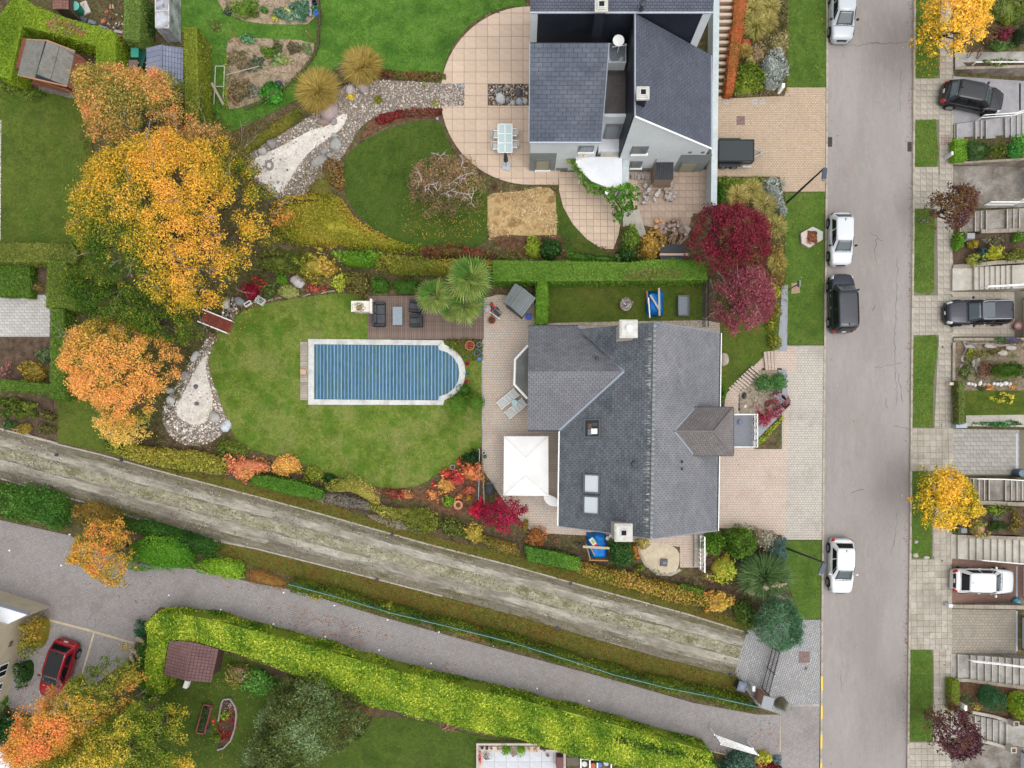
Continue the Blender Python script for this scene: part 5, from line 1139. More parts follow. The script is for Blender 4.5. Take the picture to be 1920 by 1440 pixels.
# loungers and canopy
WCAN=mat('white_canvas',[C(224,223,219),C(234,233,230)],.8,30,.02,.9,.05);LNG=mat('pale_grey_canvas',[C(196,198,194),C(208,210,206)],2,30,.05,.9,.1)
def lounger(px,py,lab):
 c=P(px,py,.35);t=thing('sun_lounger',lab,'sun lounger',(c[0],c[1],.085),radians(39),'sun loungers by the bay');Ln,W=L(44),L(15)
 fr=MB()
 for s in(-1,1):fr.box((0,s*W/2,.26),(Ln,.05,.06))
 fr.bl('frame',WTP,t)
 for s in(-1,1):
  for e in(-1,1):MX((e*(Ln/2-.15),s*(W/2),.12),(.05,.05,.25)).bl('leg',WTP,t)
 bevel(MX((Ln*.16,0,.33),(Ln*.66,W-.08,.08)).bl('mattress',LNG,t),.03);b=MX((0,0,0),(Ln*.33,W-.08,.08)).bl('backrest',LNG,t);bevel(b,.03);b.location=(-Ln*.33,0,.38);b.rotation_euler=(0,.3,0)
 for k in range(3):MX((Ln*(-.02+.16*k),0,.372),(.02,W-.1,.012)).bl('seam',FRAMEG,t)
lounger(952,748,'pale sun lounger on the left near the bay window');lounger(967,766,'pale sun lounger on the right near the bay window')
c=P(965,755,.45);t=thing('side_table','small round glass table between the two loungers','table',(c[0],c[1],.085));ML((0,0,.4),[(.22,0),(.22,.03),(.02,.04)],18).build('tabletop',plain('aqua_glass',C(170,205,205),.15),t,world=False);MT([(0,0,0),(0,0,.4)],.04,8).bl('leg',WTP,t)
t=thing('canopy_tent','large white canvas canopy on posts beside the slate house','canopy',P3(986,874,.085));zc0,zpk=2.45,2.72
cor=[P(945,818,zc0),P(1028,818,zc0),P(1028.5,930,zc0),P(944,929,zc0)];r0,r1=P(986,858,zpk),P(986,892,zpk)
A,B,Cq,Dq=[Vc((p[0],p[1],zc0))for p in cor];RA,RB_=Vc((r0[0],r0[1],zpk)),Vc((r1[0],r1[1],zpk))
for q in([B,A,RA],[Cq,B,RA,RB_],[Dq,Cq,RB_],[A,Dq,RB_,RA]):MB().plane(q[::-1]if(q[1]-q[0]).cross(q[2]-q[0]).z<0 else q,.015).build('canvas_panel',WCAN,t)
for a,b in zip(cor,cor[1:]+cor[:1]):MB().plane([(a[0],a[1],zc0-.16),(b[0],b[1],zc0-.16),(b[0],b[1],zc0),(a[0],a[1],zc0)][::-1],.02).build('valance',WCAN,t)
for p in cor:q=(p[0]*.985+r0[0]*.015,p[1]*.985+r0[1]*.015);MT([(q[0],q[1],.08),(q[0],q[1],zc0)],.04,8).build('post',WTP,t)
for e,r_ in((A,r0),(B,r0),(Cq,r1),(Dq,r1)):MT([(e[0],e[1],zc0+.02),((e[0]+r_[0])/2,(e[1]+r_[1])/2,zc0+.41),(r_[0],r_[1],zpk+.02)],.012,4).build('seam',WCAN,t)
c=P(1032,938,.9);t=thing('garden_table','white rounded table end showing from under the eaves by the canopy','table',(c[0],c[1],.085));tp=smooth(Q('1018 930 1022 941 1032 949 1048 950 1048 936 1028 926'),2);MP([(a-c[0],b-c[1])for a,b in PP(tp,.8)],.7,.78).bl('tabletop',WTP,t);MT([(0,0,0),(0,0,.7)],.06,8).bl('leg',WTP,t)
# pots, planters
TERRA=plain('terracotta',C(186,106,70),.8);TERRAL=plain('light_terracotta',C(206,140,104),.8);PWH=plain('pot_white',C(220,220,216),.5);PBLK=plain('pot_black',C(46,48,54),.5);PBLUE=plain('pot_blue',C(66,110,170),.4);SOILP=MATS['dark_soil']
def pot(px,py,r,h,m,label,pal=None,z=.08,ph=.35,leaf=.05,sq=False,name='flower_pot',dens=320,spread=1.1,group=None,rz=0.0):
 c=P(px,py,z+h);t=thing(name,label,'flower pot',(c[0],c[1],z),rz,group);rr=L(r)
 if sq:
  b=MB()
  for dx,dy,sx,sy in((rr-.03,0,.06,rr*2*sq),(-rr+.03,0,.06,rr*2*sq),(0,rr*sq-.03,rr*2-.12,.06),(0,-rr*sq+.03,rr*2-.12,.06)):b.box((dx,dy,h/2),(sx,sy,h))
  b.bl('pot',m,t);MX((0,0,h*.4),(rr*2-.12,rr*2*sq-.12,h*.7)).bl('potting_soil',SOILP,t)
 else:
  ML((0,0,0),[(rr*.7,0),(rr*.98,h*.92),(rr*1.05,h*.94),(rr*1.05,h),(rr*.86,h),(rr*.82,h*.8)],20).bl('pot',m,t);ML((0,0,h*.72),[(rr*.83,0),(rr*.83,.03),(.01,.05)],14).bl('potting_soil',SOILP,t)
 if pal:
  e=[(rr*spread*cos(a)*(1+.15*sin(3*a)),rr*spread*(sq or 1)*sin(a))for a in np.arange(16)*.3927];V,F,Cc=foliage(e,h*.8,h+ph,pal,dens=dens,leaf=leaf,core=0,lump=.08,seed=int(px));stuff(npmesh('plant',V,F,Cc,LEAF,t,world=False))
 return t
pot(859,947,8,.45,TERRAL,'wide empty terracotta pot in the shrub bed south of the lawn')
pot(848.5,876,4.6,.3,plain('pot_grey',C(160,160,156),.6),'small grey ring shaped pot at the lawn edge by the orange shrubs')
pot(881,648,8.5,.35,plain('basket_orange',C(190,120,70),.8),'orange basket planter filled with red leaves right of the pool',K('200 110 80 170 70 60 190 150 80'),ph=.12,spread=.85,leaf=.06)
pot(898,646,4.6,.3,plain('pot_pale_blue',C(120,150,165),.4),'blue rimmed pot beside the orange basket',K('60 80 40 90 110 60'),ph=.05,spread=.7)
pot(895,661,6,.3,PBLUE,'blue pot with round green plant below the basket',K('70 96 30 96 120 44'),ph=.4,spread=1.15)
pot(876,682,5,.25,TERRA,'pot of pinkish red flowers at the pool edge above the path',K('200 50 70 170 40 60 110 60 50'),ph=.2);pot(875,716,4,.25,TERRA,'pot of dark pink flowers at the pool edge below the path',K('200 50 80 120 60 50'),ph=.2);pot(877,701,3,.2,PBLUE,'tiny green plant pot midway along the rounded pool end',K('60 130 80 110 150 110'),ph=.15)
boxy('blue_box',899,673,.3,.26,.2,PBLUE,'small blue box on the pale path right of the pool','box',.08,.3)
pot(909,856,3.6,.25,PBLUE,'blue pot with green plant by the patio rail',K('40 120 50 70 140 70'),ph=.2);pot(907,849,3,.3,PWH,'white pot above the blue one by the patio rail')
pot(922,600,7,.3,plain('rust_pot',C(150,84,56),.8),'rusty brown planter with a white rim beside the mower',K('150 80 60 120 60 40'),ph=.1,spread=.7)
pot(1011,535,5,.3,TERRA,'orange pot right of the grey shed corner');pot(980,531,5,.3,TERRAL,'pale orange pot behind the grey shed')
pot(487,563,8,.3,PWH,'white square planter with green sprig at the lawn edge',K('90 130 70 200 205 200'),sq=.8,rz=-.6,ph=.25);pot(464,569,7,.25,PWH,'white oblong trough by the dark red shrub',None,sq=.5,rz=.55)
pot(928,351,4,.25,plain('pot_rose',C(176,90,84),.7),'small reddish pot at the edge of the straw bed',K('90 60 50 60 80 40'),ph=.1)
pot(671,1365,4,.2,PWH,'white ring pot with green leaves at the dark bed end',K('50 100 40 80 120 50'),ph=.1,spread=.7)
pot(1043,1014,3.4,.25,TERRA,'small white pot with red rim on the grass below the patio')
# barbecue, mower, sheds
c=P(918,918,.9);t=thing('covered_barbecue','barbecue under a dark cover between edging and canopy','barbecue',(c[0],c[1],.085));b=MB();q=[(0,.30,.3),(.4,.31,.32),(.7,.3,.33),(.86,.22,.28)]
sec=[[(sx*w2*copysign(abs(cos(a))**.5,cos(a)),l2*1.15*copysign(abs(sin(a))**.5,sin(a)),z)for a in np.arange(16)*.3927]for z,w2,l2 in q for sx in(1,)]
b.add([p for s in sec for p in s],[(r_*16+i,r_*16+(i+1)%16,(r_+1)*16+(i+1)%16,(r_+1)*16+i)for r_ in range(3)for i in range(16)]+[tuple(48+i for i in range(16))]);b.build('cover',plain('cover_black',C(50,54,60),.7),t,world=False,smooth=True);MX((0,.42,.75),(.5,.12,.05)).bl('side_shelf',PBLK,t)
c=P(925,580,.5);t=thing('lawn_mower','red and black lawn mower beside the grey shed','lawn mower',(c[0],c[1],.085),-.75);RED=plain('mower_red',C(205,40,46),.35)
for s,x_ in((1,-.2),(-1,-.2)):bevel(MX((x_,s*.17,.25),(.42,.16,.2)).bl('deck_cover',RED,t),.04)
bevel(MX((-.15,0,.36),(.3,.26,.2)).bl('engine',PBLK,t),.04);MX((.35,0,.3),(.55,.2,.25)).bl('grass_bag',PBLK,t);MT([(-.1,.2,.3),(.7,.2,.8),(.7,-.2,.8),(-.1,-.2,.3)],.018,5).bl('handle',PBLK,t)
for x_ in(-.4,.15):
 for s in(-1,1):b=MB();b.tube([(x_,s*.26,.12),(x_,s*.32,.12)],.12,12);b.bl('wheel',PBLK,t)
c=P(913,577,.9);t=thing('electric_kettle_grill','round pale lid and pole leaning beside the mower','grill',(c[0],c[1],.085));t.name='kettle_grill';ML((0,0,.5),[(.1,0),(.26,.1),(.26,.16),(.05,.3)],18).build('grill_lid',plain('grill_grey',C(170,172,170),.4),t,world=False);MT([(0,0,0),(0,0,.5)],.05,6).bl('stand',FRAMEG,t);MT([(.1,-.1,.1),(.9,-.75,.5)],.03,6).bl('pole',WTP,t)
def gabled(name,label,cat,ridge,corners,zr_,ze,roofm,wallm,tw=.5,thh=.22,lift=.015,wi=.15,parts=False,tname='roof_board'):
 """small building: ridge (2 pts px), corners a0,a1 (eave one side along the ridge), b0,b1 (other side)"""
 r0,r1=[P3(x,y,zr_)for x,y in ridge];a0,a1,b0,b1=[P3(x,y,ze)for x,y in corners];cx,cy2=np.mean([a0[:2],a1[:2],b0[:2],b1[:2]],0)
 t=thing(name,label,cat,(cx,cy2,.05));roofplane(t,[r0,r1,a1,a0],roofm,'roof_slope',tw,thh,lift,tname=tname,parts=parts,stagger=0);roofplane(t,[r0,r1,b1,b0],roofm,'roof_slope',tw,thh,lift,tname=tname,parts=parts,stagger=0)
 k=lambda p:(p[0]+(cx-p[0])*wi,p[1]+(cy2-p[1])*wi);MP([k(a0),k(a1),k(b1),k(b0)],.03,ze-.03).build('wall',wallm,t)
 for r_,p,q in((r0,a0,b0),(r1,a1,b1)):
  p,q=k(p),k(q);rr=k(r_);MB().plane([(p[0],p[1],ze-.05),(q[0],q[1],ze-.05),(rr[0],rr[1],zr_-.08)],.05).build('gable_wall',wallm,t)
 MT([Vc(r0)+Vc((0,0,.02)),Vc(r1)+Vc((0,0,.02))],.05,6).build('ridge_cap',roofm,t)
 return t
SHG=mat('grey_shed_plastic',[C(112,118,118),C(124,130,130)],1,14,.1,.7,.2,piece=.06,stains=[(C(120,116,60),.5,.62,.76)],sscale=1.4)
gabled('garden_shed','small grey shed with ribbed pitched roof beside the narrow hedge','shed',[(982,541),(957,575)],Q('966 531 944 568 1004.5 559 979 595'),2.3,1.9,SHG,plain('shed_side',C(84,84,86),.8),5,.16,.02)
boxy('blue_crate',991,593,.36,.38,.35,plain('blue_plastic',C(30,80,190),.35),'bright blue plastic crate behind the grey shed','crate',.08,-.1)
# summer house top left (half gone into the hedge)
FELT=mat('grey_roof_felt',[C(112,112,104),C(128,127,120),C(120,116,106)],1.4,30,.2,.95,.3);CEDAR=mat('brown_boards',[C(118,72,54),C(134,84,64)],1.5,14,.16,.8,.3,aniso=(6,1,1))
zr_,ze_=3.3,2.5
a,b=P3(88,76,zr_),P3(66,148,zr_)# ridge
t=thing('summer_house','brown wooden summer house with grey felt roof inside the clipped hedge','shed',P3(90,115,.05))
e1,e2,f1,f2=P3(50,74,ze_),P3(34,141,ze_),P3(141,96,ze_),P3(126,162,ze_)
roofplane(t,[a,b,e2,e1],FELT,'roof_slope',9,1.0,.006,tname='felt_strip',stagger=0);roofplane(t,[a,b,f2,f1],FELT,'roof_slope',9,1.0,.006,tname='felt_strip',stagger=0)
g1,g2=P3(165,118,1.9),P3(152,178,1.9);roofplane(t,[f1,f2,g2,g1],CEDAR,'lean_to_roof',.14,9,.01,tname='roof_board',stagger=0)
k=[P(53,80,1.3),P(41,136,1.3),P(147,172,1.3),P(160,112,1.3)];MP(k,.03,2.0,CEDAR).build('wall',CEDAR,t)
for p,q,r_ in((e1,f1,a),(e2,f2,b)):MT([p,r_,q],.05,5).build('verge_trim',plain('tan_trim',C(184,134,100),.7),t);MB().plane([Vc(p)*.98+Vc((0,0,-.1)),Vc(q)*.98+Vc((0,0,-.1)),Vc(r_)+Vc((0,0,-.12))],.04).build('gable_wall',CEDAR,t)
for px,py in((73,153),(125,168)):
 c=P(px,py,1.5);w_=MX((c[0],c[1]-.05,1.45),(.55,.08,.5),-.3).build('window',MATS['tan_trim'],t);MX((c[0]+.012,c[1]-.1,1.47),(.42,.05,.38),-.3).build('window_pane',GLASSD,w_,False)
MP(PP(Q('74 162 150 180 148 188 74 171')),-.03,.09,CONCD).build('step_slab',CONCD,t)
# neighbours' outbuildings
gabled('garden_shed','blue grey metal shed with ribbed roof partly under orange leaves','shed',[(304,84),(302,160)],Q('275 90 275 160 344 90 344 160'),2.7,2.2,mat('blue_grey_sheet',[C(122,128,146),C(134,140,158)],1,14,.08,.55,.2,piece=.05),plain('shed_blue_side',C(90,94,110),.7),.36,.19,.02)
t=gabled('garden_shed','purple brown tiled shed in the corner of the bright hedge','shed',[(358,1203),(346,1276)],Q('318 1201 307 1265 410 1217 396 1279'),2.6,2.2,mat('purple_brown_tiles',[C(112,84,82),C(124,94,92)],1,14,.1,.8,.2,piece=.1),plain('shed_wood',C(90,66,56),.8),.22,.24,.018)
t=gabled('garden_shed','small brown tiled roof cut by the top edge','shed',[(114,-20),(114,17)],Q('99 -20 99 18 129 -20 129 18'),1.9,1.75,mat('small_brown_tiles',[C(128,90,80),C(142,102,92)],2,20,.12,.8,.2,piece=.12),plain('shed_wood2',C(90,76,64),.8),.2,.18,.015)
boxy('bench',348,1284,.3,.55,.45,WTP,'white bench end sticking out below the purple brown shed','bench',.08,-.35)
# glasshouse: frame and panes
t=thing('greenhouse','old narrow glasshouse with rusty white frame by the dark hedge','greenhouse',P3(312,30,.05));MG=mat('milky_glass',[C(120,118,124),C(170,172,180),C(196,200,206)],1.2,8,.15,.25,.05,spec=.6)
zt=2.0;q=Q('291 -30 316 -30 316 52 292 52')
fx=[P(292,y,zt)[1]for y in(-30,20,52)]
for(xa,xb),(ya,yb)in(((291.5,316),(-28,19)),((291.5,316),(21,51))):MP(PP(rect(xa+1.5,ya,xb-1.5,yb),zt),zt-.03,zt,MG).build('roof_pane',MG,t)
fr=MB();RW=mat('rusty_white_frame',[C(170,140,122),C(206,200,194),C(214,210,206)],3,12,.1,.6,.2)
for ln in([(291,-30),(292,52)],[(316,-30),(316,52)],[(291,20),(316,20)],[(292,52),(316,52)]):fr.tube([P3(x,y,zt+.02)for x,y in ln],.05,4)
for x,y in((292,52),(316,52),(316,20),(316,-20),(291,-20)):c=P(x,y,zt);fr.tube([(c[0],c[1],.03),(c[0],c[1],zt)],.04,4)
fr.build('frame',RW,t)
for a,b,z1 in(((316,-28),(316,20),zt),((316,20),(316,52),zt),((292,52),(316,52),zt)):p,q2=P(*a,zt),P(*b,zt);MB().plane([(p[0],p[1],.1),(q2[0],q2[1],.1),(q2[0]+.001,q2[1],z1-.06),(p[0]+.001,p[1],z1-.06)],.02).build('side_pane',MG,t)
# bins, butts and junk of the top left plot
boxy('compost_bin',253,99,.5,.62,1.0,plain('green_plastic',C(40,120,104),.5),'green plastic bin with square lid beside the metal shed','bin',.06,0,plain('green_lid',C(52,150,130),.5));boxy('compost_bin',250,122,.6,.66,.9,plain('black_plastic',C(48,46,48),.6),'black bin with a rusty lid below the green one','bin',.06,0,plain('rusty_lid',C(122,102,96),.8));boxy('tool_chest',265,108,.5,1.3,.6,plain('dark_green_box',C(20,78,66),.5),'dark green chest against the metal shed wall','chest',.06,-.3)
t=thing('water_butt','round green water butt among the clutter behind the hedge','water butt',P3(141,14,.05));c=P(141,12,.9);ML((c[0],c[1],.05),[(.28,0),(.33,.5),(.31,.9)],18).build('butt',plain('butt_green',C(30,120,96),.5),t);ML((c[0],c[1],.95),[(.33,0),(.33,.04),(.03,.08)],18).build('lid',plain('butt_lid',C(110,186,170),.5),t)
JUNK=[('plank',158,14,.6,.9,(200,192,184),'bundle of pale boards next to the green water butt',.4),('grey_tub',137,26,.5,.26,(110,124,146),'grey blue tub below the brown roof',.0),('slate_pile',155,34,.6,.3,(84,90,100),'dark slates leaning behind the hedge corner',-.5),('metal_sheet',172,41,.55,.26,(120,130,144),'blue grey metal sheet lying behind the hedge',-.3),('metal_sheet',192,50,.6,.14,(128,146,150),'narrow pale sheet between hedge and rubble',-.25),('plank',222,59,.6,.2,(176,180,180),'pale plank at the foot of the dark hedge',-.2),('plank',225,66,.5,.12,(170,96,84),'reddish plank beside the dark hedge',-.2),('clay_pot',193,39,.26,.26,(200,110,76),'orange clay pot on the rubble heap',.3),('clay_pot',200,21,.2,.2,(190,100,76),'small orange clay pot above the rubble',.3),('roof_tile',206,12,.12,.3,(186,150,130),'tan roof tile standing in a row of tiles',.1),('roof_tile',211,12,.12,.3,(200,170,150),'pale roof tile at the end of the row',.1)]
for n_,x,y,sx,sy,cc,lab,rz in JUNK:boxy(n_,x,y,sx,sy,.18,plain('junk_'+n_+str(x),C(*cc),.8),lab,n_.replace('_',' '),.06,rz)
pebbles('rubble',Q('185 22 228 20 232 62 205 60 190 44'),.05,K('150 140 130 120 104 92 176 168 160 140 90 70'),.1,26,5)
# cold frame of poles, planks, stakes in the vegetable plot
t=thing('bean_frame','leaning frame of grey poles at the left of the vegetable plot','frame',P3(408,160,.05));PO=plain('grey_pole',C(176,172,164),.7)
for a,b in(((404,124,1.3),(401,196,.4)),((421,124,1.3),(418,196,.4)),((404,124,1.3),(421,124,1.3)),((403,162,.9),(420,162,.9))):MT([P3(*a),P3(*b)],.035,6).build('pole',PO,t)
o=MX((0,0,0),(.16,1.75,.05)).build('plank',plain('grey_wood',C(160,146,126),.8));c=P3(408,176,1.2);o.location=c;o.rotation_euler=(0,0,.5);tag(o,'loose grey plank lying across the bean frame','plank')
for a,b,lab in(((430,55,1.6),(451,85,.05),'leaning tan stake at the top of the vegetable plot'),((574,58,1.5),(588,76,.05),'leaning tan stake at the corner of the woven fence'),((424,172,1.4),(446,199,.05),'orange brown stake beside the frame of poles'),((544,74,1.2),(548,88,.05),'thin stake near the upper edge of the plot')):
 tag(MT([P3(*a),P3(*b)],.045,6).build('garden_stake',plain('stake_wood',C(176,128,84),.8)),lab,'stake')
tag(MT([P3(425,140,1.0),P3(486,124,1.0)],.03,6).build('garden_pole',PO),'long pale pole lying across the bean stalks','pole')
# woven fence round the vegetable plot: pickets one by one
t=thing('picket_fence','low woven picket fence curving round the vegetable plot','fence',P3(560,120,.05));PK=mat('grey_pickets',[C(112,94,80),C(140,122,106)],2,20,.2,.9,.3,piece=.25)
line=smooth(Q('597 -10 599 20 598 50 597 78 590 100 575 122 553 146 530 166 505 182 480 196 455 205'),0)
acc=0;pts=[]
for a,b in zip(line,line[1:]):
 d=hypot(b[0]-a[0],b[1]-a[1]);n=int(d/3.4)
 pts+=[((a[0]+(b[0]-a[0])*i/n),(a[1]+(b[1]-a[1])*i/n),atan2(b[1]-a[1],b[0]-a[0]))for i in range(n)]
for x,y,an in pts:
 c=P(x,y,.4);top=Vc((c[0]+R.uniform(-.02,.02),c[1]+R.uniform(-.02,.02),.75+R.uniform(-.05,.05)));o=MX((0,0,.35),(.03,.075,.72)).build('picket',PK,t);o.matrix_parent_inverse=Matrix.Translation(-Vc(t.location));o.location=(c[0],c[1],.03);o.rotation_euler=(R.uniform(-.1,.1),R.uniform(-.08,.08),-an)
for z in(.3,.6):MT([P3(x,y,z)for x,y,_ in pts],.02,4).build('fence_wire',PK,t)
boxy('planter_box',582,16,.16,1.0,.3,plain('frame_grey',C(150,152,150),.6),'grey frame side of the cabbage bed','bed frame',.06)
for px,py,m,lab in((592,15,plain('bucket_green',C(40,140,80),.4),'green watering can by the fence'),(592.5,24,plain('bucket_blue',C(80,140,220),.4),'light blue bucket below the green can'),(589,3,plain('bin_navy',C(30,52,70),.5),'dark blue barrel at the top of the fence')):
 c=P(px,py,.4);o=ML((0,0,0),[(.14,0),(.17,.36),(.15,.36),(.12,.1)],14).build('bucket',m);o.location=(c[0],c[1],.06);tag(o,lab,'bucket')
boxy('seed_tray',427,21,.55,.5,.12,plain('tray_black',C(48,52,52),.8),'black seed tray at the edge of the upper bed','tray',.06,-.5)
# stream bed terrace table and parasol
c=P(947,260,.75);t=thing('garden_table','white dining table with pale blue glass top on the round terrace','table',(c[0],c[1],.1));TG=plain('pale_blue_glass',C(196,214,214),.12,grain=.03)
sx,sy=L(26),L(52)
for i in range(2):
 for j in range(3):MX((-sx/4+i*sx/2,-sy/3+j*sy/3,.72),(sx/2-.05,sy/3-.05,.03)).bl('glass_panel',TG,t)
b=MB()
for ox,oy,wx,wy in((sx/2,0,.06,sy+.06),(-sx/2,0,.06,sy+.06),(0,0,.05,sy),(0,sy/2,sx,.06),(0,-sy/2,sx,.06),(0,sy/6,sx-.06,.05),(0,-sy/6,sx-.06,.05)):b.box((ox,oy,.71),(wx,wy,.05))
b.bl('frame',WTP,t)
for ox in(-1,1):
 for oy in(-1,1):MX((ox*(sx/2-.05),oy*(sy/2-.05),.34),(.05,.05,.68)).bl('leg',WTP,t)
def chair(px,py,rz,label):
 c=P(px,py,.5);t=thing('garden_chair',label,'chair',(c[0],c[1],.1),rz,'white chairs at the dining table');CH_=LNG
 bevel(MX((0,0,.42),(.5,.5,.05)).bl('seat',CH_,t),.02);o=MX((0,0,0),(.05,.5,.5)).bl('backrest',CH_,t);bevel(o,.02);o.location=(-.27,0,.68);o.rotation_euler=(0,-.2,0)
 for sx_ in(-1,1):
  for sy_ in(-1,1):MX((sx_*.22,sy_*.22,.2),(.035,.035,.4)).bl('leg',WTP,t)
  MX((0,sx_*.25,.62),(.45,.04,.03)).bl('armrest',WTP,t)
chair(931,254,0,'white chair on the left side of the dining table, upper one');chair(930,275,0,'white chair on the left side of the dining table, nearer the parasol');chair(963,250,pi,'white chair on the right side of the dining table, upper one');chair(964,272,pi,'white chair on the right side of the dining table, lower one')
c=P(949,312,.1);t=thing('closed_parasol','closed dark grey parasol on a pale square foot below the dining table','parasol',(c[0],c[1],.1));bevel(MX((0,0,.06),(.55,.55,.1),-.3).build('foot',plain('foot_grey',C(180,190,198),.5),t,world=False),.02);MT([(0,0,.1),(0,.0,2.4)],.025,8).bl('pole',FRAMEG,t)
o=ML((0,0,0),[(.1,.0),(.17,.25),(.13,.8),(.1,1.3),(.03,1.45)],12).build('folded_canvas',plain('charcoal_canvas',C(62,66,76),.9),t,world=False);o.location=(0,0,.95)
boxy('log_shelter',1245.5,321,L(33),L(29),1.75,plain('shelter_wood',C(150,130,112),.8),'small log shelter with black corrugated roof against the white house','shelter',.08)
sh_=bpy.data.objects['log_shelter'];
for k in range(9):MX((-L(33)/2+L(33)*(k+.5)/9,0,1.8),(L(33)/9-.03,L(31),.05)).build('roof_rib',plain('corrugated_black',C(50,52,58),.5),sh_,world=False)
# firewood
WOODP=[plain('split_wood_'+str(i),C(*c),.9,grain=.2)for i,c in enumerate(K('176 166 160 160 146 138 190 182 176 148 122 104 198 150 110'))]
def log(px,py,ln,rad,rz,z,m,label,group,tilt=0.0,split=False):
 c=P(px,py,z);b=MB()
 if split:b.prism([(-rad,-rad*.7),(rad,-rad*.8),(rad*.75,rad*.7),(-rad*.5,rad*.9)],-ln/2,ln/2)
 else:b.tube([(0,0,-ln/2),(0,0,ln/2)],rad,9)
 o=b.build('firewood_log',m);o.location=(c[0],c[1],z);o.rotation_euler=(pi/2+tilt,0,rz);tag(o,label,'log',group)
r=random.Random(11)
for i in range(16):log(1183+i*2.2,331+r.uniform(-1.5,1.5),.36,.05,r.uniform(-.15,.15),.25,WOODP[r.randrange(3)],'grey split log in the stacked row under the house wall','logs stacked under the wall',0,True)
for i in range(15):log(1230+i*2.4,346+r.uniform(-1.5,1.5),.36,.05,r.uniform(-.2,.2),.2,WOODP[r.randrange(4)],'narrow split log in the row below the log shelter','logs in a row below the shelter',0,True)
for i in range(34):
 x,y=(r.uniform(1206,1222),r.uniform(342,382))if i<12 else(r.uniform(1226,1272),r.uniform(354,379));log(x,y,.32,r.uniform(.1,.16),r.uniform(0,3),.22+r.uniform(0,.15),WOODP[r.randrange(3)],'pale chopped log in the loose heap on the terrace','chopped logs heaped on the terrace',r.choice([0,1.3,1.57]),r.random()<.6)
for i in range(34):
 x,y=r.uniform(1217,1290),r.uniform(412,442);log(x,y,.32,r.uniform(.1,.18),r.uniform(0,3),.25+r.uniform(0,.2),WOODP[[0,1,3,4,3][r.randrange(5)]],'round sawn log in the mixed heap beside the dark red maple','sawn logs heaped beside the maple',r.choice([0,1.57,1.3]),r.random()<.3)
for i in range(10):log(r.uniform(1255,1290),r.uniform(436,456),.9,.05,1.2+r.uniform(-.6,.6)+pi/2,.3+r.uniform(0,.1),WOODP[3],'long brown branch lying at the bottom of the log heap','branches at the bottom of the log heap')
t=thing('lean_to','black ribbed low roof panels with pale rail behind the log heap','shelter',P3(1260,468,.05))
for y0,y1 in((458,474),(480,487)):
 n=15
 for k in range(n):x0,x1=1238+48*k/n,1238+48*(k+1)/n-.5;MP(PP(rect(x0,y0,x1,y1),1.0),.93,1.0).build('roof_rib',MATS['corrugated_black'],t)
MP(PP(rect(1237,475,1290,479),1.05),.2,1.06).build('front_rail',plain('pale_timber',C(196,170,150),.8),t)
# skips of tarpaulin, raised planter, bell pot, steps
TARP=mat('blue_tarpaulin',[C(0,108,190),C(10,124,206),C(4,98,176)],1.6,6,.16,.45,.5,bdist=.1)
def tarp(label,poly,h,par=None,seed=0):
 wpz=PP(poly,h);c=np.mean(wpz,0);t=thing('covered_pile',label,'tarpaulin',(c[0],c[1],.06));q=np.array(wpz);lo,hi=q.min(0),q.max(0);n=18;gv=[]
 ok={};b=MB()
 for j in range(n+1):
  for i in range(n+1):
   p=lo+(hi-lo)*np.array([i/n,j/n]);d=edist([p],wpz)[0]*(1 if inside([p],wpz)[0]else-1);z=.1+h*min(1,max(0,(d+.02)/.22))+.08*float(noise(np.array([[p[0],p[1],0]]),4.5,seed)[0]);ok[i,j]=d>-.12;gv.append((p[0],p[1],z))
 b.add(gv,[(j*(n+1)+i,j*(n+1)+i+1,(j+1)*(n+1)+i+1,(j+1)*(n+1)+i)for j in range(n)for i in range(n)if ok[i,j]and ok[i+1,j]and ok[i,j+1]and ok[i+1,j+1]]);o=b.build('sheet',TARP,t,smooth=True);s=o.modifiers.new('thick','SOLIDIFY');s.thickness=.015
 MP([(c[0]+(x-c[0])*.8,c[1]+(y-c[1])*.8)for x,y in wpz],.03,h*.8).build('pile',BARK,t);return t
tarp('blue tarpaulin over a pile with planks on the north lawn',Q('1215 545 1243 543 1246 585 1240 591 1216 588 1213 580'),.7,seed=2)
tarp('crumpled blue tarpaulin over materials against the south wall',Q('1101 1002 1120 999 1135 1002 1139 1020 1140 1040 1138 1048 1110 1048 1104 1030'),.7,seed=6)
PLK=plain('grey_plank',C(190,182,172),.8)
def plank(a,b,wd,z,label,m=PLK,th_=.04):
 p,q=Vc(P3(*a,z)),Vc(P3(*b,z));o=MX((0,0,0),((q-p).length,L(wd),th_)).build('plank',m);o.location=(p+q)/2;o.rotation_euler=(0,0,atan2(q.y-p.y,q.x-p.x));tag(o,label,'plank');return o
plank((1235.5,540),(1236.5,592),3.6,.9,'upright grey plank on the right of the blue pile');plank((1219,553),(1236,580),3.4,.95,'diagonal grey plank across the blue pile');plank((1216,558),(1218.5,596),2,.88,'thin white plank on the left edge of the blue pile',WTP);plank((1213,545),(1214.5,570),2,.8,'tan batten beside the blue pile',MATS['stake_wood'])
plank((1093,1025),(1143,1028),4.4,1.0,'long pale plank over the crumpled blue tarpaulin',plain('pale_plank',C(196,176,146),.8));plank((1099,1020),(1107,1050),1.8,.9,'thin batten along the left of the crumpled tarpaulin',MATS['stake_wood']);plank((1104,1050),(1140,1051.5),1.8,.9,'thin batten along the bottom of the crumpled tarpaulin',MATS['stake_wood']);plank((1108,1028),(1115,1041),2,.98,'short brown handle lying on the crumpled tarpaulin',MATS['stake_wood'])
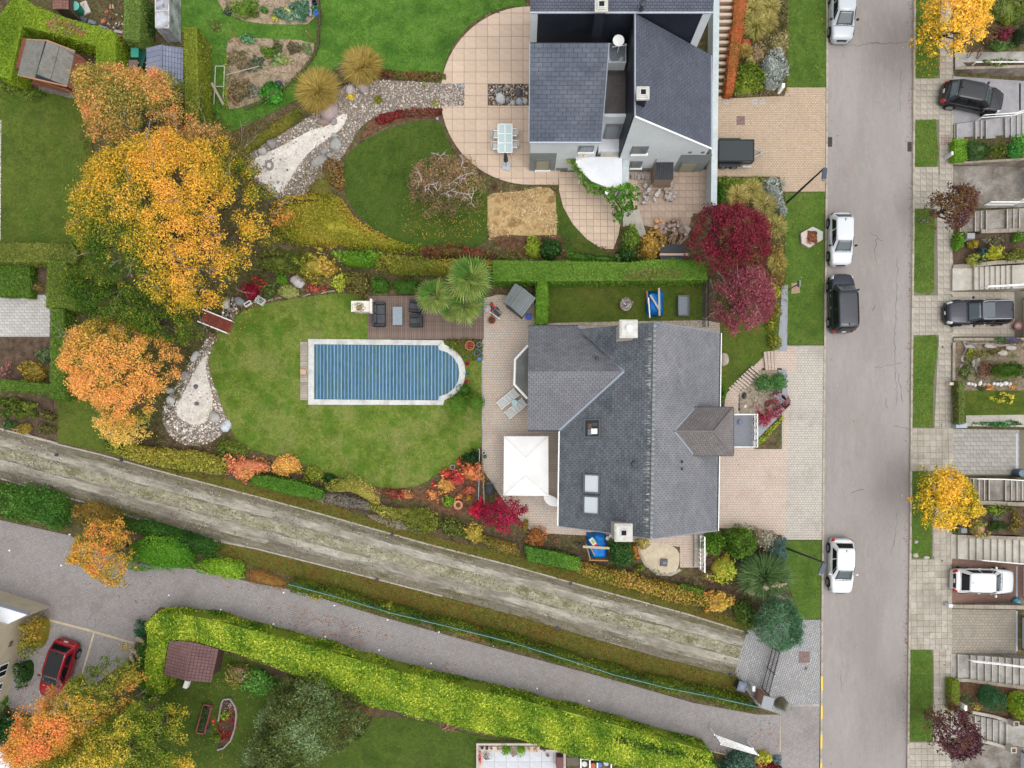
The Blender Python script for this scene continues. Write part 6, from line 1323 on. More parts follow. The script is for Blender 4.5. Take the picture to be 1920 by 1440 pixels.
c=P(1112,1016,.95);t=thing('cement_sack','white sack with red edges lying on the crumpled tarpaulin','sack',(c[0],c[1],.88),-.95);bevel(MX((0,0,.05),(.62,.34,.1)).build('sack_body',plain('sack_white',C(214,214,200),.6),t,world=False),.04);bevel(MX((.26,0,.052),(.12,.35,.11)).build('sack_end',plain('sack_red',C(210,50,40),.5),t,world=False),.03);MX((-.02,.0,.104),(.3,.2,.006)).build('sack_print',plain('sack_green',C(150,170,110),.6),t,world=False)
for px,py,lab in((1139,1009,'round pale log end beside the crumpled tarpaulin'),(1145,1005,'second round pale log end near the chimney')):log(px,py,.4,.15,0,.4,WOODP[2],lab,None,1.57)
for px,py,m,lab in((1090,1023,PBLK,'dark bucket with white rim at the plank end'),(1081,1021,PBLK,'small dark bucket left of the plank')):pot(px,py,4 if px>1085 else 3,.3,m,lab)
c=P(1281.5,573,.5);t=thing('raised_planter','grey rectangular tub on the north lawn','planter',(c[0],c[1],.07));pl_=plain('tub_grey',C(104,110,118),.5)
for dx,dy,sx,sy in((L(9.5),0,.06,L(36)),(-L(9.5),0,.06,L(36)),(0,L(18),L(20),.06),(0,-L(18),L(20),.06)):MX((dx,dy,.25),(sx,sy,.5)).bl('side',pl_,t)
MX((0,0,.2),(L(19)-.06,L(36)-.06,.36)).build('lid_panel',plain('tub_inner',C(124,132,140),.5),t,world=False)
pot(1173.5,572,10,.4,plain('pot_stone',C(190,186,180),.8),'round pot overflowing with white flowers on the north lawn',K('90 90 80 220 224 224 236 236 236 150 60 70'),ph=.35,leaf=.045,dens=500)
t=thing('bird_bath','small dark fountain stone set in the sand patch','fountain',P3(1245,1055,.09));c=P(1245,1055,.2);bevel(MX((c[0],c[1],.16),(.5,.52,.16),-.1).build('base',plain('slate_dark',C(86,88,92),.6),t),.02);MX((c[0]+.03,c[1],.26),(.26,.18,.08),-.1).build('top_block',plain('slate_light',C(120,124,128),.6),t)
# white trellis fence beside the south corner
t=thing('trellis_fence','white timber screen standing on a grey plinth at the south corner of the house','fence',P3(1310,1032,.05));MP(PP(rect(1302,1000,1308,1064),.4),.03,.4,CONC).build('plinth',CONC,t)
p0,p1=Vc(P3(1310.5,1002,0)),Vc(P3(1311,1066,0));fr=MB()
for z in(.45,1.7):fr.box((p0+p1)/2+Vc((0,0,z)),(.07,(p0-p1).length,.07))
fr.build('rail',WTP,t)
for k in range(9):p=p0.lerp(p1,k/8);MX(p+Vc((0,0,.9)),(.06,.06,1.75)).build('post',WTP,t)
for k in range(8):a,b=p0.lerp(p1,k/8),p0.lerp(p1,(k+1)/8);MT([a+Vc((0,0,.5)),b+Vc((0,0,1.65))],.025,4).build('brace',WTP,t)
# gate and fence to the north side, rails on the patio
BL=plain('navy_metal',C(26,40,62),.4)
t=thing('garden_gate','dark blue metal gate between north lawn and the maples','gate',P3(1322,575,.05))
for px in(1317.5,1321,1327):p,q=P(px,528,1.0),P(px-.5,614,1.0);MT([(p[0],p[1],1.2),(q[0],q[1],1.2)],.035,6).build('top_rail',BL,t)
for k in range(12):y=530+k*7.4;c=P(1319,y,.6);MT([(c[0],c[1],.03),(c[0],c[1],1.2)],.02,5).build('gate_bar',BL,t)
t=thing('patio_rail','thin steel rail along the edge of the patio by the orange shrubs','railing',P3(898,890,.08));q=Q('899 842 898.5 890 897 936')
MT([P3(x,y,.75)for x,y in q],.025,6).build('top_rail',ZINC,t);MT([P3(x,y,.4)for x,y in q],.02,6).build('middle_rail',ZINC,t)
for y in(842,866,890,913,936):c=P(898.3,y,0);MT([(c[0],c[1],.03),(c[0],c[1],.76)],.025,6).build('post',ZINC,t)
# foot bridge
t=thing('foot_bridge','small red wooden bridge with white handrails over the dry stream','bridge',P3(407,604,.06));BR=mat('red_boards',[C(122,62,48),C(140,76,60)],2,20,.15,.7,.2,piece=.16)
bx,by=P(407,604,.3);ang=-radians(22);u=Vc((cos(ang),sin(ang),0));v=Vc((-u.y,u.x,0));Ln=L(58)
for k in range(15):s=(k+.5)/15-.5;z=.32+.12*cos(s*3);MX(Vc((bx,by,z))+u*Ln*s,(Ln/15-.02,L(25),.05),ang).build('plank',BR,t)
for sd in(-1,1):
 MT([Vc((bx,by,.75))+u*Ln*s+v*sd*L(12)for s in(-.5,-.2,.2,.5)],.045,6).build('handrail',WTP,t)
 for s in(-.48,-.2,.2,.48):p=Vc((bx,by,0))+u*Ln*s+v*sd*L(12);MT([p+Vc((0,0,.1)),p+Vc((0,0,.76))],.03,5).build('post',WTP,t)
# gate of the track, brick pillar, bin, manholes
t=thing('drive_gate','black iron double gate at the end of the gravel track','gate',P3(1436,1260,.08));IR=plain('black_iron',C(34,36,42),.5)
pA,pB=Vc(P3(1447,1212,0)),Vc(P3(1427,1288,0))
for z in(.25,.95,1.65):MT([pA+Vc((0,0,z)),pB+Vc((0,0,z))],.032,6).build('gate_rail',IR,t)
for k in range(25):p=pA.lerp(pB,k/24);MT([p+Vc((0,0,.1)),p+Vc((0,0,1.85))],.02 if k not in(0,12,24)else .045,5).build('gate_bar',IR,t)
t=thing('gate_pillar','brick gate pillar with grey stone cap beside the bin','pillar',P3(1424,1302,.08));c=P(1420,1298,0);BRK=brick('pillar_brick',C(176,124,100),C(158,108,88),C(170,156,140),.21,.07)
MX((c[0]+.1,c[1]-.1,.95),(.62,.7,1.9),-.25).build('brick_body',BRK,t);c2=P(1435,1318,2.0);bevel(MX((c[0]+.1,c[1]-.1,1.95),(.78,.86,.12),-.25).build('cap_stone',plain('cap_grey',C(150,152,156),.8),t),.02)
def wheelie(px,py,m,label,rz,z=.08):
 c=P(px,py,1.0);t=thing('wheelie_bin',label,'bin',(c[0],c[1],z),rz);MB().frustum([(-.22,-.24),(.22,-.24),(.22,.24),(-.22,.24)],[(-.28,-.32),(.28,-.32),(.28,.32),(-.28,.32)],.06,.92).bl('body',m,t);bevel(MX((0,0,.96),(.62,.7,.08)).build('lid',plain('bin_lid',C(88,96,112),.5),t,world=False),.03);MX((0,0,1.005),(.3,.34,.02)).build('lid_panel',plain('bin_panel',C(112,120,136),.5),t,world=False);MT([(-.25,-.38,.92),(.25,-.38,.92)],.025,6).bl('handle',PBLK,t)
 for s in(-1,1):b=MB();b.tube([(s*.2,-.25,.1),(s*.27,-.25,.1)],.1,10);b.bl('wheel',PBLK,t)
wheelie(1391,1287,plain('bin_dark',C(48,52,60),.5),'dark grey wheelie bin by the brick gate pillar',-.3)
c=P(1413,1291,1.1);o=bevel(MX((0,0,.55),(.22,.4,1.1)).build('letter_box',plain('letterbox_white',C(214,216,214),.4)),.03);o.location=(c[0],c[1],.08);tag(o,'white letter box attached beside the brick gate pillar','letter box')
def cover_plate(px,py,sx,sy,m,label,z,rz=0):o=MX((0,0,0),(sx,sy,.012)).build('manhole_cover',m);c=P(px,py,z);o.location=(c[0],c[1],z+.004);o.rotation_euler=(0,0,rz);tag(o,label,'manhole cover');child(MX((0,0,.008),(.05,.05,.01)).build('lifting_hole',OPENING_DARK),o,False)
MHB=mat('rusty_plate',[C(120,100,96),C(134,112,106)],3,20,.15,.7,.4)
cover_plate(1508,1232,.8,.82,MHB,'square rusty manhole cover in the grey cobbles',.075);cover_plate(1511,1253,.2,.22,plain('valve_grey',C(96,96,84),.7),'small square valve lid below the rusty cover',.075,-.3);cover_plate(1389,226,.6,.62,MHB,'square rusty manhole cover in the beige driveway',.085)
for x,lab in((1361,'small pale inspection cover left in the row on the beige driveway'),(1415,'small pale inspection cover in the middle of the beige driveway edge'),(1429,'small pale inspection cover right in the row on the beige driveway')):cover_plate(x,191,.34,.36,plain('cover_pale',C(170,168,164),.7),lab,.086)
for px,py,lab,s in((123,1128,'paved square manhole in the wide lane yard',.75),(172,1168,'paved square manhole near the parking line',.6),(1434,1359,'paved square manhole in the lane with leaves round it',.7)):
 t=thing('manhole',lab,'manhole cover',P3(px,py,.066));c=P(px,py,0)
 for dx,dy,sx,sy in((s/2,0,.03,s),(-s/2,0,.03,s),(0,s/2,s,.03),(0,-s/2,s,.03)):MX((c[0]+dx,c[1]+dy,.066),(sx,sy,.014),0).build('frame_bar',FRAMEG,t)
 MX((c[0],c[1],.063),(s-.05,s-.05,.01)).build('paved_lid',BRLANE,t)
# white lane lights
for i,(x,y)in enumerate(Q('18 1032 115 1060 131 1002 317 1116 414 1143 532 1111 627 1135 727 1162 823 1185 925 1210 1022 1233 1118 1257 1215 1280 513 1170 610 1194 711 1219 808 1244 1007 1291 1104 1314')):
 c=P(x,y,.06);o=ML((0,0,0),[(.065,0),(.06,.05),(.02,.08)],12).build('lane_light',WTP);o.location=(c[0],c[1],.06);tag(o,'small round white stud light set in the edge of the brick lane','light','white stud lights along the brick lane')
for i,(x,y)in enumerate(Q('106 853 228 863 735 1003 1070 1094 707 1087 1045 1177 1370 1265 1399 1187')):
 c=P(x,y,.1);o=bevel(MX((0,0,.06),(.22,.16,.14)).build('track_light',plain('navy_lamp',C(40,50,74),.5)),.02);o.location=(c[0],c[1],.07);tag(o,'small dark blue ground lamp at the edge of the gravel track','light','dark ground lamps along the track')
# net fence along the lane
t=thing('net_fence','green mesh fence standing in the shrubs between track and lane','fence',P3(900,1200,.06));NETL=Q('541 1096 640 1122 735 1150 840 1175 960 1205 1060 1236 1150 1265 1250 1290 1340 1308 1422 1326');NG=plain('green_mesh',C(104,146,130),.7);zt=1.25
acc=[Vc(P3(x,y,zt))for x,y in NETL]
for a,b in zip(acc,acc[1:]):MT([a,b],.032,5).build('mesh_top',NG,t);MB().plane([(a.x,a.y,.3),(b.x,b.y,.3),(b.x,b.y,zt),(a.x,a.y,zt)],.02).build('mesh_panel',NG,t)
for p in acc:MT([(p.x,p.y,.03),(p.x,p.y,zt+.06)],.035,6).build('post',NG,t)
# white slatted pergola at the end of the bright hedge
t=thing('slat_screen','white slatted lattice roof at the right end of the bright hedge','pergola',P3(1380,1395,.06));a0,a1,b0,b1=[Vc(P3(x,y,1.5))for x,y in((1340,1378),(1412,1404),(1352,1396),(1422,1416))]
for k in range(7):s=k/6;MT([a0.lerp(b0,s),a1.lerp(b1,s)],.022,4).build('slat',WTP,t)
for k in range(5):s=k/4;p=a0.lerp(a1,s)-Vc((0,0,.05));q=b0.lerp(b1,s)-Vc((0,0,.05));MT([p,q],.03,4).build('cross_bar',PBLK,t)
for p in(a0,a1,b0,b1):MT([(p.x,p.y,.03),p],.05,6).build('post',WTP,t)
# bottom terrace with planters and glass lean-to
ter=structure(MP(PP(Q('903 1405 1042 1408 1042 1500 903 1500')),-.04,.1,GROUT).build('terrace',GROUT));paving(ter,Q('905 1409 1041 1409 1041 1470 905 1470'),.13,.85,.75,mat('pale_grey_slab',[C(196,198,204),C(206,208,212)],1,10,.06,.85,.1,piece=.04),0,'terrace_slab',.014,.04)
TW=mat('pale_terrace_boards',[C(190,176,164),C(206,194,182)],2,16,.12,.85,.2,piece=.1)
t=thing('terrace_wall','low pale brick wall round the bottom terrace','wall',P3(893,1394,.05))
for poly in(rect(893,1394,1024,1398),rect(1024,1406,1061,1410),rect(893,1398,897,1480),rect(1056,1410,1061,1480)):MP(PP(poly,.45),.03,.45).build('wall_block',TW,t)
st_=structure(MP(PP(Q('897 1398 1056 1398 1056 1480 1040 1480 1040 1409 906 1409 906 1480 897 1480')),-.03,.16,TW).build('terrace_border',TW))
POTS=[(1,904,1402,3,PBLK,None,'dark jar in the corner of the bottom terrace'),(1,913,1403,3,PBLK,None,'second dark jar on the bottom terrace border'),(0,1015,1403,3,PBLK,None,'dark jar right of the gold bush'),(0,1020,1404,3.4,PBLK,K('90 110 70 120 130 90'),'dark pot with grey green plant near the step')]
for _,x,y,r_,m,pl,lab in POTS:pot(x,y,r_,.35,m,lab,pl,.16)
t=thing('glass_lean_to','small glazed lean-to with pale frame cut by the bottom edge','greenhouse',P3(1116,1430,.06));b=MB()
for pts in([(1089,1407),(1089,1470)],[(1146,1420),(1146,1470)],[(1089,1423),(1146,1426)],[(1089,1407),(1120,1407)],[(1106,1424),(1106,1470)],[(1120,1430),(1120,1470)]):b.tube([P3(x,y,2.0)for x,y in pts],.05,5)
for x,y in((1089,1407),(1146,1420),(1089,1470)):c=P(x,y,2.0);b.tube([(c[0],c[1],.03),(c[0],c[1],2)],.05,5)
b.build('frame',WTP,t);MP(PP(Q('1092 1410 1108 1410 1108 1421 1092 1421'),1.2),1.16,1.2).build('shelf',plain('shelf_green',C(104,130,116),.5),t);MP(PP(rect(1110,1411,1127,1421),1.2),1.16,1.2).build('shelf',plain('shelf_grey',C(176,170,164),.6),t)
for x,y,m in((1096,1434,PWH),(1112,1437,TERRA),(1124,1436,PBLUE),(1137,1432,ZINC)):c=P(x,y,.5);ML((c[0],c[1],.06),[(.14,0),(.2,.35),(.17,.35)],12).build('jar',m,t)
boxy('garden_chair',1050,1432,.5,.9,.8,plain('maroon',C(110,72,74),.7),'maroon upholstered bench on the bottom terrace','bench',.16)
boxy('grey_mat',1074,1428,.9,.6,.04,plain('mat_grey',C(112,106,94),.95),'dark mat on the soil beside the bottom terrace','mat',.05)
# rose bed edging bottom garden and trough planter
t=thing('trough_planter','long red brick trough with leafy plants on the bottom lawn','planter',P3(382,1350,.07));RB=plain('red_trough',C(150,86,80),.8);q=Q('382 1321 397 1324 383 1376 367 1374')
for a,b in zip(q,q[1:]+q[:1]):pa,pb=Vc(P3(*a,.3)),Vc(P3(*b,.3));MX((pa+pb)/2-Vc((0,0,.12)),((pb-pa).length+.06,.08,.3),atan2(pb.y-pa.y,pb.x-pa.x)).build('side',RB,t)
MP(PP(q,.25),.05,.22,SOILD).build('soil_fill',SOILD,t)
V,F,Cc=foliage(PP(Q('380 1324 393 1326 380 1372 370 1370'),.5),.2,.55,K('40 74 24 70 104 40 90 120 50'),dens=160,leaf=.09,core=0,lump=.2,gaps=.35);child(npmesh('plants',V,F,Cc,LEAF),t)
zone('rose_bed',Q('412 1352 416 1320 420 1312 432 1311 441 1326 443 1340 440 1365 432 1386 420 1400 408 1404 404 1390'),.09,SOILD)
t=thing('bed_edging','curved grey stone edging round the red flower bed','edging',P3(430,1360,.07));el=Q('410 1352 416 1318 420 1311 432 1310 442 1326 444 1340 441 1366 433 1388 420 1402 408 1406')
for a,b in zip(el,el[1:]):pa,pb=Vc(P3(*a,.15)),Vc(P3(*b,.15));MX((pa+pb)/2,((pb-pa).length,.1,.22),atan2(pb.y-pa.y,pb.x-pa.x)).build('edging_stone',plain('edging_grey',C(160,150,146),.8),t)
c0,c1=P3(379,1376,.9),P3(400,1350,1.0);t=thing('garden_lamp','leaning black lamp post between trough and flower bed','lamp',P3(379,1376,.07));MT([(c0[0],c0[1],.07),P3(398,1353,1.5)],.04,6).build('post',PBLK,t);ML((c0[0],c0[1],.07),[(.2,0),(.2,.05),(.05,.1)],12).build('foot',PBLK,t);h_=P3(400,1351,1.5);ML((h_[0],h_[1],1.4),[(.05,0),(.14,.1),(.1,.22),(.02,.25)],12).build('lamp_head',plain('lamp_red',C(200,40,40),.4),t)
# hex planter in the verge, sign, street lamps
t=thing('hexagonal_planter','hexagonal concrete planter block with leaf filled square on the verge','planter',P3(1523,444,.1));hexa=Q('1501.5 437 1524 424.5 1543 434 1543 449 1518 464.5 1503 456')
MP(PP(hexa,.35),.08,.33,CONCP).build('concrete_block',CONCP,t);HX=[plain('hex_pink',C(196,180,172),.9),plain('hex_green',C(176,184,174),.9)]
hw=PP(hexa,.35);hc=np.mean(hw,0)
for i in range(6):MP([tuple(np.array(hw[i])*.97+hc*.03),tuple(np.array(hw[(i+1)%6])*.97+hc*.03),tuple(np.array(hw[(i+1)%6])*.42+hc*.58),tuple(np.array(hw[i])*.42+hc*.58)],.335,.345+.004*(i%2)).build('sloping_face',HX[1 if i in(1,2)else 0],t)
MP(PP(Q('1514 432 1532 434 1532 456 1514 453'),.36),.32,.36,MULCH).build('planting_hole',MULCH,t);V,F,Cc=foliage(PP(Q('1514 432 1532 434 1532 456 1514 453'),.36),.33,.42,K('140 84 56 176 110 70 104 64 48'),dens=240,leaf=.06,core=0,lump=.05);child(npmesh('dead_leaves',V,F,Cc,LEAF),t)
t=thing('sign_post','dark post with a small flat sign over a bare patch in the verge','sign',P3(1479,543,.1));a=P(1479,543,.1);b=P3(1500,530,2.2);MT([(a[0],a[1],.1),(a[0],a[1],2.25)],.035,8).build('post',PBLK,t);MX((a[0],a[1],2.1),(.1,.4,.42)).build('sign_plate',FRAMEG,t)
zone('bare_patch',Q('1484 531 1499 530 1500 549 1484 551'),.118,plain('pinkish_slab',C(168,138,118),.9))
def lamp(base,head,label):
 a=P(*base,.1);hz=7.0;h_=P3(*head,hz);t=thing('street_lamp',label,'street lamp',(a[0],a[1],.1),group='street lamps along the verge');MP=plain('lamp_black',C(34,36,42),.4)
 MT([(a[0],a[1],.05),(a[0],a[1],3),(a[0],a[1],hz-.1)],[.085,.075,.05],10).build('pole',MP,t);d=Vc((h_[0]-a[0],h_[1]-a[1],0));ln=max(d.length,.5);d.normalize()
 MT([(a[0],a[1],hz-.15),Vc((a[0],a[1],hz))+d*ln*.55],.045,8).build('arm',MP,t)
 c=Vc((a[0],a[1],hz))+d*ln*.8;ang=atan2(d.y,d.x);bevel(MX(c,(.72,.3,.1),ang).build('lamp_head',plain('lamp_head_grey',C(58,68,86),.4),t),.03);MX(c+d*.38,(.14,.2,.08),ang).build('lamp_tip',FRAMEG,t)
lamp((1475,380),(1546,323),'black street lamp at the beige driveway with its grey head over the kerb');lamp((1475,1028),(1546,1057),'black street lamp by the blue conifer with its grey head over the kerb')
o=boxy('post_box',1469,160,.2,.32,1.0,WTP,'white letter box on a post at the corner of the silver bush','letter box',.1,-.15)
# angled white wall house bottom left
t=thing('cream_building','tall cream rendered building with windows cut by the bottom left corner','house',P3(0,1240,.05));CR_=mat('cream_render',[C(196,182,158),C(208,196,172)],.6,10,.06,.9,.2,stains=[(C(150,132,110),.4,.55,.74)],sscale=.6);zt=6.5
a,b=np.array(P(59,1155)),np.array(P(4,1345));dirv=(b-a)/np.linalg.norm(b-a);nrm=np.array([-dirv[1],dirv[0]]);nrm=nrm if nrm[0]>0 else-nrm
fp=[a,b,b-nrm*8,a-nrm*8]
MP([tuple(p)for p in fp],.03,zt-.15,CR_).build('wall',CR_,t);MP([tuple(p)for p in fp],zt-.15,zt,WHROOF).build('flat_roof',WHROOF,t)
ln=float(np.linalg.norm(b-a));an=atan2(dirv[1],dirv[0])
for s,z,wd,hh in((.47,1.7,1.0,1.0),(.66,1.7,1.0,1.0),(.86,1.7,1.0,1.0),(.47,4.4,1.0,1.0)):
 c=a+dirv*ln*s;w_=MX((c[0]+nrm[0]*.02,c[1]+nrm[1]*.02,z),(wd,.1,hh),an).build('window',WTP,t);MX((c[0]+nrm[0]*.06,c[1]+nrm[1]*.06,z),(wd-.18,.06,hh-.18),an).build('window_pane',GLASSD,w_,False);MX((c[0]+nrm[0]*.07,c[1]+nrm[1]*.07,z),(.07,.06,hh-.16),an).build('window_mullion',WTP,w_,False)
c=a+dirv*ln*.22;MX((c[0]+nrm[0]*.02,c[1]+nrm[1]*.02,1.6),(.35,.06,.35),an).build('wall_vent',MATS['rusty_plate'],t)
t=thing('garage_annex','low annex with flat white roof and blue grey edge above the cream wall','garage',P3(0,1150,.05));zt=2.6;ft=[P(54,1151,zt),P(-2,1134,zt),P(-90,1105,zt),P(-120,1200,zt),P(2,1176,zt)]
MP(ft,.03,zt-.2,CR_).build('wall',CR_,t);MP(ft,zt-.2,zt-.08,WHROOF).build('flat_roof',WHROOF,t)
for p,q in zip(ft[:2],ft[1:3]):MT([(p[0],p[1],zt-.04),(q[0],q[1],zt-.04)],.11,4).build('roof_edge',plain('edge_blue',C(120,126,138),.6),t)
t=thing('outbuilding','low building with white sheet roof cut by the bottom left corner','house',P3(15,1430,.05));MP(PP(Q('-60 1390 -5 1405 18 1412 52 1424 45 1500 -60 1500'),2.4),.03,2.3,CR_).build('wall',CR_,t)
for k in range(3):MP(PP([(-44+k*33,1398+k*9),(-13+k*33,1407+k*9),(-20+k*33,1500),(-50+k*33,1500)],2.45),2.32,2.42).build('roof_sheet',WHROOF,t)
# beds, streams, stones
zone('vegetable_bed',smooth(Q('398 -30 598 -30 595 45 520 46 470 42 438 32 412 14'),1),.09,mat('pale_mulch',[C(140,118,100),C(164,142,122),C(176,154,134)],2,16,.25,.95,.7,bdist=.04))
zone('vegetable_bed',smooth(Q('427 70 470 71 588 76 590 96 572 124 548 148 520 170 480 192 440 204 420 206 424 150 424 100'),1),.092,MATS['pale_mulch'])
STREAM=smooth(Q('640 165 665 152 700 150 760 152 826 156 872 157 872 199 826 203 760 206 708 214 672 240 655 275 622 320 590 350 560 372 525 380 492 348 455 325 452 292 500 268 545 240 575 222 600 205 615 185'),1)
WH1=smooth(Q('640 212 655 216 640 242 612 262 585 280 562 306 545 335 527 366 505 350 470 328 462 312 480 294 520 278 560 256 590 240 612 238'),1)
STB=mat('stream_grit',[C(120,108,96),C(140,128,114)],2,14,.25,.95,.6);zone('dry_stream',STREAM,.078,STB);zone('white_gravel',WH1,.084,WGRAV)
COB=K('158 148 136 178 166 152 144 136 130 188 178 166 168 150 132 132 126 122 196 186 176')
pebbles('cobbles',STREAM,.078,COB,.07,95,1,hole=WH1);pebbles('gravel',WH1,.084,K('214 206 196 196 184 172 226 218 208'),.03,60,2)
pebbles('cobbles',GAPR,.07,COB,.07,80,4);pebbles('cobbles',GAPL,.075,COB,.07,95,14)
BASIN=smooth(Q('402 632 399 648 390 672 393 700 404 728 414 755 428 790 420 812 392 832 362 838 335 830 312 810 303 785 306 758 325 730 342 704 356 676 378 650 390 632'),1)
WH2=smooth(Q('392 660 384 690 392 716 400 752 396 786 366 800 336 786 328 766 344 738 356 712 374 680'),1)
zone('dry_stream',BASIN,.078,STB);zone('white_gravel',WH2,.084,WGRAV);pebbles('cobbles',BASIN,.078,COB+K('214 206 200 222 214 206'),.066,110,6,hole=WH2,k=1.25);pebbles('gravel',WH2,.084,K('206 196 186 186 172 160 222 214 204'),.03,60,7)
UP=smooth(Q('424 560 446 556 447 585 436 602 415 600 414 575'),1);zone('dry_stream',UP,.076,SOILD);pebbles('cobbles',UP,.078,COB+[(222,214,206)],.07,90,9,k=1.2);pebbles('cobbles',Q('388 622 410 618 408 640 392 644'),.075,K('150 120 96 130 104 84 180 150 120'),.08,40,10)
for i,(x,y,rx,ry,h,cc,rot,lab)in enumerate([(613,202,19,20,.55,(158,140,140),20,'large purple grey boulder in front of the lower golden grass'),(675,151,12,20,.5,(156,144,142),-35,'long leaning boulder beside the upper golden grass'),(657,168,8.5,9,.35,(160,150,148),0,'squarish boulder left of the leaning one'),(607,228,11,6,.25,(132,114,106),0,'flat brown stone under the large boulder'),(625,227,6.5,8,.25,(140,132,132),0,'small round grey stone at the tip of the white gravel'),(508,268,9,10,.3,(136,130,130),0,'dark grey stone on the upper bank of the white gravel'),(491,283,9,8,.28,(162,156,152),20,'pale stone left of the dark grey one'),(629,269,11,11,.3,(146,146,140),0,'round grey green boulder on the lower bank'),(599,300,17,9,.22,(140,136,130),-30,'broad flat rock on the lower bank of the stream'),(606,284,7,7,.2,(134,130,126),0,'small rock above the broad flat one'),(617,290,6,6,.2,(136,134,130),0,'small rock right of the broad flat one'),(627,253,6,5,.15,(156,154,150),0,'pale rock above the round grey boulder'),(939,184,8.5,8.5,.25,(176,178,178),0,'pale round boulder in the planting gap of the terrace'),(952,186,4,5,.18,(140,140,144),0,'grey stone right of the pale round boulder'),(973,172,7,8,.25,(84,80,82),0,'dark stone in the gap near the house wall'),(973,190,6.5,6.5,.2,(150,156,164),0,'blue grey stone below the dark one'),(962,192,5,5,.2,(170,166,160),0,'pale stone at the lower edge of the gap'),(985,189,5,6,.2,(168,160,152),0,'tan stone at the right end of the gap'),(866,161,4.5,4.5,.15,(150,152,156),0,'grey stone in the corner of the stream end'),(934,168,4,4,.14,(120,118,116),0,'small dark stone above the pale round boulder'),(820,222,3,3,.12,(150,156,166),0,'tiny blue grey stone at the corner of the oval lawn'),(424,798,11,11,.35,(180,186,190),0,'pale blue grey boulder at the lawn edge of the basin'),(400,783,9,12,.32,(160,156,150),-20,'rounded grey boulder inside the pebble basin'),(364,669,6,12,.3,(168,168,168),35,'long pale rock near the neck of the basin'),(318,750,11,8,.3,(176,172,168),30,'pale rock at the left rim of the basin'),(317,733,8,6,.25,(150,150,150),-20,'grey rock just above the rim rock'),(366,725,4,4.5,.16,(98,100,106),0,'dark stone in the white gravel of the basin'),(369,757,3.4,4,.14,(96,100,108),0,'second dark stone lower in the white gravel'),(347,704,10,9,.25,(140,130,126),0,'brownish rock half hidden by the orange tree'),(448,566,9,8,.3,(124,124,128),0,'dark grey rock beside the dark red shrub'),(423,571,8,9,.3,(166,162,158),0,'pale rock above the foot bridge'),(558,528,13,12,.2,(176,170,170),0,'pale patchy rock in the shrub border'),(1358,675,9,13,.3,(160,150,136),0,'tan rock against the east wall of the slate house'),(1262,1098,0.1,.1,.1,(100,100,100),0,None),(1396,742,4,6,.2,(60,62,70),20,'small dark stone in the front rock bed'),(1397,762,3,3,.15,(210,206,200),0,'small white stone in the front rock bed'),(1718,1016,4,4,.12,(150,146,140),0,'small stone slab at the kerb end of the verge'),(1717,1041,5,5,.08,(160,152,142),0,'flat stone in the corner of the verge'),(1738,1045,6,3,.08,(164,156,146),0,'flat oblong stone at the foot of the verge')]):
 if lab:stone(x,y,rx,ry,h,cc,lab,rot,z=.07 if x<1700 else .1,seed=i,group=None)
b=MB();c=P(505,310,.1)
for k in range(10):a=k*.628;b.box((c[0]+.24*cos(a),c[1]+.3*sin(a),.12),(.15,.17,.1),a)
tag(b.build('stone_ring',plain('ring_grey',C(140,136,132),.8)),'ring of grey stone lying in the white gravel','stone ring')
for i,(a,b_)in enumerate([((503,564),(512,561)),((516,560),(528,558)),((568,556),(582,551)),((602,550),(628,545)),((475,566),(492,572))]):
 tag(MT([P3(*a,.12),P3((a[0]+b_[0])/2,(a[1]+b_[1])/2-1,.14),P3(*b_,.12)],.06,6).build('border_log',PALEBARK),['short white log edging the border left of the pale round shrub','white log just left of the pale round shrub','forked white branch right of the pale round shrub','long white log at the right end of the lawn border','thin white branch under the square planter'][i],'log')
# straw bed, mulch beds
STRAW=mat('straw',[C(150,120,80),C(200,172,124),C(166,132,88)],1.2,20,.25,.95,.8,bdist=.05);SB=Q('914 368 925 362 980 358 1010 350 1030 352 1042 362 1044 440 985 442 950 440 918 446 914 420')
zone('straw_bed',SB,.1,STRAW);cover('straw',SB,.1,K('216 190 140 232 212 170 196 160 108 226 204 156'),.1,300,.12,3,asp=.16,k=1.15,patch=1.25)
cover('straw',Q('916 355 1045 345 1046 365 916 372'),.08,K('180 150 90 140 120 60 100 110 40'),.08,90,.08,4,asp=.2)
for p,m,z in((Q('1050 440 1064 480 1000 482 960 475 930 455 916 446 985 444'),MULCH,.074),(Q('640 158 826 134 826 157 700 150'),SOILD,.077),(Q('708 212 826 202 827 222 770 222 735 230 700 250 672 262 690 230'),MULCH,.0785),(Q('590 360 640 330 650 380 600 380'),SOIL,.072),(Q('820 905 903 840 900 960 850 970 800 945 690 925 700 915 790 918'),MULCH,.073),(Q('195 800 420 830 480 860 640 900 700 925 860 990 1000 1010 1320 1090 1400 1150 1390 1168 1100 1080 800 1005 480 905 195 850'),SOILD,.056),(Q('1320 1040 1470 1000 1480 1160 1400 1180 1330 1110'),SOILD,.058),(Q('1350 0 1480 0 1478 180 1345 184'),SOIL,.07),(Q('1346 332 1470 335 1472 640 1440 620 1350 590'),SOIL,.06),(Q('480 1200 760 1345 690 1345 640 1320 500 1262'),SOILD,.0735),(Q('660 1300 712 1312 690 1360 650 1395 630 1380'),MULCH,.0745)):
 zone('planted_bed',p,z,m)
ROCKB=Q('1386 735 1424 694 1474 694 1476 735 1484 758 1416 828 1388 800')
zone('rock_bed',ROCKB,.12,mat('grey_rock_bed',[C(140,128,112),C(160,148,130),C(126,116,96)],2,14,.25,.95,.7));pebbles('cobbles',ROCKB,.12,K('150 138 122 170 158 142 130 116 104'),.07,22,21)
t=thing('bed_edging','bluestone edging slabs round the front rock bed','edging',P3(1470,745,.09));BS=MATS['bluestone']
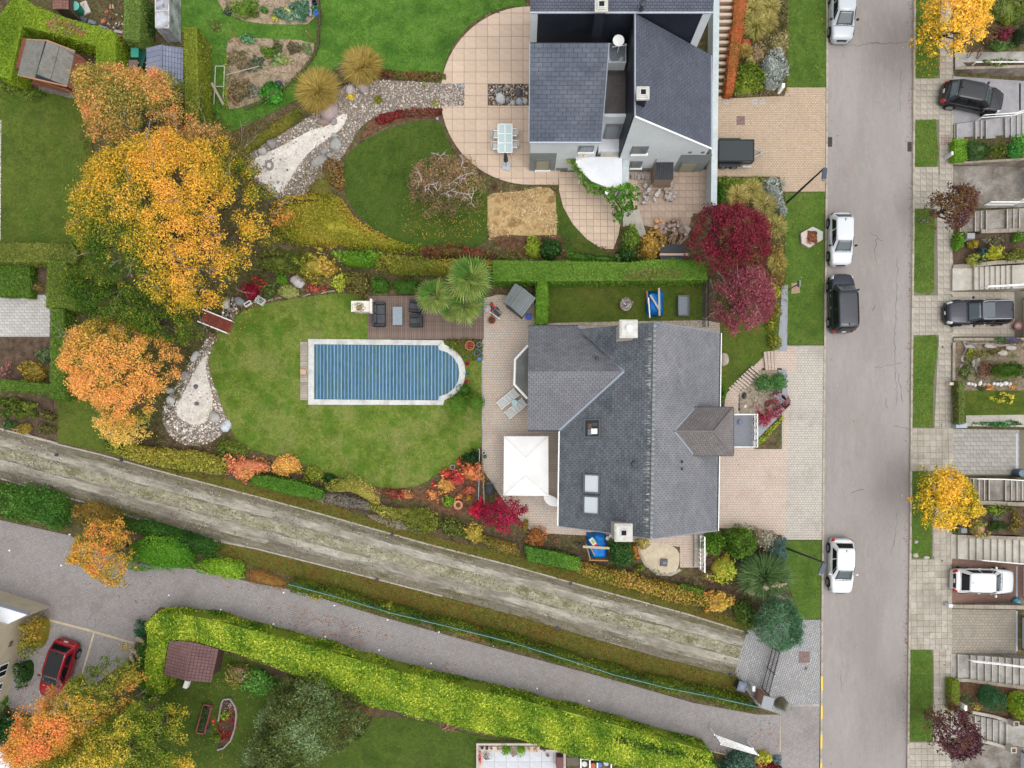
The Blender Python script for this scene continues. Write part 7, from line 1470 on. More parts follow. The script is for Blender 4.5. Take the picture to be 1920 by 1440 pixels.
for q in(Q('1458 694 1475 694 1475 700 1466 708'),Q('1475 700 1475 752 1466 746 1467 709'),Q('1458 730 1483 757 1472 768 1450 742'),Q('1483 758 1417 826 1414 808 1466 756')):MP(PP(q,.22),.05,.22).build('edging_slab',BS,t)
# steps of the paths
def pathsteps(label,quad,n,z0,z1,m):
 (a0,a1),(b0,b1)=quad;t=thing('path_steps',label,'steps',P3((a0[0]+b1[0])/2,(a0[1]+b1[1])/2,.08))
 for i in range(n):
  s0,s1=i/n,(i+1)/n;L2=lambda p,q,s:(p[0]+(q[0]-p[0])*s,p[1]+(q[1]-p[1])*s);z=z0+(z1-z0)*(i+.5)/n
  MP(PP([L2(a0,b0,s0),L2(a0,b0,s1-.04),L2(a1,b1,s1-.04),L2(a1,b1,s0)],z),.0,z).build('step',m,t)
pathsteps('long flight of beige tiled steps between garden wall and orange hedge',(((1344,186),(1358,186)),((1350,-10),(1378,-10))),15,.12,.7,TILE)
pathsteps('pinkish paved steps slanting past the front rock bed',(((1366,728),(1384,742)),((1412,684),(1430,700))),10,.1,.35,BRPINK);pathsteps('pinkish paved steps down to the driveway slab',(((1432,660),(1436,694)),((1458,656),(1458,694))),4,.3,.14,BRPINK)
# hedges
BRG=K('64 110 8 112 148 12 150 174 22 192 200 56');CLIP=K('70 104 18 92 128 26 116 146 40');OLV=K('76 92 24 104 116 36 136 138 56');DKG=K('30 62 22 46 84 30 66 106 40');YLW=K('112 120 30 160 156 44 206 182 72 190 140 60');MIX=K('70 84 30 120 116 44 170 150 66 130 96 56')
GRN=K('50 90 18 74 118 26 104 146 40');LIM=K('70 124 16 104 152 24 140 178 40');GRY=K('120 128 116 150 158 150 176 182 176');PINK=K('190 90 80 224 120 104 220 156 100 200 176 90')
hedge(Q('30 -14 60 8 100 24 150 40 213 58 216 132 177 128 179 84 140 72 95 60 39 46 17 146 -14 138 -14 40'),2.3,K('88 118 8 116 144 14 144 164 28'),'bright green clipped hedge wrapped round the brown summer house',k=1.2)
cover('dead_twigs',smooth(Q('86 42 100 34 128 38 150 48 164 62 150 68 115 62 90 52'),1),.06,K('150 110 84 176 132 104 190 110 60 140 118 110'),2.3,240,.07,2)
hedge(Q('231 -14 263 -14 259 74 230 70'),2.1,K('84 108 34 106 132 50 124 144 66'),'pale topped clipped hedge beside the glasshouse');bush('ivy',Q('260 -10 284 -10 288 30 284 66 262 80 240 76 258 60'),1.5,DKG,'dark ivy growing down the side of the pale topped hedge','ivy',dens=170,leaf=.08,k=1.2)
hedge(Q('343 50 367 49 369 120 371 212 346 212 344 120'),2.6,K('84 104 16 110 124 24 136 140 36'),'tall olive clipped hedge right of the blue grey shed')
hedge(Q('-14 454 132 456 142 470 140 492 -14 490'),1.6,OLV,'brownish hedge along the bottom of the left lawn')
hedge(Q('88 486 122 486 122 552 158 554 156 577 84 576'),1.7,K('84 106 26 106 128 38 120 138 46'),'stepped clipped hedge at the corner of the pale courtyard');hedge(Q('95 579 117 579 118 748 92 745 92 736 -14 728 -14 712 92 720'),1.7,K('74 104 24 92 124 34 104 132 42'),'long L shaped clipped hedge round the soil bed on the left')
hedge(Q('-14 492 53 493 54 556 -14 552'),1.0,K('60 92 18 80 114 26 96 124 30'),'square clipped hedge block above the pale courtyard',lump=.12)
hedge(Q('925 488 1060 489 1180 492 1230 486 1322 488 1328 524 1180 525 1030 526 925 526'),2.0,K('78 116 22 98 136 34 112 144 44'),'long clipped hedge north of the dull lawn');cover('dead_twigs',smooth(Q('1160 512 1200 506 1260 504 1285 512 1280 522 1170 524'),1),.08,K('150 112 84 120 96 66 170 120 90'),2.0,130,.07,5)
hedge(Q('1010 515 1023 515 1027 545 1026 606 1005 606 1006 545'),1.9,K('80 124 16 102 148 24 120 162 34'),'narrow upright hedge right of the small grey shed',k=1.1)
bush('box_shrub',Q('698 524 712 519 728 522 733 535 728 549 700 550 696 536'),1.1,GRN,'left clipped box shrub above the wicker sofa',dens=260,leaf=.06,prof='dome',depth=.1,lump=.1);bush('box_shrub',Q('736 526 760 523 785 526 790 538 782 550 742 550 734 538'),1.1,GRN,'wider clipped box shrub right of the first one',dens=260,leaf=.06,depth=.1,lump=.1)
# shrubs between the two gardens
for name,poly,h,pal,lab,kw in[('juniper',smooth(Q('512 412 530 375 570 362 615 365 640 372 655 392 680 418 720 442 765 458 787 468 760 472 700 468 640 462 575 464 545 455 520 445'),1),.9,K('118 132 18 150 154 26 180 166 48 210 162 70'),'low spreading yellow ground conifer below the stream',KW(220,leaf=.07,lump=.15,cs=.8,depth=.12)),('azalea',ell(535,408,28,26,0,18,.15,3),1.0,K('210 150 60 228 168 84 190 160 60'),'orange yellow shrub at the left end of the ground conifer',KW(150,clump=.12)),('shrub',smooth(Q('478 478 520 472 560 474 575 490 560 510 520 512 480 505'),1),1.4,OLV,'olive shrub right of the big yellow tree',KW(130,clump=.1)),('shrub',smooth(Q('545 485 580 474 610 475 632 488 640 510 605 522 560 518 540 505'),1),1.6,YLW,'yellow leaved shrub above the shrub border',KW(140,clump=.1)),('shrub',smooth(Q('628 472 670 468 712 472 714 488 690 502 650 500 630 490'),1),1.7,LIM,'bright green shrub in the row above the garden deck',KW(160,leaf=.09)),('shrub',smooth(Q('700 482 750 478 800 482 860 486 925 486 928 515 850 517 790 515 715 514'),1),1.7,K('104 118 28 140 142 40 176 156 60'),'yellow green hedge shrub above the box shrubs',KW(170,leaf=.08)),('shrub',smooth(Q('650 505 690 505 697 540 680 560 655 545 645 525'),1),1.2,K('90 84 40 120 104 56 110 112 40'),'brownish bare shrub left of the box shrubs',KW(110)),('shrub',smooth(Q('560 505 610 515 660 520 650 540 600 535 560 525'),1),.8,K('84 84 36 120 108 52 140 130 60'),'brown olive undershrub in the border',KW(90)),('shrub',smooth(Q('800 462 830 455 860 462 925 470 930 484 850 484 790 480'),1),1.2,K('96 60 44 150 60 60 90 100 40 120 110 50'),'reddish mixed shrub below the birch',KW(110)),('shrub',ell(1000,464,19,20,0,16,.12,2),1.4,K('112 144 20 150 170 36 176 180 60'),'yellow green round shrub below the straw bed',KW(170)),('shrub',ell(1032,466,23,21,0,16,.1,5),1.5,DKG,'dark green round shrub right of the yellow green one',KW(170)),('shrub',smooth(Q('930 480 960 470 985 482 985 492 930 492'),1),1.0,K('110 66 54 90 90 40 120 120 50'),'red brown low shrub above the clipped hedge',KW(110)),('shrub',smooth(Q('1055 470 1110 480 1160 480 1160 494 1060 492'),1),1.2,GRN,'loose green shrubs at the back of the clipped hedge',KW(110,clump=.1)),('shrub',smooth(Q('1166 430 1185 418 1202 428 1204 455 1190 470 1168 460'),1),1.6,K('96 124 30 120 146 44 84 108 40'),'upright green shrub beside the pale concrete strip',KW(160)),('shrub',smooth(Q('1200 440 1225 432 1245 445 1240 470 1225 490 1200 485'),1),1.5,K('120 110 40 176 150 50 200 150 60 130 120 80'),'gold brown shrub below the log heap',KW(110,clump=.12)),('shrub',smooth(Q('1160 456 1190 470 1205 490 1160 492'),1),1.2,DKG,'dark green shrub at the end of the lower terrace',KW(150)),('shrub',smooth(Q('1225 490 1255 484 1280 490 1290 500 1230 502'),1),1.6,LIM,'bright green shrub growing over the long hedge',KW(140))]:
 bush(name,poly,h,pal,lab,**kw)
# border at the top of the pool lawn
for name,poly,h,pal,lab,kw in[('japanese_maple',ell(467,545,16,17,0,16,.15,1),1.3,K('120 8 40 150 20 50 170 30 64'),'dark red dome shrub left of the white planters',KW(190,leaf=.08)),('shrub',ell(487,530,14,12,0,14,.3,4),.8,K('150 40 40 180 60 50 110 70 40'),'sparse red shrub above the dark red dome',KW(60,core=0)),('shrub',ell(527,524,11,11,0,14,.1,2),.9,LIM,'small bright green shrub above the pale round one',KW(190)),('shrub',ell(539,546,18,14,0,16,.06,2),.9,K('136 146 70 164 170 90 190 186 120'),'pale yellow green round shrub on the lawn border',KW(260,leaf=.06,depth=.1)),('shrub',ell(505,545,14,14,0,14,.15,6),.7,K('70 96 40 96 116 50 110 110 60'),'dull green shrub left of the pale round one',KW(120)),('azalea',ell(594,542,17,9,-.1,14,.3,3),.5,K('190 70 60 210 90 80 150 90 60'),'thin red azalea at the lawn border',KW(70,core=0)),('shrub',ell(637,530,12,13,0,14,.15,3),.9,K('130 150 20 170 186 40 190 196 60'),'small lime shrub at the right end of the border',KW(200)),# pool side
('box_ball',ell(859,758,20,20,0,18,.03),1.3,K('64 104 16 88 128 26 110 148 40'),'large clipped box ball beside the rounded pool end',KW(320,leaf=.05,lump=.06,depth=.06)),('box_ball',ell(891,753,16,17,0,18,.03),1.1,K('66 104 20 84 124 28 104 140 36'),'second box ball right of the large one',KW(320,leaf=.05,lump=.06,depth=.06)),('box_ball',ell(871,731,12,11,0,16,.05),.7,GRN,'small box ball above the two larger ones',KW(300,leaf=.05,depth=.06)),('shrub',smooth(Q('832 637 880 636 905 640 904 668 880 678 862 668 845 655'),1),.4,K('80 96 30 110 114 44 130 112 60'),'low mossy planting between deck and rounded pool end',KW(170,leaf=.06,core=0)),('shrub',ell(852,646,10,9),.7,K('80 104 24 104 124 36 120 120 50'),'small round bush at the deck corner',KW(220)),('shrub',ell(884,860,18,18,0,16,.15,3),.8,DKG,'dark green bush by the patio rail',KW(150)),# orange azaleas at the south east of the lawn
('azalea',ell(884,886,22,20,0,16,.2,2),1.2,K('214 110 70 228 140 84 216 166 80 150 140 60'),'large orange azalea against the patio rail',KW(120,clump=.12)),('azalea',ell(858,898,16,14,0,16,.2,4),1.0,K('204 70 66 220 96 90 224 130 110'),'pinkish red azalea beside the large orange one',KW(120,clump=.12)),('azalea',ell(836,910,17,16,0,16,.2,5),1.0,K('220 150 80 226 176 90 200 170 80'),'pale orange azalea left of the red one',KW(120,clump=.12)),('azalea',ell(838,889,10,8,0,14,.2,5),.7,K('204 80 64 214 96 70'),'small red azalea above the pale orange one',KW(110,clump=.1)),('azalea',ell(862,868,8,7,0,14,.2,6),.7,K('196 80 60 206 110 70'),'small red azalea near the ring shaped pot',KW(110)),('azalea',ell(811,928,9,10,0,14,.25,7),.6,K('206 130 70 214 150 90'),'small peach azalea at the left of the group',KW(100)),('azalea',ell(860,931,8,7,0,14,.25,8),.6,K('214 130 80 206 150 90'),'small peach azalea above the terracotta pot',KW(100)),('azalea',ell(880,918,11,8,0,14,.25,9),.7,K('196 90 80 214 150 80'),'red and orange azalea below the dark green leaves',KW(100)),('azalea',ell(879,933,6,6),.5,K('180 140 40 190 110 40'),'tiny gold azalea near the crimson maple',KW(110)),('azalea',ell(813,908,4,5),.4,K('196 60 60 206 80 80'),'tiny red azalea at the lawn edge',KW(130)),('shrub',ell(841,941,9,10,0,14,.2,3),.6,LIM,'small bright green shrub left of the terracotta pot',KW(150)),('azalea',ell(733,925,16,12,0,16,.25,2),.8,K('150 40 50 190 60 70 110 90 50'),'crimson azalea alone at the bottom of the lawn',KW(110,clump=.1)),('azalea',ell(761,928,12,10,0,16,.3,3),.6,K('190 120 70 206 140 84 150 120 70'),'dull orange azalea right of the crimson one',KW(80)),# row along the track
('shrub',smooth(Q('196 815 240 830 290 838 340 842 400 852 430 860 425 888 360 885 290 872 235 858 205 842'),1),1.4,K('104 118 24 140 146 40 184 166 64'),'long yellow green hedge along the gravel track',KW(150,cs=.6)),('shrub',smooth(Q('192 808 215 806 235 825 225 848 196 845'),1),1.2,DKG,'dark green shrub at the left end of the track hedge',KW(140)),('shrub',smooth(Q('400 830 430 818 450 830 470 850 450 862 415 850'),1),1.0,K('76 100 24 110 124 40 150 140 60'),'green shrub below the pebble basin',KW(130)),('spindle_bush',smooth(Q('420 862 445 855 480 862 503 868 500 885 478 890 462 905 440 895 424 880'),1),1.4,K('196 80 84 222 108 104 226 150 90 214 180 90'),'pink and yellow spindle bush on the track border',KW(140,clump=.12)),('spiraea',ell(537,873,28,19,.05,18,.05),1.1,K('196 150 50 222 176 84 214 150 90'),'golden dome shrub on the lower lawn border',KW(260,leaf=.06,depth=.1,k=1.5)),('shrub',ell(588,888,20,14,.1,16,.2,4),.9,K('96 116 24 140 150 36 170 166 56'),'olive shrub right of the golden dome',KW(150)),('shrub',ell(618,896,14,10,0,16,.2,2),.7,DKG,'small dark shrub between olive shrub and arching one',KW(140)),('spiraea',smooth(Q('608 918 625 898 655 893 685 902 708 925 714 944 700 946 676 930 640 920 620 925'),1),1.3,K('120 128 36 160 156 60 206 182 96'),'arching yellow green shrub beside the clipped low hedge',KW(240,leaf=.06,depth=.12,k=1.3)),('bare_shrub',smooth(Q('586 925 620 922 665 930 700 945 690 955 640 948 595 940'),1),1.0,K('110 104 96 146 138 128 120 112 80'),'grey twiggy shrub under the arching one',KW(260,leaf=.15,asp=.1,core=0,k=1.5)),('shrub',smooth(Q('692 944 730 950 790 952 822 965 824 992 800 1002 750 985 700 960'),1),1.2,K('104 116 30 146 148 50 180 170 84'),'yellow green shrub left of the crimson maple row',KW(160)),('bare_shrub',smooth(Q('690 962 730 968 790 980 790 1000 740 990 695 975'),1),.9,K('126 118 104 160 150 136 130 120 80'),'pale twiggy shrub above the track strip',KW(260,leaf=.15,asp=.1,core=0,k=1.5)),('shrub',smooth(Q('822 968 860 975 880 990 875 1010 845 1005 822 992'),1),1.0,K('60 90 24 90 110 40 130 120 50'),'green shrub below the empty terracotta pot',KW(140)),('shrub',smooth(Q('866 985 900 982 908 1000 905 1020 880 1018 868 1003'),1),1.1,K('176 160 50 220 190 90 190 170 70'),'bright yellow shrub below the crimson maple',KW(150,clump=.1)),('shrub',smooth(Q('905 1003 940 1010 972 1022 975 1040 945 1038 908 1022'),1),1.1,K('110 112 40 150 120 60 166 150 60'),'brown and olive shrub right of the bright yellow one',KW(150)),('heather',ell(1006,1006,19,18,.3,18,.05),.9,K('170 110 50 196 136 76 150 90 50'),'russet brown dome shrub at the patio corner',KW(280,leaf=.06,depth=.1)),('shrub',ell(986,985,6,12),.8,K('120 120 40 190 130 50'),'small olive and orange shrub right of the crimson maple',KW(160)),('shrub',smooth(Q('1077 1052 1120 1060 1170 1070 1220 1085 1270 1095 1320 1108 1330 1135 1290 1135 1230 1118 1160 1100 1090 1078'),1),1.2,K('100 112 30 150 140 44 200 160 70 130 90 60'),'long gold and olive hedge beside the track south of the house',KW(170,cs=.9)),('spindle_bush',smooth(Q('1312 1115 1345 1108 1368 1118 1372 1138 1366 1152 1340 1148 1320 1135'),1),1.2,K('226 120 100 220 180 70 196 190 60 190 190 70'),'yellow bush with pink end at the bottom of the garden',KW(150,clump=.1)),('shrub',smooth(Q('1372 1130 1400 1125 1425 1145 1425 1175 1400 1182 1375 1160'),1),1.3,K('54 84 22 76 104 32 100 120 40'),'dark green shrub between pink bush and blue pine',KW(150)),('box_shrub',smooth(Q('1145 1012 1180 1012 1192 1040 1190 1060 1170 1066 1146 1058 1142 1035'),1),1.6,K('40 76 30 58 100 40 78 118 50'),'rounded dark green shrub below the south chimney',KW(200,leaf=.08,depth=.12)),('shrub',ell(1190,1035,8,11,0,14,.2,2),.8,K('220 140 30 206 120 40 190 150 50'),'small orange shrub beside the sand patch',KW(160)),('shrub',ell(1201,1065,12,9),.6,K('90 110 30 130 130 40'),'small olive shrub at the edge of the paved ring',KW(150)),('shrub',smooth(Q('1192 1008 1206 1000 1216 1012 1206 1030 1194 1024'),1),.5,K('150 140 90 200 176 70 140 130 90'),'dry pale shrub right of the south chimney',KW(150)),('shrub',smooth(Q('1318 1000 1345 994 1362 1010 1360 1030 1336 1045 1318 1035'),1),1.7,K('74 112 12 98 140 20 120 156 30'),'bright green shrub beside the white timber screen',KW(200)),('shrub',ell(1387,1017,29,31,0,18,.06),2.0,K('54 92 14 76 112 22 94 124 30'),'large rounded green shrub right of the bright green one',KW(220,depth=.12)),('shrub',ell(1358,1066,22,27,0,16,.25,3),1.5,K('220 160 70 196 190 50 170 186 50 190 196 70'),'yellow and orange leaved shrub south of the screen',KW(130,clump=.12)),('shrub',smooth(Q('1398 1030 1425 1035 1445 1050 1440 1070 1405 1065 1380 1055'),1),1.3,K('30 60 26 50 80 40 66 96 56'),'dark leaved shrub above the pampas grass',KW(150,leaf=.09)),('shrub',smooth(Q('1412 992 1440 992 1458 1002 1452 1030 1425 1030 1412 1010'),1),1.2,K('150 150 130 176 176 156 150 110 80 110 120 90'),'grey variegated shrub by the driveway edge',KW(150)),('blue_conifer',smooth(Q('1450 1012 1466 1005 1474 1020 1476 1050 1465 1056 1448 1045'),1),1.9,K('70 100 90 96 130 122 126 156 150'),'small blue grey conifer at the foot of the lower street lamp',KW(260,leaf=.09,asp=.3,clump=.1)),('shrub',smooth(Q('1316 1070 1340 1068 1344 1088 1330 1094 1316 1086'),1),.8,K('130 104 70 160 130 84 110 96 60'),'small dry brown shrub left of the yellow one',KW(110)),# lane side
('laurel',smooth(Q('-20 905 30 908 70 915 110 922 132 945 130 985 100 990 60 980 20 972 -20 968'),1),2.0,K('50 96 24 78 126 36 110 146 56'),'large green laurel mass above the lane yard',KW(150)),('shrub',smooth(Q('132 945 165 938 200 952 232 965 225 985 180 998 145 985'),1),1.7,K('84 92 30 140 116 46 176 140 60'),'brown and yellow shrub right of the laurel mass',KW(140)),('hedge_shrub',smooth(Q('230 968 270 972 330 990 380 1006 412 1018 408 1045 370 1042 345 1025 300 1005 240 1000'),1),1.5,K('36 76 16 52 96 22 70 112 30'),'dark green hedge behind the bright dome shrub',KW(180,leaf=.08)),('dome_shrub',smooth(Q('240 1045 250 1020 285 1003 320 1003 350 1018 368 1045 355 1066 300 1068 255 1066'),2),1.8,K('60 120 10 90 150 18 130 172 36'),'large bright green dome shrub beside the lane',KW(240,leaf=.07,depth=.1)),('dome_shrub',smooth(Q('366 1055 400 1045 440 1052 462 1068 455 1086 410 1086 372 1072'),2),1.1,K('90 140 10 120 164 18 150 180 40'),'smaller bright green dome shrub beside the lane',KW(240,leaf=.07,depth=.1)),('barberry',smooth(Q('462 1065 490 1070 525 1082 542 1095 530 1104 490 1098 462 1088'),1),.9,K('120 110 40 170 90 56 140 130 50'),'reddish grassy shrub at the left end of the mesh fence',KW(130,asp=.2)),('barberry',ell(884,1188,28,12,.25,16,.25,2),.9,K('190 90 70 206 112 90 160 110 70'),'salmon red shrub leaning over the lane',KW(110,asp=.25)),('shrub',ell(732,1140,12,13,0,14,.2,3),1.0,K('190 180 40 206 196 70 150 150 40'),'yellow shrub poking through the mesh fence',KW(150)),('shrub',ell(592,1115,14,8,0,14,.2,3),.7,K('180 170 80 206 180 70'),'small yellow shrub on the lane side of the mesh',KW(130)),('shrub',ell(772,1160,16,8,.2,14,.3,5),.6,K('90 130 60 120 150 70'),'small fresh green shrub on the lane side of the mesh',KW(120)),# bottom garden
('shrub',ell(445,1265,23,24,0,16,.15,3),1.2,K('110 124 30 150 154 50 150 110 110'),'yellow green shrub with faded pink heads on the bottom lawn',KW(150)),('shrub',ell(480,1281,29,26,0,18,.08,4),1.3,K('60 110 30 90 146 50 120 166 70'),'fresh green round shrub right of the faded pink one',KW(180)),('rose_bush',ell(845,1356,21,13,0,16,.15,3),.8,K('90 110 70 140 150 120 196 90 90 110 130 90'),'rose bush with pale and red blooms on the bottom lawn',KW(130)),('begonia_bed',smooth(Q('736 1322 760 1330 790 1338 782 1342 760 1342 742 1334'),1),.35,K('150 40 40 110 40 36 90 110 50 196 180 170'),'small half round bed of red flowers under the bright hedge',KW(190)),('shrub',smooth(Q('652 1378 690 1345 698 1350 680 1380 668 1392'),1),.4,K('60 90 30 90 110 40 110 60 50'),'green edging plants of the dark bed on the bottom lawn',KW(150,core=0)),('yucca',ell(266,1182,14,14,0,14,.3,3),1.2,K('40 90 56 66 116 76 90 140 96'),'spiky green plant at the corner of the lane yard',KW(190,asp=.12,leaf=.2)),('wall_creeper',smooth(Q('50 1160 75 1155 82 1175 74 1215 58 1230 40 1222 40 1190'),1),2.2,K('90 112 24 140 140 36 176 140 50'),'yellow green creeper at the corner of the cream building',KW(150)),('shrub',smooth(Q('32 1240 58 1236 56 1280 35 1290 28 1265'),1),1.2,DKG,'dark green shrub against the cream wall',KW(150)),('shrub',smooth(Q('-20 1345 20 1338 55 1352 60 1385 30 1415 -20 1400'),1),2.0,K('24 60 26 40 84 36 60 104 50'),'dark green shrub in the lower left corner',KW(150)),('shrub',smooth(Q('-20 1290 8 1295 8 1330 -20 1335'),1),1.2,GRN,'small green shrub at the left edge under the cream wall',KW(140)),('holly',smooth(Q('1352 1440 1372 1412 1405 1408 1420 1425 1425 1470 1340 1470'),1),1.8,K('50 86 70 80 116 96 110 140 120'),'blue green shrub below the white slatted screen',KW(170)),('shrub',ell(1433,1418,14,11,0,14,.1,2),.8,K('170 170 30 206 200 60 150 160 40'),'round yellow shrub at the end of the lane edging',KW(220)),('shrub',ell(1459,1424,10,9,0,14,.1,3),.6,K('100 116 116 130 146 146'),'small blue grey shrub right of the yellow one',KW(200)),('shrub',ell(1424,1430,9,9),.6,K('160 100 60 180 90 60'),'rusty red shrub below the yellow one',KW(160)),('shrub',ell(1447,1438,16,8),.5,K('140 20 30 110 30 30 80 100 30'),'dark red shrub at the bottom edge by the lane mouth',KW(180)),('shrub',ell(1468,1322,14,13,0,16,.1,3),1.2,K('84 86 70 110 110 90 130 126 100'),'small grey green globe shrub beside the gate pillar cap',KW(170,asp=.15)),# left beds
('shrub',ell(62,696,26,19,0,16,.12,3),.9,K('120 110 30 176 150 56 150 130 50'),'yellow round shrub in the left soil bed',KW(160)),('shrub',ell(82,668,11,14,0,14,.2,4),.7,K('80 104 60 104 124 80'),'grey green shrub above the yellow round one',KW(150)),('shrub',ell(66,537,14,10,0,14,.2,4),.6,K('110 100 50 140 120 70'),'dry olive shrub above the pale courtyard',KW(120)),('flowers',ell(14,690,14,14,0,14,.3,4),.4,K('120 90 60 196 120 130 150 110 90 100 110 50'),'pink flowers in the left soil bed',KW(50,core=0)),('shrub',ell(51,761,18,11,0,14,.1,2),.7,K('80 104 24 110 128 40 130 136 50'),'top right shrub of the olive group by the track',KW(170)),('shrub',ell(24,757,12,11,0,14,.1,3),.7,K('86 104 24 114 126 40'),'top middle shrub of the olive group by the track',KW(170)),('shrub',ell(4,756,11,11,0,14,.1,4),.7,K('80 100 24 108 122 40'),'top left shrub of the olive group at the picture edge',KW(170)),('shrub',ell(36,777,14,11,0,14,.1,5),.7,K('84 104 20 116 130 36'),'middle shrub of the olive group by the track',KW(170)),('shrub',ell(10,775,11,9,0,14,.1,6),.6,K('70 96 24 100 120 40'),'left middle shrub of the olive group',KW(170)),('shrub',ell(43,803,16,12,0,14,.1,7),.7,K('96 100 30 140 126 50 176 140 40'),'lowest shrub of the group with yellow flecks',KW(170)),('shrub',ell(90,782,15,12,0,14,.15,8),.7,K('90 92 40 120 112 60'),'brownish shrub at the right of the olive group',KW(150)),('shrub',ell(88,806,15,11,0,14,.15,9),.7,K('84 88 40 112 108 56'),'lower brownish shrub near the track edging',KW(150)),('shrub',ell(18,795,12,9,0,14,.15,10),.6,K('56 90 40 80 110 50'),'green shrub at the bottom left of the olive group',KW(150)),('shrub',ell(62,776,9,8,0,14,.15,11),.6,K('80 100 30 106 118 44'),'small shrub between the olive and brown ones',KW(150)),('shrub',smooth(Q('-10 150 20 160 50 175 72 168 78 178 50 190 10 172'),1),.8,K('70 100 20 96 120 30 120 130 50'),'low green growth in front of the summer house',KW(130)),# front garden
('orange_hedge',Q('1376 -20 1397 -20 1390 60 1382 110 1372 178 1358 180 1366 100 1372 50'),1.1,K('120 100 40 186 110 50 204 96 58 176 120 56'),'long orange leaved hedge beside the tiled steps',KW(240,leaf=.06,prof='flat',lump=.2,cs=1.6,k=1.15)),('shrub',smooth(Q('1378 125 1410 112 1432 130 1436 165 1410 176 1376 174 1372 150'),1),1.1,K('70 100 12 104 128 24 140 150 44'),'bright olive shrub at the top corner of the beige driveway',KW(200,lump=.15)),('silver_bush',smooth(Q('1424 118 1450 96 1474 100 1475 140 1466 166 1440 170 1430 145'),1),1.2,K('126 132 120 160 168 160 186 192 188 110 96 84'),'silver grey bush by the white letter box',KW(180,leaf=.09)),('silver_bush',smooth(Q('1425 338 1450 334 1468 350 1474 390 1472 412 1458 395 1440 362'),1),1.1,K('126 132 120 160 168 158 180 186 178'),'long silver grey bush along the verge below the driveway',KW(180,leaf=.09)),('shrub',smooth(Q('1346 330 1400 334 1440 334 1430 346 1380 352 1348 352'),1),.8,K('80 104 20 110 130 34 130 140 50'),'green strip of low shrubs under the black trailer',KW(170)),('shrub',smooth(Q('1344 345 1360 348 1362 385 1346 388'),1),1.0,GRN,'green upright shrub against the pale garden wall',KW(170)),('shrub',ell(1398,80,9,9,0,12,.2),.6,K('214 96 80 226 120 90'),'small coral red shrub among the golden grasses',KW(160)),('shrub',smooth(Q('1448 60 1478 55 1480 95 1455 98 1440 80'),1),.8,K('150 140 90 176 164 110 110 110 60'),'dry cream shrub above the silver grey bush',KW(130)),('shrub',smooth(Q('1452 10 1476 8 1478 50 1455 52'),1),.9,K('96 92 50 120 112 66 90 100 40'),'dull brown shrub beside the upper verge',KW(130)),('shrub',smooth(Q('1405 84 1432 84 1436 112 1412 116'),1),.7,K('150 126 96 176 150 116 120 106 70'),'dry beige shrub above the bright olive one',KW(120)),('shrub',ell(1448,548,14,15,0,14,.15,2),.8,K('150 160 20 190 190 50'),'lime yellow shrub right of the pink maple',KW(180)),('shrub',smooth(Q('1440 570 1465 560 1466 600 1445 606'),1),.8,K('96 104 30 130 126 40 150 140 50'),'olive shrub along the grey slab path',KW(150)),('box_ball',ell(1447,612,9,9),.6,K('120 130 30 150 150 40'),'yellowish round shrub left of the grey slab path',KW(220)),('box_ball',ell(1452,640,11,11),.7,K('110 120 30 140 140 44'),'lower yellowish round shrub at the top of the steps',KW(220)),('shrub',ell(1452,590,10,9),.6,K('110 110 30 140 136 40'),'small round olive shrub above the yellowish pair',KW(200)),('shrub',smooth(Q('1440 465 1470 455 1474 530 1458 540 1444 505'),1),.9,K('110 104 40 150 130 60 176 150 80'),'dry olive shrub between maples and verge',KW(130)),('box_ball',ell(1434,718,18,16,0,16,.06),.9,K('60 104 46 84 128 62 104 146 80'),'left green ball shrub in the front rock bed',KW(260,leaf=.06,depth=.08)),('box_ball',ell(1461,716,14,19,0,16,.06),.9,K('60 110 50 80 130 64 104 150 84'),'right green ball shrub in the front rock bed',KW(260,leaf=.06,depth=.08)),('japanese_maple',smooth(Q('1418 770 1435 745 1460 736 1473 752 1466 780 1448 800 1425 800 1408 790'),1),1.0,K('140 24 56 180 50 84 190 80 100 120 70 70'),'pinkish red weeping maple over the front rock bed',KW(100,core=0,clump=.1)),('edging_plants',smooth(Q('1415 832 1440 806 1466 780 1470 785 1445 812 1420 836'),0),.3,K('110 140 24 150 170 40 180 170 50'),'lime edging plants along the bluestone slab',KW(240,core=0)),('shrub',smooth(Q('1350 720 1362 724 1364 745 1352 760'),1),1.0,GRN,'small green shrub at the wall by the steps',KW(190)),# veg plot
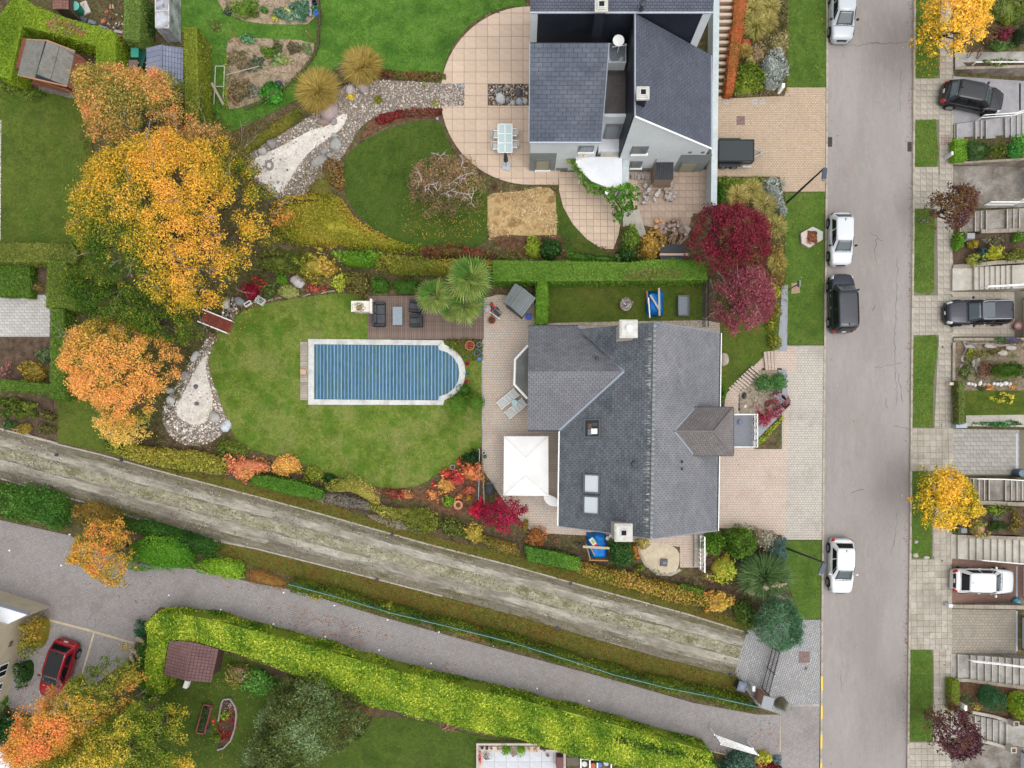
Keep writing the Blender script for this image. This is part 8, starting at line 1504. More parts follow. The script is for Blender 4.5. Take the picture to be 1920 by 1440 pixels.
('cabbage_plants',ell(536,27,22,13,0,16,.2,3),.5,K('80 116 96 110 146 120 140 166 136'),'blue green cabbages in the framed bed',KW(110,leaf=.14)),('cabbage_plants',ell(563,18,18,16,0,16,.2,5),.6,K('70 112 84 100 140 110'),'tall blue green kale in the framed bed',KW(110,leaf=.16)),('chard',ell(517,34,9,12,0,12,.3),.3,K('196 190 70 216 206 100'),'pale yellow leaves spilling from the cabbage bed',KW(90,core=0)),('chard',ell(541,22,8,7,0,12,.3),.55,K('196 196 90 216 210 120'),'pale yellow leaves in the middle of the cabbages',KW(150,core=0)),('shrub',ell(456,12,26,16,0,14,.2,3),.8,K('70 110 24 100 140 36 130 150 60'),'green bush in the upper vegetable bed',KW(120)),('shrub',ell(476,25,10,9,0,14,.2,3),.5,K('80 100 30 110 120 50'),'small olive plant below the green bush',KW(120)),('shrub',ell(495,18,8,6),.4,K('70 120 40 100 140 60'),'small green plant between bush and cabbages',KW(120)),('shrub',ell(510,174,20,19,0,14,.2,4),.6,K('50 120 30 80 160 40 110 180 50'),'vivid green leafy plant at the low end of the plot',KW(130,leaf=.13)),('shrub',ell(522,158,8,7),.4,K('70 80 100 96 104 124'),'small dusky blue plant by the picket fence',KW(170)),('shrub',ell(505,98,18,12,0,14,.2,4),.5,K('60 120 30 90 150 40 206 110 40'),'green plant with orange flowers in the plot',KW(120)),('shrub',ell(464,73,12,8,0,14,.25,4),.5,K('80 140 90 110 160 110'),'blue green plant at the top of the lower plot',KW(120)),('shrub',ell(518,90,12,12,0,14,.25,6),.6,K('80 90 50 110 120 70'),'dull shrub in the middle of the lower plot',KW(110)),('shrub',ell(550,92,12,10,0,14,.25,7),.5,K('90 84 60 120 110 76'),'brown shrub near the top right of the plot',KW(110)),('shrub',ell(520,113,18,12,0,14,.25,8),.5,K('90 120 80 120 146 96 190 190 90'),'grey green plant in the middle of the plot',KW(110)),('shrub',ell(483,116,18,12,0,14,.25,9),.4,K('70 100 70 96 120 80 190 176 80'),'low grey green plants left in the plot',KW(100,core=0)),('shrub',ell(450,110,22,22,0,14,.25,10),.5,K('120 108 80 146 130 96 110 110 60'),'dry brown plants left in the plot',KW(90,core=0)),('shrub',ell(448,170,22,22,0,14,.25,11),.6,K('120 100 72 146 124 90 96 96 56'),'dry brown plants at the bottom left of the plot',KW(100)),('shrub',ell(476,170,12,14,0,14,.25,12),.5,K('120 126 110 146 150 130'),'pale grey plant at the bottom of the plot',KW(100,core=0)),('shrub',ell(575,92,9,11,0,14,.25,13),.4,K('80 130 60 110 150 80 140 130 90'),'small green plant by the fence corner',KW(100,core=0)),('climber',smooth(Q('424 112 429 112 430 140 426 200 420 200 421 150'),0),.9,K('120 150 20 160 176 40'),'lime green climber along the left edge of the plot',KW(120,core=0)),('shrub',ell(404,50,14,12,0,14,.3,5),.3,K('110 110 50 140 130 80'),'dry plant on the grass left of the plot',KW(60,core=0)),# stream side
('sedge_bed',smooth(Q('440 280 480 255 530 222 556 205 566 215 540 240 500 262 462 290 440 300'),1),.7,K('120 116 30 150 140 46 110 120 30'),'long olive sedge bed above the white gravel',KW(190,asp=.12,leaf=.16)),('shrub',smooth(Q('570 355 600 322 625 340 622 368 590 372'),1),.7,K('110 116 40 150 130 60 84 110 30'),'olive grassy shrub below the broad flat rock',KW(140,asp=.18)),('shrub',smooth(Q('600 300 625 295 650 330 640 365 622 350'),1),.35,K('130 104 60 150 116 60 116 100 50'),'dry russet growth at the edge of the oval lawn',KW(130,core=0)),('ground_cover',smooth(Q('712 130 770 134 826 136 826 152 770 150 716 146'),1),.25,K('120 50 50 100 110 40 140 90 60'),'reddish green ground cover strip above the stream',KW(190,core=0)),('ground_cover',smooth(Q('708 218 750 206 825 202 825 218 770 218 735 226 712 236'),1),.25,K('150 40 48 110 56 46 130 80 60'),'red ground cover strip below the stream',KW(200,core=0)),('shrub',ell(657,181,9,7,0,12,.25),.4,K('206 176 30 220 190 60'),'small gold plant below the squarish boulder',KW(170)),('shrub',ell(709,187,8,9,0,12,.2),.5,K('120 130 30 160 150 40'),'small olive dome plant in the middle of the stream',KW(190)),('shrub',ell(816,194,5,5),.25,K('150 150 40 170 170 60'),'tiny lime plant at the end of the stream',KW(190,core=0)),('shrub',ell(798,160,4,3),.2,K('140 150 50 160 160 60'),'tiny green plant at the upper stream edge',KW(190,core=0)),# right gardens
]:
 bush(name,poly,h,pal,lab,**kw)
bright=Q('274 1168 290 1152 330 1152 400 1164 480 1186 560 1206 640 1230 760 1264 860 1288 960 1310 1060 1336 1150 1360 1240 1386 1330 1412 1350 1460 1250 1462 1150 1434 1060 1412 1000 1396 960 1384 900 1372 860 1364 760 1340 700 1326 640 1306 560 1268 480 1236 400 1216 330 1200 312 1205 306 1240 302 1302 270 1302 272 1230')
hedge(bright,2.3,BRG,'broad bright lime hedge running along the brick lane',leaf=.075,dens=260,lump=.22,cs=1.6,jit=.42,k=1.3,m=LEAF)
bush('ivy',smooth(Q('260 1210 282 1190 300 1230 300 1290 285 1320 266 1300 258 1250'),1),1.9,K('50 96 16 80 130 26 110 150 40'),'dark leafy growth at the left end of the lime hedge',dens=150);bush('shrub',smooth(Q('1150 1372 1220 1388 1300 1408 1345 1420 1352 1440 1300 1432 1210 1412 1150 1396'),1),2.5,DKG,'dark green ivy over the right end of the lime hedge','ivy',dens=150,zc=2.2)
hedge(Q('470 893 500 893 560 905 604 920 600 936 545 928 474 908'),1.2,K('60 104 14 80 124 24 96 136 34'),'low clipped green hedge beside the golden dome');hedge(Q('985 1025 1040 1035 1085 1048 1092 1072 1040 1062 990 1052'),1.1,GRN,'clipped green hedge stretch south of the patio');hedge(Q('1280 1098 1320 1108 1315 1118 1270 1108'),.9,CLIP,'short clipped hedge end above the pink tipped bush')
lanes=Q('545 1100 600 1110 700 1138 800 1165 900 1190 1000 1217 1100 1248 1200 1276 1300 1298 1415 1325')
for i in range(9):
 a,b=lanes[i],lanes[i+1];q=smooth([(a[0]-4,a[1]-16),((a[0]+b[0])/2,(a[1]+b[1])/2-19),(b[0]+2,b[1]-14),(b[0]+2,b[1]+9),((a[0]+b[0])/2,(a[1]+b[1])/2+13),(a[0]-4,a[1]+9)],1)
 bush('cotoneaster',q,1.25,K('74 92 14 98 116 20 122 138 30')if i%2 else K('66 92 14 92 112 18 130 140 30'),['low olive shrub at the left start of the mesh fence','low olive shrub beside the yellow mesh shrub','low olive shrub right of the yellow mesh shrub','low olive shrub before the salmon red one','low olive shrub right behind the salmon red one','low olive shrub midway along the mesh fence','low olive shrub in the right half of the mesh fence','low olive shrub near the wheelie bin','low olive shrub at the right end by the gate pillar'][i],dens=190,leaf=.07,group='low shrubs along the mesh fence')
# ornamental grasses
GOLD=K('130 116 36 170 142 52 192 166 84 160 140 70');DRY=K('150 140 60 190 172 90 206 190 120 130 130 50')
tuft(597,172,40,1.2,GOLD,'round golden grass behind the large boulder',n=3600,wid=.02);tuft(680,127,36,1.1,GOLD,'round golden grass behind the leaning boulder',n=3000,wid=.02)
for i,(x,y,r_,lab)in enumerate([(1410,18,22,'golden grass tuft at the top edge beside the orange hedge'),(1442,15,20,'golden grass tuft at the top near the upper verge'),(1415,52,24,'broad golden grass tuft in the front bed'),(1440,42,18,'golden grass tuft beside the dull brown shrub'),(1395,98,13,'small gold grass tuft by the orange hedge'),(1380,368,20,'yellow grass tuft under the low green strip'),(1408,356,20,'yellow grass tuft below the trailer'),(1432,385,22,'yellow grass tuft beside the long silver bush'),(1452,425,22,'dry grass tuft right of the dark red maple'),(1455,495,18,'dry grass tuft between the two maples and the verge'),(1405,120,8,'tiny gold grass at the edge of the olive shrub')]):
 tuft(x,y,r_,.8,DRY if i not in(4,)else GOLD,lab,n=1200,wid=.022,seed=i)
tuft(1432,1080,48,1.8,K('70 100 50 100 130 70 140 160 100'),'large pampas grass clump near the blue pine','pampas grass','pampas_grass',3200,.024,ry=40)
def plumes(sp,label,pal=K('222 206 170 236 224 196 206 184 150')):
 for i,(x0,y0,x1,y1,z,lab)in enumerate(sp):
  a,b=Vc(P3(x0,y0,z-.3)),Vc(P3(x1,y1,z));rng=np.random.default_rng(i);n=260;t=rng.random(n);q=np.array(a)[None]*(1-t[:,None])+np.array(b)[None]*t[:,None];wd=.16*np.sin(np.clip(t,.06,.95)*3.14)**.6;q=q+rng.normal(size=q.shape)*wd[:,None]*.5;V,F=quads(q,rng.normal(size=q.shape),.06*np.ones(n),.3,rng);o=npmesh('pampas_plume',V,[F],np.repeat(palcol(q,lin(pal,KAL*1.1),3,1,.3,None,rng),4,0),LEAF);tag(o,lab,'plume')
plumes([(1446,1100,1475,1095,1.9,'long cream pampas plume pointing to the verge'),(1430,1100,1440,1103,1.8,'short cream plume left of the long one'),(1450,1115,1472,1122,1.8,'lowest cream plume over the pine'),(1406,1096,1420,1099,1.5,'beige plume at the left of the pampas clump'),(1402,1108,1414,1114,1.4,'beige plume hanging left under the pampas'),(1418,1108,1428,1118,1.4,'beige plume hanging below the pampas middle'),(246,1218,254,1224,1.6,'pale plume by the spiky plant of the lane yard'),(244,1228,250,1240,1.6,'drooping pale plume at the left of the yard group'),(256,1226,262,1238,1.5,'drooping pale plume at the right of the yard group'),(255,1196,268,1204,1.5,'small pale plume above the yard group')],'x')
tuft(262,1240,20,1.1,K('70 84 50 100 108 66'),'dark tufted grass beneath the pale plumes',n=800)
# vine over the white canopy
V,F,Cc=foliage(PP(smooth(Q('1062 292 1070 286 1080 302 1095 325 1118 344 1140 352 1158 345 1180 340 1203 342 1208 360 1196 385 1178 398 1160 412 1150 400 1158 385 1140 375 1112 368 1088 345 1072 320'),1),2.6),1.6,3.0,K('70 124 20 100 156 34 140 184 60 176 190 70'),dens=260,leaf=.1,core=0,lump=.25,depth=.3,clump=.07,seed=3);t=thing('grape_vine','green vine trained over the edge of the white canopy slab','vine',P3(1150,400,.1));child(npmesh('leaves',V,F,Cc,LEAF),t);MT([P3(1168,405,.1),P3(1165,392,1.2),P3(1150,370,2.3),P3(1110,350,2.6),P3(1070,300,2.6)],[.07,.06,.05,.04,.02],6).build('stem',BARK,t)
zone('concrete_strip',Q('1168 398 1198 392 1212 440 1200 444 1190 420 1168 425'),.112,CONCP)
# flowers of the red bed and bottom terrace
bush('red_flowers',smooth(Q('418 1342 440 1330 441 1360 430 1388 415 1396 410 1370'),1),.35,K('120 20 30 170 30 40 196 40 60 90 50 40'),'dark red bedding flowers inside the grey stone edging','flowers',dens=120,core=0,leaf=.06);bush('pale_flowers',smooth(Q('418 1316 432 1314 440 1332 424 1336 415 1330'),1),.35,K('190 150 130 220 216 210 120 70 60 206 150 90'),'white and peach flowers at the top of the stone edged bed','flowers',dens=110,core=0,leaf=.06);bush('lime_plant',ell(422,1341,11,8,0,12,.25),.5,K('120 150 30 160 180 50'),'lime leaved plant across the stone edged bed',dens=130,core=0);bush('lime_plant',ell(408,1384,10,9,0,12,.25),.45,K('110 140 30 150 170 50'),'lime leaved plant at the bottom of the stone edged bed',dens=130,core=0)
for i,(x,y,rx,ry,h,pal,lab)in enumerate([(949,1407,9,9,.8,LIM,'left green ball shrub on the bottom terrace border'),(977,1407,9,9,.8,LIM,'right green ball shrub on the bottom terrace border'),(963,1412,6,9,.5,K('150 90 80 176 120 104'),'rusty plant between the two green balls'),(1004,1403,6,5,.5,K('176 140 70 196 160 90'),'gold ball plant on the terrace border'),(922,1402,4,3,.4,K('110 40 56 140 60 70'),'maroon plant on the terrace border'),(934,1403,4,3,.35,K('206 140 40 120 120 50'),'small orange flowered plant left of the green balls'),(991,1403,4,3,.35,K('226 150 30 120 80 40'),'small orange flowered plant right of the green balls'),(900,1424,5,14,.4,K('206 30 60 226 60 90 150 60 60'),'column of bright red flowers on the terrace wall'),(912,1420,8,8,.4,K('180 180 176 120 130 90 200 130 140'),'white flecked flowers beside the red ones'),(1027,1415,4,4,.3,K('170 50 60 80 110 50'),'small red potted plant at the terrace step')]):bush('terrace_plant',ell(x,y,rx,ry,0,14,.1,i),h+.15,pal,lab,'plant',zb=.16,dens=260,leaf=.05,core=i<2)
# right hand gardens
def tbush(name,poly,h,pal,lab,cat='shrub',**kw):
 cx,cy=np.mean(np.array(poly),0);z=TP(cx,cy)[2];V,F,Cc=foliage(PP(poly,z+h*.5),z,z+h,pal,**kw);return tag(npmesh(name,V,F,Cc,LEAF),lab,cat)
for n_,poly,h,pal,lab,kw in[('shrub',rect(1787,264,1810,302),.9,LIM,'light green clipped shrub at the pavement end of the bed',KW(240,leaf=.06,prof='flat')),('shrub',smooth(Q('1810 262 1845 260 1862 272 1858 300 1812 304'),1),.9,K('50 84 30 70 104 44 90 110 60'),'dark grey green spreading shrub in the bed by the steps',KW(190,asp=.2)),('shrub',ell(1875,279,14,16,0,14,.15),.9,K('90 104 30 120 124 46'),'olive shrub between the dark and glossy ones',KW(170)),('shrub',smooth(Q('1886 270 1905 255 1930 252 1930 296 1900 296'),1),1.2,K('30 110 40 60 140 50 110 170 60'),'glossy bright green shrub by the right edge',KW(190)),('shrub',smooth(Q('1786 438 1806 435 1814 450 1808 470 1788 470'),1),.9,LIM,'bright green shrub beside the grey post box',KW(190)),('shrub',ell(1826,457,12,10,0,14,.2),.6,K('110 116 30 176 150 40 130 120 40'),'yellow flecked shrub under the grey post box',KW(160)),('shrub',ell(1868,474,20,15,0,14,.15),.8,K('130 140 16 176 176 30 200 196 60'),'lime yellow shrub above the pale tiled steps',KW(170,clump=.1)),('shrub',ell(1827,485,14,12,0,14,.2),.6,K('130 140 40 160 160 60 100 110 40'),'yellow green plant at the wall corner above the steps',KW(150)),('shrub',ell(1843,475,10,15,0,14,.2),.7,K('50 80 76 76 104 96'),'blue green shrub left of the lime yellow one',KW(150)),('shrub',ell(1905,478,18,12,0,14,.2),.6,K('90 104 30 130 130 40'),'olive plants at the right end of the bed above the steps',KW(150)),('shrub',ell(1910,446,13,10,0,14,.2),.6,GRN,'green plant under the coping at the right edge',KW(150)),('white_rockplants',ell(1868,450,28,9,0,14,.2),.12,K('190 184 176 140 130 118 100 110 60'),'pale stony ground plants below the coping',KW(90,core=0)),('conifer',smooth(Q('1858 696 1878 680 1900 674 1925 682 1930 700 1915 712 1880 712'),1),1.3,K('44 76 8 70 104 14 110 134 24'),'dark green spreading conifer in the rock garden',KW(260,asp=.25,lump=.15)),('shrub',ell(1822,662,9,7),.4,K('140 160 24 170 180 50'),'small lime plant at the top of the rock garden',KW(170)),('shrub',ell(1812,695,11,16,0,14,.2),.5,K('60 90 40 90 110 56 120 120 70'),'grey green plants at the left of the rock garden',KW(140)),('heather',ell(1853,690,20,18,0,14,.15),.3,K('120 84 64 140 104 80 110 96 70'),'brown low heather in the middle of the rock garden',KW(150,core=0)),('grass_ring',smooth(Q('1806 672 1820 660 1850 654 1890 652 1925 664 1925 672 1890 660 1850 662 1815 680'),1),.25,K('90 96 30 120 110 50 70 96 30'),'olive ring of low plants round the rock garden',KW(130,core=0)),('lavender',ell(1899,638,11,4),.4,K('110 90 170 90 100 60 130 110 190'),'purple flowers along the coping by the estate car',KW(190,core=0)),('shrub',ell(1878,637,10,3),.35,K('40 90 40 60 110 50'),'low green edging left of the purple flowers',KW(190,core=0)),('shrub',ell(1910,640,8,4),.3,K('110 96 70 130 110 80'),'brown low plant right of the purple flowers',KW(150,core=0)),('yellow_shrub',ell(1882,747,16,11,0,14,.3,3),.5,K('170 180 40 206 200 60 226 180 40'),'small yellow leaved shrub alone on the small lawn',KW(90,core=0,clump=.08)),('orange_flowers',ell(1856,727,5,4),.3,K('226 140 50 230 170 80'),'orange flowers below the white rocks',KW(190,core=0)),('orange_flowers',ell(1900,725,5,5),.3,K('220 130 60 226 160 90'),'orange flowers at the right end of the white rocks',KW(190,core=0)),('shrub',ell(1840,729,6,4),.25,K('50 80 30 80 100 40'),'small dark plant below the white rocks',KW(170,core=0)),('periwinkle',smooth(Q('1827 792 1880 790 1930 789 1930 798 1890 803 1840 797'),1),.3,K('40 96 46 60 120 60 90 130 70'),'green ground cover strip along the lower path wall',KW(190,core=0)),('hydrangea',smooth(Q('1818 985 1835 968 1852 980 1856 1000 1840 1008 1822 1005'),1),.9,K('100 130 30 140 160 50 190 100 110 206 130 130'),'pink and green hydrangea under the yellow tree',KW(150,clump=.08)),('shrub',ell(1844,962,8,9,0,14,.2),.6,K('70 110 80 110 140 100'),'blue green shrub right of the yellow tree',KW(150)),('shrub',ell(1867,957,10,9,0,14,.25),.6,K('120 150 30 160 170 50'),'lime shrub in the bed below the white rail steps',KW(130)),('blue_shrub',ell(1868,970,11,8,0,14,.3),.5,K('110 136 140 140 160 160'),'pale blue spiky shrub below the lime one',KW(120,asp=.15,core=0)),('shrub',ell(1872,987,18,12,0,14,.2),.6,K('50 76 24 76 96 36'),'dark low shrub in the bed above the wide steps',KW(140)),('shrub',ell(1905,980,14,20,0,14,.3),.5,K('90 100 30 140 130 40 120 80 50'),'olive and russet plants at the right end of that bed',KW(110,core=0)),('shrub',ell(1890,954,14,8,0,14,.3),.4,K('90 104 40 120 120 50'),'loose olive plants below the coping at the right',KW(100,core=0)),('shrub',ell(1795,995,9,6),.6,GRN,'small green shrub under the yellow tree by the letter box',KW(170)),('round_conifer',ell(1864,1310,25,26,0,20,.03),1.5,K('40 84 46 60 108 62 78 126 76'),'big round blue green shrub below the stone steps',KW(320,leaf=.055,depth=.06,lump=.05)),('shrub',smooth(Q('1895 1300 1915 1292 1935 1300 1935 1355 1915 1358 1895 1340'),1),1.2,K('90 130 10 130 156 20 200 190 40'),'yellow green shrub at the right edge beside the round one',KW(170)),('fern',ell(1815,1312,12,12,0,14,.3),.5,K('40 96 50 66 120 66'),'green fern like plant left of the round shrub',KW(130,asp=.25,core=0)),('gold_plant',ell(1832,1326,8,6,0,12,.3),.35,K('220 190 30 230 206 70'),'small golden spiky plant beside the white letter box',KW(160,asp=.15,core=0)),('shrub',smooth(Q('1850 0 1880 -10 1930 -10 1930 40 1890 45 1860 30'),1),.9,K('90 112 30 120 136 44 110 120 60'),'olive green shrubs at the top right corner',KW(120)),('shrub',ell(1885,62,17,12,0,14,.25),.8,K('120 30 60 150 40 76 90 70 50'),'dark pink flowering shrub in the top right garden',KW(140)),('shrub',ell(1858,68,14,14,0,14,.25),.7,K('110 76 60 130 96 66 90 90 40'),'russet shrub left of the dark pink one',KW(120)),('shrub',ell(1880,85,22,11,0,14,.25),.5,K('60 96 40 90 116 50'),'green shrubs along the upper path',KW(130)),('shrub',ell(1915,65,10,20,0,14,.2),.9,K('36 56 30 56 76 40'),'dark shrub at the right edge of the top garden',KW(150)),('shrub',ell(1890,38,12,8,0,14,.2),.5,K('130 150 40 160 176 60'),'lime plant above the dark pink shrub',KW(150)),('edge_plants',smooth(Q('1832 113 1925 111 1925 120 1860 122'),1),.25,K('60 100 30 100 124 40 150 140 90'),'thin green growth behind the long white rail',KW(110,core=0))]:(stuff if n_=='white_rockplants' else(lambda o:o))(tbush(n_,poly,h,pal,lab,**kw))
def thedge(poly,h,pal,lab):z=TP(*np.mean(np.array(poly),0))[2];V,F,Cc=foliage(PP(poly,z+h),z,z+h,pal,prof='flat',dens=230,leaf=.06,lump=.06);return tag(npmesh('hedge',V,F,Cc,SOFT),lab,'hedge')
thedge(Q('1799 715 1809 715 1811 794 1800 794'),.9,K('74 104 20 94 118 36 110 110 60'),'narrow clipped hedge at the left end of the small lawn');thedge(Q('1787 1278 1801 1278 1800 1335 1786 1335'),.9,K('100 130 10 130 150 24 120 130 40'),'short yellow green clipped hedge below the stone steps')
bush('tuft_plant',ell(1729,414,10,7,0,14,.3),.25,K('120 146 100 150 170 130'),'pale green weed clump in the verge under the purple tree','plant',zb=.11,dens=120,core=0,asp=.2)
for i in range(26):
 y=R.uniform(20,1420);x=R.choice([R.uniform(1760,1786),1786.5,1785]);p=ell(x,y,R.uniform(1,3),R.uniform(1.5,5),0,8,.3,i)
 V,F,Cc=foliage(PP(p,.12),.1,.18,K('60 96 30 90 116 40'),dens=200,leaf=.04,core=0);stuff(npmesh('pavement_weeds',V,F,Cc,LEAF))
# trees
ORG=K('110 124 30 176 150 40 220 160 60 226 124 66 222 100 70');YEL=K('62 92 16 104 118 20 178 152 26 222 170 36 218 158 62')
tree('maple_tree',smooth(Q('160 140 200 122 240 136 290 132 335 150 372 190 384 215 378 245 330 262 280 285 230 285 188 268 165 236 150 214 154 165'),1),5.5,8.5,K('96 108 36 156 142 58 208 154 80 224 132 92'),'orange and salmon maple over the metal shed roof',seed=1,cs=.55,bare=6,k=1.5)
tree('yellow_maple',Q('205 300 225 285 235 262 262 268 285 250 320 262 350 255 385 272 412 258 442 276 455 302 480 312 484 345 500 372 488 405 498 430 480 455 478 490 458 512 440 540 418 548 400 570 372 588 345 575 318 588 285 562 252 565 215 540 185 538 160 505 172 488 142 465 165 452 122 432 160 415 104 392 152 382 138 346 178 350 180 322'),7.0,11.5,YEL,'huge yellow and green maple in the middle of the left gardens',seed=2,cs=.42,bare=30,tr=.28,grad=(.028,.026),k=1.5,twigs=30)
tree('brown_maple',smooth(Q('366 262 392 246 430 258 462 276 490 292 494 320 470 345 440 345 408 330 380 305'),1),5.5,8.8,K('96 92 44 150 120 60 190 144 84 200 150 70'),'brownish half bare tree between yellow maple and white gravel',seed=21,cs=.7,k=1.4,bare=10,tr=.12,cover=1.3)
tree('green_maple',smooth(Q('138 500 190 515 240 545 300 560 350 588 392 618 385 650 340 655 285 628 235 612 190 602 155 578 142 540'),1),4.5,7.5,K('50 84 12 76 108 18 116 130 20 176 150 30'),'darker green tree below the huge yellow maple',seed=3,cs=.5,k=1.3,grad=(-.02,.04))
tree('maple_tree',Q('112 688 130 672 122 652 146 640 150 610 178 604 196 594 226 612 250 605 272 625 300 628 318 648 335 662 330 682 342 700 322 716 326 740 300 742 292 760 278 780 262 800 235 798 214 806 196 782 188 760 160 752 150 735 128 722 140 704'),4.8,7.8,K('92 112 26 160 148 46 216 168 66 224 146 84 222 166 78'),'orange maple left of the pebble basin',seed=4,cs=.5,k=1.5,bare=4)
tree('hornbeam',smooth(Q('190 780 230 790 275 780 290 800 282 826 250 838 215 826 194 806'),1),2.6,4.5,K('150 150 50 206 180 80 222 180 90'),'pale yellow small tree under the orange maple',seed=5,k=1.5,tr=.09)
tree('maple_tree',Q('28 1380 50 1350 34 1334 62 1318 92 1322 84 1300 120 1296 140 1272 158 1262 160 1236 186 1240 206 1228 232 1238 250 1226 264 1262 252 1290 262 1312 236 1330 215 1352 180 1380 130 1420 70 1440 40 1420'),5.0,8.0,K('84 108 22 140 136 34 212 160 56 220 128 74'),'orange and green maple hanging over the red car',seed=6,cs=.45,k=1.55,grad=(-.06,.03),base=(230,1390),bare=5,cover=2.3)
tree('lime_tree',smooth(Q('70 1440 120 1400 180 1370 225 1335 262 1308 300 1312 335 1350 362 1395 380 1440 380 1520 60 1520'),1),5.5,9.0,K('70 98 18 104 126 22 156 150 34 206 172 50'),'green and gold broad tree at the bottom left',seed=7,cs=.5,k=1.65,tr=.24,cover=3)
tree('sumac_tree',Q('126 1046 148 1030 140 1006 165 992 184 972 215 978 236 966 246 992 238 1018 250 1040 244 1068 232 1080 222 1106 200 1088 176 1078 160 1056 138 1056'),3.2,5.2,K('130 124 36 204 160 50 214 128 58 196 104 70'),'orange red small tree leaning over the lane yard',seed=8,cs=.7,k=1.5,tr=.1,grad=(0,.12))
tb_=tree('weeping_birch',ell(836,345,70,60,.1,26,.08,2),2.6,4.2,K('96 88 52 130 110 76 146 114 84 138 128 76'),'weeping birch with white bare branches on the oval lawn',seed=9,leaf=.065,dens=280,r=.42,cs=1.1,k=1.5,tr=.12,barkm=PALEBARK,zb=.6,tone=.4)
BWH=plain('birch_white',C(206,196,192),.7);rr=random.Random(5)
for x,y in((805,345),(826,292),(790,340),(865,312),(838,360),(884,372),(868,362),(820,358),(876,326),(850,340)):
 c=Vc(P3(x,y,4.0));
 for k in range(3):
  a=rr.uniform(0,6.28);ln=rr.uniform(.3,.8);m=c+Vc((cos(a)*ln*.5,sin(a)*ln*.5,.25));e=c+Vc((cos(a+.4)*ln,sin(a+.4)*ln,.1));wb=MB();wb.tube([c,m,e],[.018,.013,.006],5)
  for q in range(2):a2=a+rr.uniform(-1,1);wb.tube([m,m+Vc((cos(a2)*.4,sin(a2)*.4,.05))],[.009,.004],4)
  wb.build('white_branch',BWH,tb_)
RED=K('70 10 26 104 20 40 130 34 52 110 40 50')
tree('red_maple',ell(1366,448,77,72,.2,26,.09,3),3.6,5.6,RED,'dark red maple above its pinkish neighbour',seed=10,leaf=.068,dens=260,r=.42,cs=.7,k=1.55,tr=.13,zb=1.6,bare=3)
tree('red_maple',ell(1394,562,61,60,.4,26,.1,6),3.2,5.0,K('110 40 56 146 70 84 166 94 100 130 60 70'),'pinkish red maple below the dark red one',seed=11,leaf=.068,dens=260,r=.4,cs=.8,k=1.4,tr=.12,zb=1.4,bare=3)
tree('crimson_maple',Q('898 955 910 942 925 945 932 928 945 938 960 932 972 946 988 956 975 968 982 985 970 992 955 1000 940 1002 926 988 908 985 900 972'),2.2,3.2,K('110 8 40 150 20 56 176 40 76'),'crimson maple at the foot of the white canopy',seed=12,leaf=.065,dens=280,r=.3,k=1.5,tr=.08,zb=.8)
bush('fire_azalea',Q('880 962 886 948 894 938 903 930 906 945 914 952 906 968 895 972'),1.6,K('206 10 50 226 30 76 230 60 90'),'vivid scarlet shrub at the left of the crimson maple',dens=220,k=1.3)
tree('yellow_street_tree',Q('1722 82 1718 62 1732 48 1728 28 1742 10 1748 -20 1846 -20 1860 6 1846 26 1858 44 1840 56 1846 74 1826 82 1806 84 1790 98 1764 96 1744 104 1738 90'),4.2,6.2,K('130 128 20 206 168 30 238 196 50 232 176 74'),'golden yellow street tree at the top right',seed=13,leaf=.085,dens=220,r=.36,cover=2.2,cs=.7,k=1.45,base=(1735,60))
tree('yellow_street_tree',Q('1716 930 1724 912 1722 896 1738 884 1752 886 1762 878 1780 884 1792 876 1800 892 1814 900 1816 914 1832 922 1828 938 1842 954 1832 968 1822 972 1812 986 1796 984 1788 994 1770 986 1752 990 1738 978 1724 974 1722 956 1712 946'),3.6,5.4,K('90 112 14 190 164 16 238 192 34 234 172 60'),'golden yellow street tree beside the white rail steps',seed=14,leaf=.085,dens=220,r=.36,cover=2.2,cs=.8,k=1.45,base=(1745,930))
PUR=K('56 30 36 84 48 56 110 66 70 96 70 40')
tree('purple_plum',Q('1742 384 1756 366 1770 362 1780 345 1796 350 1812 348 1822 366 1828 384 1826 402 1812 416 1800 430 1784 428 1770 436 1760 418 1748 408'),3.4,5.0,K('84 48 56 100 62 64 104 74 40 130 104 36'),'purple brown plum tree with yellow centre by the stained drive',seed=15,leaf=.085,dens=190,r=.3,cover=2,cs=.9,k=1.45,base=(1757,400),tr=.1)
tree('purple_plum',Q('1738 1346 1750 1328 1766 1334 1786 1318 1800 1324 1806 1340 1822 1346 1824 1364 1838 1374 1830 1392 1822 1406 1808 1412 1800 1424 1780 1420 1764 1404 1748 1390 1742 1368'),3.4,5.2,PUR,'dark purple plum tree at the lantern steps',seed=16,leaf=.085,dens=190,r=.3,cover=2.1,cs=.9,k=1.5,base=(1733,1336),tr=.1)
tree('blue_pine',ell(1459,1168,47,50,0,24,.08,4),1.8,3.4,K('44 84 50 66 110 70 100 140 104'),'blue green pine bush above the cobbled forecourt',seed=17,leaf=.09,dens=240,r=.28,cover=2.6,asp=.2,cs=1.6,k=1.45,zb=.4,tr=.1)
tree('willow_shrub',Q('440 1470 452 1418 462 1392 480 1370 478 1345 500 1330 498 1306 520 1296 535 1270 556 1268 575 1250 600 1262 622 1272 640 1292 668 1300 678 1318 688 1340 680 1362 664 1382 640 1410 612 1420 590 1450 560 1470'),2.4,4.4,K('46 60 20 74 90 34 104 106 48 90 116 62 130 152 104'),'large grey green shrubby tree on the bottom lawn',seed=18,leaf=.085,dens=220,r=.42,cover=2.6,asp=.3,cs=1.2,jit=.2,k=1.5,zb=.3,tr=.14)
cover('undergrowth',Q('150 560 395 640 330 760 300 830 196 800 200 700 130 600'),.3,K('60 80 20 90 100 30 130 110 40'),.05,60,.08,3)
